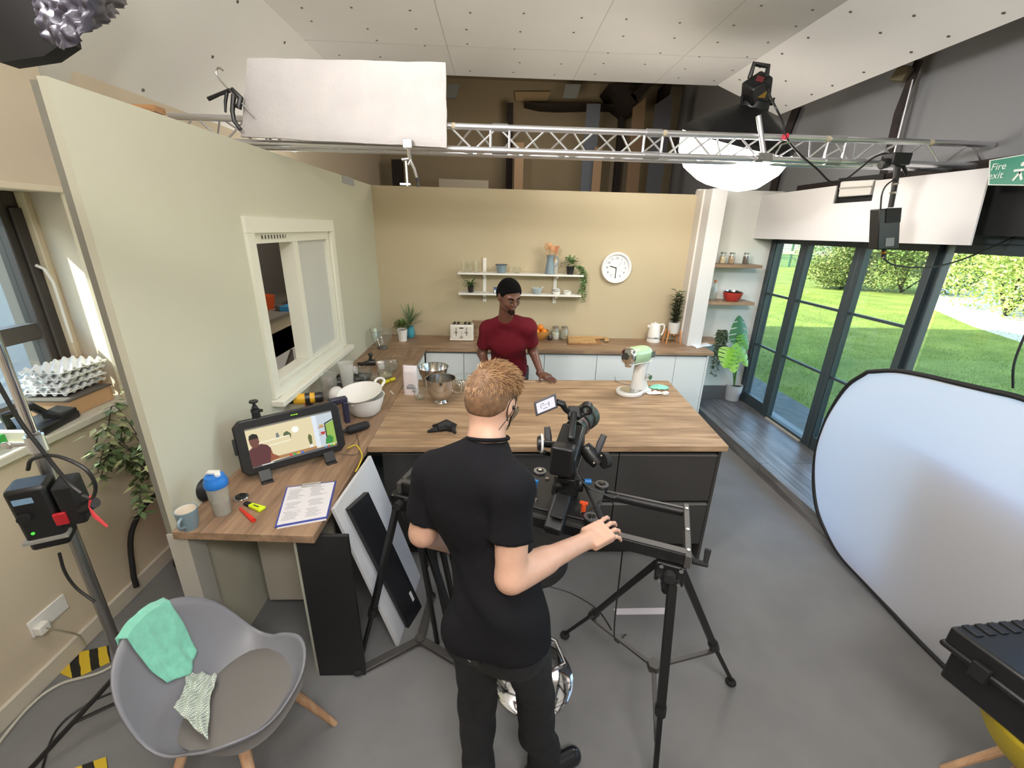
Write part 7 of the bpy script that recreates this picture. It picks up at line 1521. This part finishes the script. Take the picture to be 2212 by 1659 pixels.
def nets(fn, lo, hi, s):
    lo, hi = np.asarray(lo, float), np.asarray(hi, float); n_ = np.ceil((hi-lo)/s).astype(int)+1
    ax = [lo[i]+s*np.arange(n_[i]) for i in range(3)]
    F = np.empty(n_)
    for i0 in range(0, n_[0], 16):
        g = np.stack(np.meshgrid(ax[0][i0:i0+16], ax[1], ax[2], indexing='ij'), -1); F[i0:i0+16] = fn(g)
    ins = F < 0
    cs_ = [(0,0,0),(1,0,0),(0,1,0),(1,1,0),(0,0,1),(1,0,1),(0,1,1),(1,1,1)]; sh = tuple(n_-1)
    def sub(A, c): return A[c[0]:c[0]+sh[0], c[1]:c[1]+sh[1], c[2]:c[2]+sh[2]]
    cnt = sum(sub(ins, c).astype(int) for c in cs_); act = (cnt > 0) & (cnt < 8)
    idx = -np.ones(sh, int); ii = np.argwhere(act); idx[act] = np.arange(len(ii))
    pos = np.zeros((len(ii), 3)); w = np.zeros(len(ii)); I = ii.T
    for a in range(8):
        for d in range(3):
            b = a | (1 << d)
            if b == a: continue
            ca, cb = cs_[a], cs_[b]
            fa = F[I[0]+ca[0], I[1]+ca[1], I[2]+ca[2]]; fb = F[I[0]+cb[0], I[1]+cb[1], I[2]+cb[2]]; m_ = (fa < 0) != (fb < 0)
            t = np.where(m_, fa/(fa-fb+1e-12), 0); P = np.array(ca)[None]+t[:, None]*(np.array(cb)-np.array(ca))[None]
            pos += P*m_[:, None]; w += m_
    vs = lo+s*(ii+pos/w[:, None]); fs = []
    for d in range(3):
        e = [0, 0, 0]; e[d] = 1; o1, o2 = [(1, 2), (2, 0), (0, 1)][d]
        sl0 = tuple(slice(1 if k != d else 0, (n_[k]-1)) for k in range(3)); sl1 = tuple(slice((1 if k != d else 1), (n_[k]-1)+(1 if k == d else 0)) for k in range(3))
        A, B = ins[sl0], ins[sl1]; q_ = np.argwhere(A != B); off = np.array([1 if k != d else 0 for k in range(3)]); q_ = q_+off; fl = ins[q_[:, 0], q_[:, 1], q_[:, 2]]
        u, v = np.zeros(3, int), np.zeros(3, int); u[o1] = 1; v[o2] = 1
        def g_(x): return idx[x[:, 0], x[:, 1], x[:, 2]]
        a, b, c, d_ = g_(q_-u-v), g_(q_-v), g_(q_), g_(q_-u)
        Q = np.stack([a, b, c, d_], 1); Q[~fl] = Q[~fl][:, ::-1]; fs.append(Q)
    fs = np.concatenate(fs); fs = fs[(fs >= 0).all(1)]
    return vs, fs
def sdfobj(name, fns, m_, parent, smooth_it=2):
    VS, FS, o = [], [], 0
    for fn, lo, hi, s in fns:
        vs, fs = nets(fn, lo, hi, s); VS.append(vs); FS.append(fs+o); o += len(vs)
    VS = np.concatenate(VS); FS = np.concatenate(FS)
    for _ in range(smooth_it):      # light laplacian
        acc = np.zeros_like(VS); c_ = np.zeros(len(VS))
        for i in range(4):
            a, b = FS[:, i], FS[:, (i+1) % 4]
            for k in range(3): acc[:, k] += np.bincount(a, VS[b, k], len(VS))+np.bincount(b, VS[a, k], len(VS))
            c_ += np.bincount(a, minlength=len(VS))+np.bincount(b, minlength=len(VS))
        VS = VS*.4+.6*acc/np.maximum(c_, 1)[:, None]
    me = bpy.data.meshes.new(name); me.from_pydata(VS.tolist(), [], FS.tolist()); me.materials.append(m_)
    me.transform(WM[parent.name].inverted()); me.shade_smooth(); me.update()
    ob_ = bpy.data.objects.new(name, me); S.collection.objects.link(ob_); ob_.parent = parent; WM[ob_.name] = WM[parent.name].copy(); return ob_
def wob(p, f, a, s=0.):
    return a*(np.sin(p[..., 0]*f*1.3+p[..., 2]*f*.9+s)*np.sin(p[..., 1]*f*1.1-p[..., 2]*f*.7+1.3+s)+.6*np.sin(p[..., 2]*f*2.1+np.sin(p[..., 0]*f*1.7+s)*1.5))
class Head:
    def __init__(s, c, fwd, up, k=1.0):
        s.c = np.asarray(c, float); f = n3(fwd); u = np.asarray(up, float); u = n3(u-f*(u@f)); s.R = np.stack([np.cross(f, u), f, u], 1); s.k = k   # columns x,y,z
    def loc(s, p): return ((p-s.c)@s.R)/s.k
    def w(s, v): return s.c+s.R@(np.asarray(v, float)*s.k)
    def skull(s, q, inf=0.): return smin(ellp(q, (0, -.012, .035), (.076+inf, .096+inf, .090+inf)), ellp(q, (0, -.03, .0), (.066+inf, .07+inf, .075+inf)), .03)
    def f(s, p):
        q = s.loc(p); qa = q.copy(); qa[..., 0] = np.abs(qa[..., 0])
        d = s.skull(q); d = smin(d, ellp(q, (0, .03, -.022), (.058, .058, .074)), .03)
        d = smin(d, rc(qa, (.0, .062, -.088), (.050, .0, -.058), .020, .020), .02); d = smin(d, ellp(qa, (.036, .056, -.018), (.024, .024, .024)), .02)
        d = smin(d, rc(qa, (.008, .080, .030), (.042, .066, .032), .011, .010), .012)
        e = rc(qa, (.031, .098, .008), (.033, .098, .008), .017, .017); d = smax(d, -e, .012)
        d = smin(d, rc(q, (0, .088, .022), (0, .108, -.016), .007, .011), .010); d = smin(d, rc(qa, (.004, .098, -.020), (.015, .094, -.022), .009, .008), .006)
        d = smin(d, rc(qa, (0, .090, -.048), (.018, .082, -.050), .0075, .004), .005); d = smin(d, rc(qa, (0, .088, -.059), (.014, .082, -.057), .0085, .004), .005)
        d = smin(d, ellp(q, (0, .080, -.090), (.022, .016, .016)), .012)
        ear = ellp(qa, (.079, -.010, -.002), (.009, .021, .033)); ear = smax(ear, -ellp(qa, (.089, -.006, .002), (.006, .012, .021)), .004); d = smin(d, ear, .006)
        return d*s.k
    def hair(s, p, inf, line):
        q = s.loc(p); d = s.skull(q, inf); zz = np.interp(q[..., 1], [t[0] for t in line], [t[1] for t in line]); qa = np.abs(q[..., 0])
        ear = ellp(np.stack([qa, q[..., 1], q[..., 2]], -1), (.085, -.008, -.004), (.025, .028, .040))
        return smax(smax(d, (zz-q[..., 2]), .006), -ear, .004)*s.k
def finger(p, base, d, n_, lens, rad, curl):
    """chain of three segments, curling about the axis across; returns distance"""
    ax = n3(np.cross(d, n_)); out = None; a = np.asarray(base, float); dd = n3(d); r = rad
    for L_, c in zip(lens, curl):
        th = math.radians(-c); dd = dd*math.cos(th)+np.cross(ax, dd)*math.sin(th)+ax*(ax@dd)*(1-math.cos(th)); b = a+dd*L_; e = rc(p, a, b, r, r*.9); out = e if out is None else smin(out, e, .003); a = b; r *= .92
    return out
def hand(p, wrist, fwd, up, thumb, curl=((20, 25, 20),)*4, spread=.06, k=1.0, tc=(25, 20), tdown=.5):
    f = n3(fwd); u = np.asarray(up, float); u = n3(u-f*(u@f)); t = np.cross(f, u); t = t if t@np.asarray(thumb) > 0 else -t
    w = np.asarray(wrist, float); kn = w+f*.088*k
    d = rc(p, w-f*.02*k, w+f*.03*k, .026*k, .026*k); fg = None
    c = w+f*.055*k; q = p-c; R = np.stack([t, f, u], 1); q = q@R; ext = np.array([.036, .040, .010])*k; e = np.abs(q)-ext; pal = np.linalg.norm(np.maximum(e, 0), axis=-1)+np.minimum(e.max(-1), 0)-.008*k
    d = smin(d, pal, .014)
    for i, (off, L_, r_) in enumerate(((.030, .092, .0088), (.010, .102, .0090), (-.011, .094, .0086), (-.031, .074, .0078))):
        b = kn+t*off*k-f*(.004 if i in (1, 2) else .010)*k; dd = f+t*spread*(1.5-i)
        lens = (L_*.46*k, L_*.30*k, L_*.26*k); e_f = finger(p, b, dd, u, lens, r_*k, curl[i]); fg = e_f if fg is None else np.minimum(fg, e_f)
        d = smin(d, ellp(p, b+f*.002*k+u*.003*k, (.010*k, .011*k, .010*k)), .006)
    d = smin(d, fg, .005)
    tb = w+f*.022*k+t*.030*k-u*.004*k; td = n3(f*.75+t*.75-u*tdown); d = smin(d, finger(p, tb, td, u, (.040*k, .032*k, .026*k), .0105*k, (0, tc[0], tc[1])), .012)
    return d
SK2 = mat('fair_skin', (204, 162, 140), .5, noise_amt=.05, nscale=18, sss=.06, bump=.08, bscale=180)
SK1 = mat('dark_skin', (100, 66, 52), .42, noise_amt=.06, nscale=14, sss=.08)
# ================================================= operator (near, seen from behind)
def PJ(x, y, Y): return np.array(py(x, y, Y))
Lsh, Rsh = PJ(933, 1022, 1.27), PJ(1106, 1055, 1.075); Rel, Rwr = PJ(1104, 1246, 1.0), PJ(1266, 1168, 1.24); Lel, Lwr = PJ(914, 1150, 1.23), PJ(975, 1180, 1.45)
nk = PJ(1052, 955, 1.235); hc2 = PJ(1065, 866, 1.285)
pel = V(.025, 1.05, .95); wst = V(.005, 1.13, 1.13); chs = (Lsh+Rsh)/2+V(.0, .0, -.07)
Lhp, Rhp = V(-.055, 1.075, .92), V(.095, 1.03, .92); Lkn, Rkn = V(-.055, 1.13, .50), V(.165, 1.14, .49); Lan, Ran = V(-.05, 1.075, .10), V(.215, 1.12, .10)
sd = n3(Rsh-Lsh); fw = n3(np.cross(V(0, 0, 1), sd)); fwp = n3(fw+V(0, .0, 0))
op = thing('person', 'person with short ginger hair in black t-shirt and jeans, seen from behind', 'person', (.06, 1.1, 0))
hd2 = Head(hc2, (.55, .80, -.30), (.10, .16, 1), .95)
hbase = hc2+V(0, 0, -.05)
def torso2(p, inf=0.):
    d = rc(squash(p, pel, fw, .70), pel-V(0, 0, .02), pel+V(0, 0, .05), .142+inf, .140+inf)
    d = smin(d, rc(squash(p, wst, fw, .68), pel+V(0, 0, .05), wst, .138+inf, .128+inf), .05)
    up = (Lsh+Rsh)/2; d = smin(d, rc(squash(p, chs, fw, .66), wst, chs, .126+inf, .140+inf), .05)
    d = smin(d, rc(squash(p, up, fw, .62), chs, up+V(0, 0, -.015), .140+inf, .112+inf), .05)
    d = smin(d, rc(p, Lsh+sd*.02, Rsh-sd*.02, .055+inf, .055+inf), .04); d = smin(d, rc(p, nk-V(0, .02, .02), Lsh, .052+inf, .050+inf), .035); d = smin(d, rc(p, nk-V(0, .02, .02), Rsh, .052+inf, .050+inf), .035)
    return d
def arms2(p, inf=0.):
    d = smin(rc(p, Rsh, Rel, .058+inf, .046+inf), rc(p, Rel, Rwr, .047+inf, .030+inf), .02); d = smin(d, rc(p, Rel+(Rwr-Rel)*.12, Rel+(Rwr-Rel)*.4, .047+inf, .042+inf), .02)
    e = smin(rc(p, Lsh, Lel, .057+inf, .047+inf), rc(p, Lel, Lwr, .046+inf, .030+inf), .02); return np.minimum(d, e)
def legs2(p, inf=0.):
    a = smin(rc(p, Lhp, Lkn, .078+inf, .054+inf), rc(p, Lkn, Lan, .052+inf, .040+inf), .03); b = smin(rc(p, Rhp, Rkn, .078+inf, .054+inf), rc(p, Rkn, Ran, .052+inf, .040+inf), .03)
    a = smin(a, rc(p, Lkn-V(0, .02, .05), Lkn-V(0, .02, .2), .052+inf, .045+inf), .03); b = smin(b, rc(p, Rkn-V(0, .02, .05), Rkn-V(0, .02, .2), .052+inf, .045+inf), .03)
    gl = smin(ellp(p, Lhp-fw*.032, (.076+inf, .076+inf, .085+inf)), ellp(p, Rhp-fw*.032, (.076+inf, .076+inf, .085+inf)), .02)
    return smin(np.minimum(a, b), gl, .03)
def neck2(p): return smin(rc(p, nk-V(.005, .02, .03), hc2+hd2.R@V(0, -.022, -.03), .060, .056), rc(p, nk-V(0, .02, .0), chs+V(0, 0, .02), .056, .08), .03)
def body2(p):
    d = smin(torso2(p, -.016), neck2(p), .03); d = smin(d, arms2(p), .025); return smin(d, legs2(p, -.012), .03)
def headneck2(p): return smin(hd2.f(p), neck2(p), .025)
hup = n3(V(-.05, -.30, 1)); hfw = n3(PJ(1320, 1140, 1.305)-Rwr)
def hand2(p): return smin(hand(p, Rwr, hfw, hup, (-.3, 1, 0), curl=((-10, 32, 22), (-6, 36, 24), (-2, 38, 24), (2, 34, 22)), spread=.14, k=1.02, tc=(20, 30), tdown=.9), rc(p, Rwr-(Rwr-Rel)*.45, Rwr, .036, .030), .012)
def lhand2(p): return hand(p, Lwr, n3(Lwr-Lel+V(.1, 0, 0)), V(-.3, 0, 1), (1, 0, 0), curl=((30, 40, 30),)*4)
def box_of(*pts, r=.1): a = np.array(pts); return a.min(0)-r, a.max(0)+r
lo, hi = box_of(Lsh, Rsh, Rel, Rwr, Lel, Lwr, nk, Lan, Ran, r=.13)
sdfobj('body', [(body2, lo, (hi[0], hi[1], nk[2]+.06), .009), (headneck2, hc2-.19, hc2+V(.14, .14, .15), .0035), (hand2, Rwr-V(.10, .10, .13), Rwr+V(.22, .18, .10), .0025), (lhand2, Lwr-.12, Lwr+.17, .005)], SK2, op)
slR = n3(Rel-Rsh); slL = n3(Lel-Lsh)
def shirt2(p):
    d = torso2(p, .014); aR = rc(p, Rsh, Rsh+slR*.26, .069, .074); aL = rc(p, Lsh, Lsh+slL*.22, .062, .068)
    aR = smax(aR, (p-(Rsh+slR*.160))@slR, .006); aL = smax(aL, (p-(Lsh+slL*.16))@slL, .006)
    d = smin(smin(d, aR, .03), aL, .03); d = d+wob(p, 16, .0030)+wob(p, 7, .005, 2.)+.0042*np.sin((p@sd)*26+np.sin(p[..., 2]*17)*2.2+p[..., 2]*30)*np.clip((1.42-p[..., 2])*3, 0, 1)+.003*np.sin(p[..., 2]*70+(p@sd)*40)*np.exp(-((p[..., 2]-1.12)/.12)**2)
    flare = rc(squash(p, pel, fw, .78), wst-V(0, 0, .02), pel-V(0, 0, .05), .132, .152); flare = smin(flare, smin(ellp(p, Lhp-fw*.032, (.098, .098, .115)), ellp(p, Rhp-fw*.032, (.098, .098, .115)), .03), .05); d = smin(d, flare+wob(p, 14, .004), .04)
    hem = (.925+.012*np.sin(p[..., 0]*14))-p[..., 2]; d = smax(d, hem, .006)
    nkc = nk+V(.012, .012, .062); nc = ellp(p, nkc, (.085, .085, .062)); nc2 = rc(p, nk-V(0, .02, .02), hc2, .060, .060); return smax(d, -nc, .006)
def inner_cut(f, g, t): return lambda p: smax(f(p), -g(p), .004)
BT = mat('black_cotton', (17, 17, 21), .9, bump=.25, bscale=350, spec=.2, noise_amt=.1, nscale=8)
ts = sdfobj('t_shirt', [(shirt2, lo-V(.03, .14, .03), (hi[0], hi[1]+.02, nk[2]+.06), .007)], BT, op)
m = MB(); ring = [nk+V(.004, -.012, .004)+sd*.066*math.cos(a)+fw*.062*math.sin(a)+V(0, 0, 1)*(.018-.018*math.sin(a)) for a in [k*math.pi/16 for k in range(32)]]
m.tube([tuple(v) for v in ring], .0065, 7, closed=True); obj('neckband', m, BT, ts)
def jeans2(p):
    d = legs2(p, .014); d = smin(d, rc(squash(p, pel, fw, .72), pel-V(0, 0, .05), pel+V(0, 0, .05), .142, .136), .03); d = d+wob(p, 22, .0028)*np.clip((.95-p[..., 2])*1.6, .3, 1.3)
    c1 = rc(p, Ran+V(0, 0, .10), Ran-V(0, 0, .03), .062, .066); c2 = rc(p, Lan+V(0, 0, .10), Lan-V(0, 0, .03), .062, .066); d = smin(d, np.minimum(c1, c2)+wob(p, 60, .003), .02)
    return smax(smax(d, p[..., 2]-1.0, .004), .045-p[..., 2], .004)
JN = mat('black_denim', (17, 17, 20), .85, bump=.3, bscale=500, noise_amt=.2, nscale=10)
sdfobj('jeans', [(jeans2, (-.25, .85, .02), (.38, 1.32, 1.05), .008)], JN, op)
def shoe(an, d, p):
    d = n3(d); a = V(an[0], an[1], .045)-d*.045; b = a+d*.19+V(0, 0, -.004); e = smin(rc(p, a, b, .043, .038), rc(p, a+V(0, 0, .0), V(an[0], an[1], .12), .042, .045), .03); return smax(e, .012-p[..., 2], .003)
LE = mat('black_leather', (24, 26, 32), .25, coat=.3)
sR = sdfobj('shoe', [(lambda p: shoe(Ran, (.8, .35, 0), p), (.08, .98, 0), (.48, 1.36, .16), .006)], LE, op); sdfobj('shoe', [(lambda p: shoe(Lan, (.1, 1, 0), p), (-.2, .92, 0), (.12, 1.36, .16), .006)], LE, op)
m = MB(); d_ = Vector(n3((.8, .35, 0))); a_ = Vector((Ran[0], Ran[1], .007))-d_*.05; m.cyl(a_+Vector((0, 0, 0)), a_+Vector((0, 0, .012)), .044, n=20); m.bar(a_+Vector((0, 0, .006)), a_+d_*.2+Vector((0, 0, .006)), .012, .08, up=(0, 0, 1)); obj('sole', m, RUB, sR)
m = MB(); q_ = Vector(pel-fw*.120-sd*.035+V(0, 0, -.045)); m.bar(q_-Vector(sd)*.045, q_+Vector(sd)*.045, .025, .012, up=tuple(fw)); obj('belt_pouch', m, BLK, op, bev=.004)
m = MB(); q_ = q_+Vector((-.0, -.012, .004)); m.bar(q_-Vector(sd)*.012, q_+Vector(sd)*.012, .008, .004, up=tuple(fw)); obj('metal_clip', m, STEEL, op)
# hair
LINE2 = [(-.12, -.052), (-.07, -.045), (-.03, -.008), (0, .018), (.03, .03), (.06, .07), (.1, .085)]
HG = [mat('ginger_hair_mid', (140, 106, 74), .55), mat('ginger_hair_light', (178, 144, 106), .55), mat('ginger_hair_dark', (98, 72, 50), .6)]
cap = sdfobj('hair', [(lambda p: hd2.hair(p, .006, LINE2), hc2-.15, hc2+.16, .0045)], mat('ginger_hair_base', (108, 80, 56), .7, noise_amt=.3, nscale=60), op)
rr = random.Random(77); m = MB(); cnt = 0
while cnt < 5200:
    d = np.array([rr.gauss(0, 1), rr.gauss(0, 1), rr.gauss(0, 1)]); d /= np.linalg.norm(d); q = np.array([0, -.012, .035])+d*np.array([.079, .099, .093])
    zl = np.interp(q[1], [t[0] for t in LINE2], [t[1] for t in LINE2])
    if q[2] < zl+.002 or (abs(q[0]) > .055 and abs(q[1]+.01) < .03 and q[2] < .03): continue
    top = max(0, min(1, (q[2]-.035)/.07)); L_ = (.006+.010*max(0, (q[2]+.05)/.1))*(1-top)+.027*top*rr.uniform(.8, 1.35)
    nrm_ = n3(d/np.array([.079, .099, .093])); flow = n3(np.array([.25, .55, .15])*top*1.1+np.array([0, -.1, -.9])*(1-top)+np.array([rr.gauss(0, .22), rr.gauss(0, .22), rr.gauss(0, .15)])); dr = n3(flow+nrm_*(.26+.30*top))
    a = hd2.w(q-nrm_*.002); b = hd2.w(q+dr*L_*.55); c = hd2.w(q+(dr*.8+flow*.35)*L_+np.array([0, 0, -.2*L_*top])); r_ = .0011 if top < .5 else .0013
    m.cur = rr.choice((0, 0, 1, 1, 2)); m.tube([a, b, c], [r_, r_*.9, .0002], 3, cap=False); cnt += 1
m.cur = 0; obj('hair_strands', m, HG, cap)
# mask, strap, earpiece
BRN = mat('khaki_mask', (112, 98, 78), .9)
def maskf(p):
    q = hd2.loc(p); d = np.abs(hd2.f(p)-.006)-.002; q2 = np.abs(q[..., 0]); return smax(smax(smax(d, q[..., 2]+.008-.25*0, .003), -.122-q[..., 2], .003), .028-q[..., 1], .004)
sdfobj('face_mask', [(maskf, hc2-.14, hc2+.16, .004)], BRN, op)
def hw(x, y, z): return tuple(hd2.w((x, y, z)))
for s_ in (1, -1):
    m = MB(); m.tube(spline([hw(.060*s_, .045, -.03), hw(.078*s_, .018, .004), hw(.088*s_, -.004, .034), hw(.090*s_, -.03, .028), hw(.084*s_, -.036, -.0), hw(.078*s_, -.022, -.035), hw(.064*s_, .03, -.075)]), .0016, 6); obj('mask_strap', m, BLK, op)
m = MB(); m.ell(hw(.084, -.002, -.004), (.007, .007, .007)); m.tube(spline([hw(.086, 0, -.004), hw(.086, -.02, -.03), hw(.070, -.045, -.08)]), .0012, 5); obj('earphone', m, BLK, op)
m = MB(); m.ell(hw(-.084, -.002, -.004), (.007, .007, .010)); obj('earphone', m, BLK, op)
# ================================================= man behind the island
mh = PJ(1100, 641, 3.48); mn = PJ(1092, 688, 3.60)
mL, mR = PJ(1139, 708, 3.66), PJ(1056, 710, 3.72)       # image right / image left shoulder
eL, eR = PJ(1151, 757, 3.78), PJ(1041, 762, 3.80); wL = np.array(pz(1168, 806, .965)); wR = np.array(pz(1052, 806, .965)); wL[1] += .03; wR[1] += .06; eR[1] = 3.80
wL[1] = min(wL[1], 3.62)
mp_ = V(.12, 3.86, .93); mw = V(.11, 3.82, 1.12); mc_ = (mL+mR)/2+V(0, 0.03, -.09)
sd1 = n3(mL-mR); fw1 = n3(np.cross(sd1, V(0, 0, 1))); fw1 = -fw1 if fw1[1] > 0 else fw1
man = thing('person', 'person with short black hair in maroon t-shirt leaning on the far edge of the island', 'person', (.12, 3.88, 0))
hd1 = Head(mh, (.42, -.82, -.36), (.12, -.34, 1), 1.08)
k1 = 1.02
h1, h2 = V(.03, 3.88, .90), V(.21, 3.88, .90); kn1, kn2 = V(.01, 3.86, .5), V(.23, 3.86, .5); an1, an2 = V(.0, 3.93, .09), V(.24, 3.93, .09)
def torso1(p, inf=0.):
    d = rc(squash(p, mp_, fw1, .70), mp_-V(0, 0, .02), mp_+V(0, 0, .05), .150+inf, .142+inf); d = smin(d, rc(squash(p, mw, fw1, .68), mp_, mw, .142+inf, .138+inf), .05)
    up = (mL+mR)/2; d = smin(d, rc(squash(p, mc_, fw1, .68), mw, mc_, .140+inf, .165+inf), .05); d = smin(d, rc(squash(p, up, fw1, .62), mc_, up, .16+inf, .115+inf), .05)
    d = smin(d, rc(p, mL, mR, .062+inf, .062+inf), .04); d = smin(d, rc(p, mn+V(0, .03, -.02), mL, .056+inf, .052+inf), .035); return smin(d, rc(p, mn+V(0, .03, -.02), mR, .056+inf, .052+inf), .035)
def arms1(p):
    d = smin(rc(p, mL, eL, .058, .045), rc(p, eL, wL, .045, .029), .02); e = smin(rc(p, mR, eR, .058, .045), rc(p, eR, wR, .045, .029), .02); return np.minimum(d, e)
def legs1(p, inf=0.):
    a = smin(rc(p, h1, kn1, .09+inf, .062+inf), rc(p, kn1, an1, .058+inf, .043+inf), .03); b = smin(rc(p, h2, kn2, .09+inf, .062+inf), rc(p, kn2, an2, .058+inf, .043+inf), .03); return np.minimum(a, b)
def neck1(p): return rc(p, mn+V(0, .035, -.03), mh+hd1.R@V(0, -.02, -.04), .064, .058)
def body1(p): return smin(smin(smin(torso1(p, -.012), neck1(p), .03), arms1(p), .025), legs1(p, -.01), .03)
def hn1(p): return smin(hd1.f(p), neck1(p), .022)
tL = np.array(pz(1192, 819, .935)); fL = n3(np.array([tL[0]-wL[0], tL[1]-wL[1], -.015*0-.01]))
def hL(p): return smin(hand(p, V(wL[0], wL[1], .948), fL, (0, 0, 1), (0, -1, 0), curl=((4, 8, 4),)*4, spread=.10, tdown=.05, tc=(5, 5)), rc(p, wL, V(wL[0], wL[1], .952)+fL*.01, .029, .026), .01)
fR = n3(V(-.6, -.8, 0))
def hR(p): return smin(hand(p, V(wR[0], wR[1]-.0, .948), fR, (0, 0, 1), (1, 0, 0), curl=((4, 8, 4),)*4, spread=.10, tdown=.05, tc=(5, 5)), rc(p, wR, V(wR[0], wR[1], .952), .029, .026), .01)
lo1, hi1 = box_of(mL, mR, eL, eR, wL, wR, an1, an2, mn, r=.13)
sdfobj('body', [(body1, lo1, (hi1[0], hi1[1]+.05, mn[2]+.08), .011), (hn1, mh-.21, mh+.16, .004), (hL, wL-V(.08, .16, .06), wL+V(.24, .1, .06), .0035), (hR, wR-V(.22, .24, .06), wR+V(.1, .1, .06), .0045)], SK1, man)
s1, s2 = n3(eL-mL), n3(eR-mR)
def shirt1(p):
    d = torso1(p, .013); a = smax(rc(p, mL, mL+s1*.26, .072, .074), (p-(mL+s1*.19))@s1, .006); b = smax(rc(p, mR, mR+s2*.26, .072, .074), (p-(mR+s2*.19))@s2, .006)
    d = smin(smin(d, a, .03), b, .03)+wob(p, 15, .003)+wob(p, 6, .004, 1.)
    d = smin(d, rc(squash(p, mp_, fw1, .75), mw, mp_, .148, .158), .03); d = smax(d, .86-p[..., 2], .006)
    nc = ellp(p, mn+fw1*.035+V(0, .0, .035), (.070, .080, .060)); nc = np.minimum(nc, rc(p, mn+V(0, .03, .05), mh, .075, .09)); return smax(d, -nc, .006)
MRN = mat('maroon_cotton', (92, 16, 28), .85, bump=.2, bscale=300, spec=.2, noise_amt=.06, nscale=9)
sdfobj('t_shirt', [(shirt1, lo1-.02, (hi1[0], hi1[1]+.05, mn[2]+.05), .009)], MRN, man)
def tr1(p): return smax(legs1(p, .014), p[..., 2]-.93, .004)
sdfobj('trousers', [(lambda p: smax(smin(legs1(p, .014), rc(squash(p, mp_, fw1, .72), mp_-V(0, 0, .08), mp_-V(0, 0, .02), .155, .15), .03), .04-p[..., 2], .004), lo1, (hi1[0], hi1[1]+.05, .94), .012)], mat('dark_trousers', (38, 38, 44), .85), man)
for an in (an1, an2): sdfobj('shoe', [(lambda p, an=an: shoe(an, (0, -1, 0), p), (an[0]-.1, an[1]-.3, 0), (an[0]+.1, an[1]+.12, .17), .008)], LE, man)
HB = mat('black_hair', (6, 5, 5), 1.0, spec=.15, bump=.6, bscale=500)
LINE1 = [(-.12, -.05), (-.06, -.035), (-.025, -.0), (0, .018), (.03, .02), (.045, .05), (.075, .072), (.1, .076)]
sdfobj('hair', [(lambda p: hd1.hair(p, .011, LINE1), mh-.16, mh+.18, .005)], HB, man)
for s_ in (1, -1):
    m = MB(); m.ell(tuple(hd1.w((.031*s_, .076, .008))), (.0125, .0115, .0095)); ey = obj('eye', m, mat('eye_white', (120, 106, 98), .3), man)
    m = MB(); c = Vector(hd1.w((.031*s_, .0885, .004))); m.ell(tuple(c), (.0055, .0055, .0055)); obj('iris', m, BLK, ey)
    m = MB(); m.tube(spline([tuple(hd1.w((.017*s_, .0965, .031))), tuple(hd1.w((.032*s_, .094, .037))), tuple(hd1.w((.047*s_, .080, .031)))]), .0035, 6); obj('eyebrow', m, HB, man)
    m = MB(); m.tube(spline([tuple(hd1.w((.018*s_, .0885, .012))), tuple(hd1.w((.031*s_, .092, .018))), tuple(hd1.w((.045*s_, .080, .012)))]), .0032, 6); obj('eyelid', m, SK1, man)
def bd(p):
    q = hd1.loc(p); qa = np.abs(q[..., 0]); sh_ = hd1.f(p)-.0009; mo = ellp(q, (0, .09, -.052), (.026, .05, .018)); reg = smax(smax(q[..., 2]+.036, .055-q[..., 1], .006), qa-.030, .006)
    return smax(smax(sh_, reg*1.0, .003), -mo, .002)
sdfobj('goatee', [(bd, mh-.16, mh+.16, .004)], mat('beard_black', (30, 20, 16), .95, spec=.1), man)
m = MB(); m.tube(spline([tuple(hd1.w((-.019, .0915, -.0525))), tuple(hd1.w((0, .0985, -.0535))), tuple(hd1.w((.019, .0915, -.0525)))]), .0028, 6); obj('lips', m, mat('lip_brown', (110, 62, 54), .4), man)
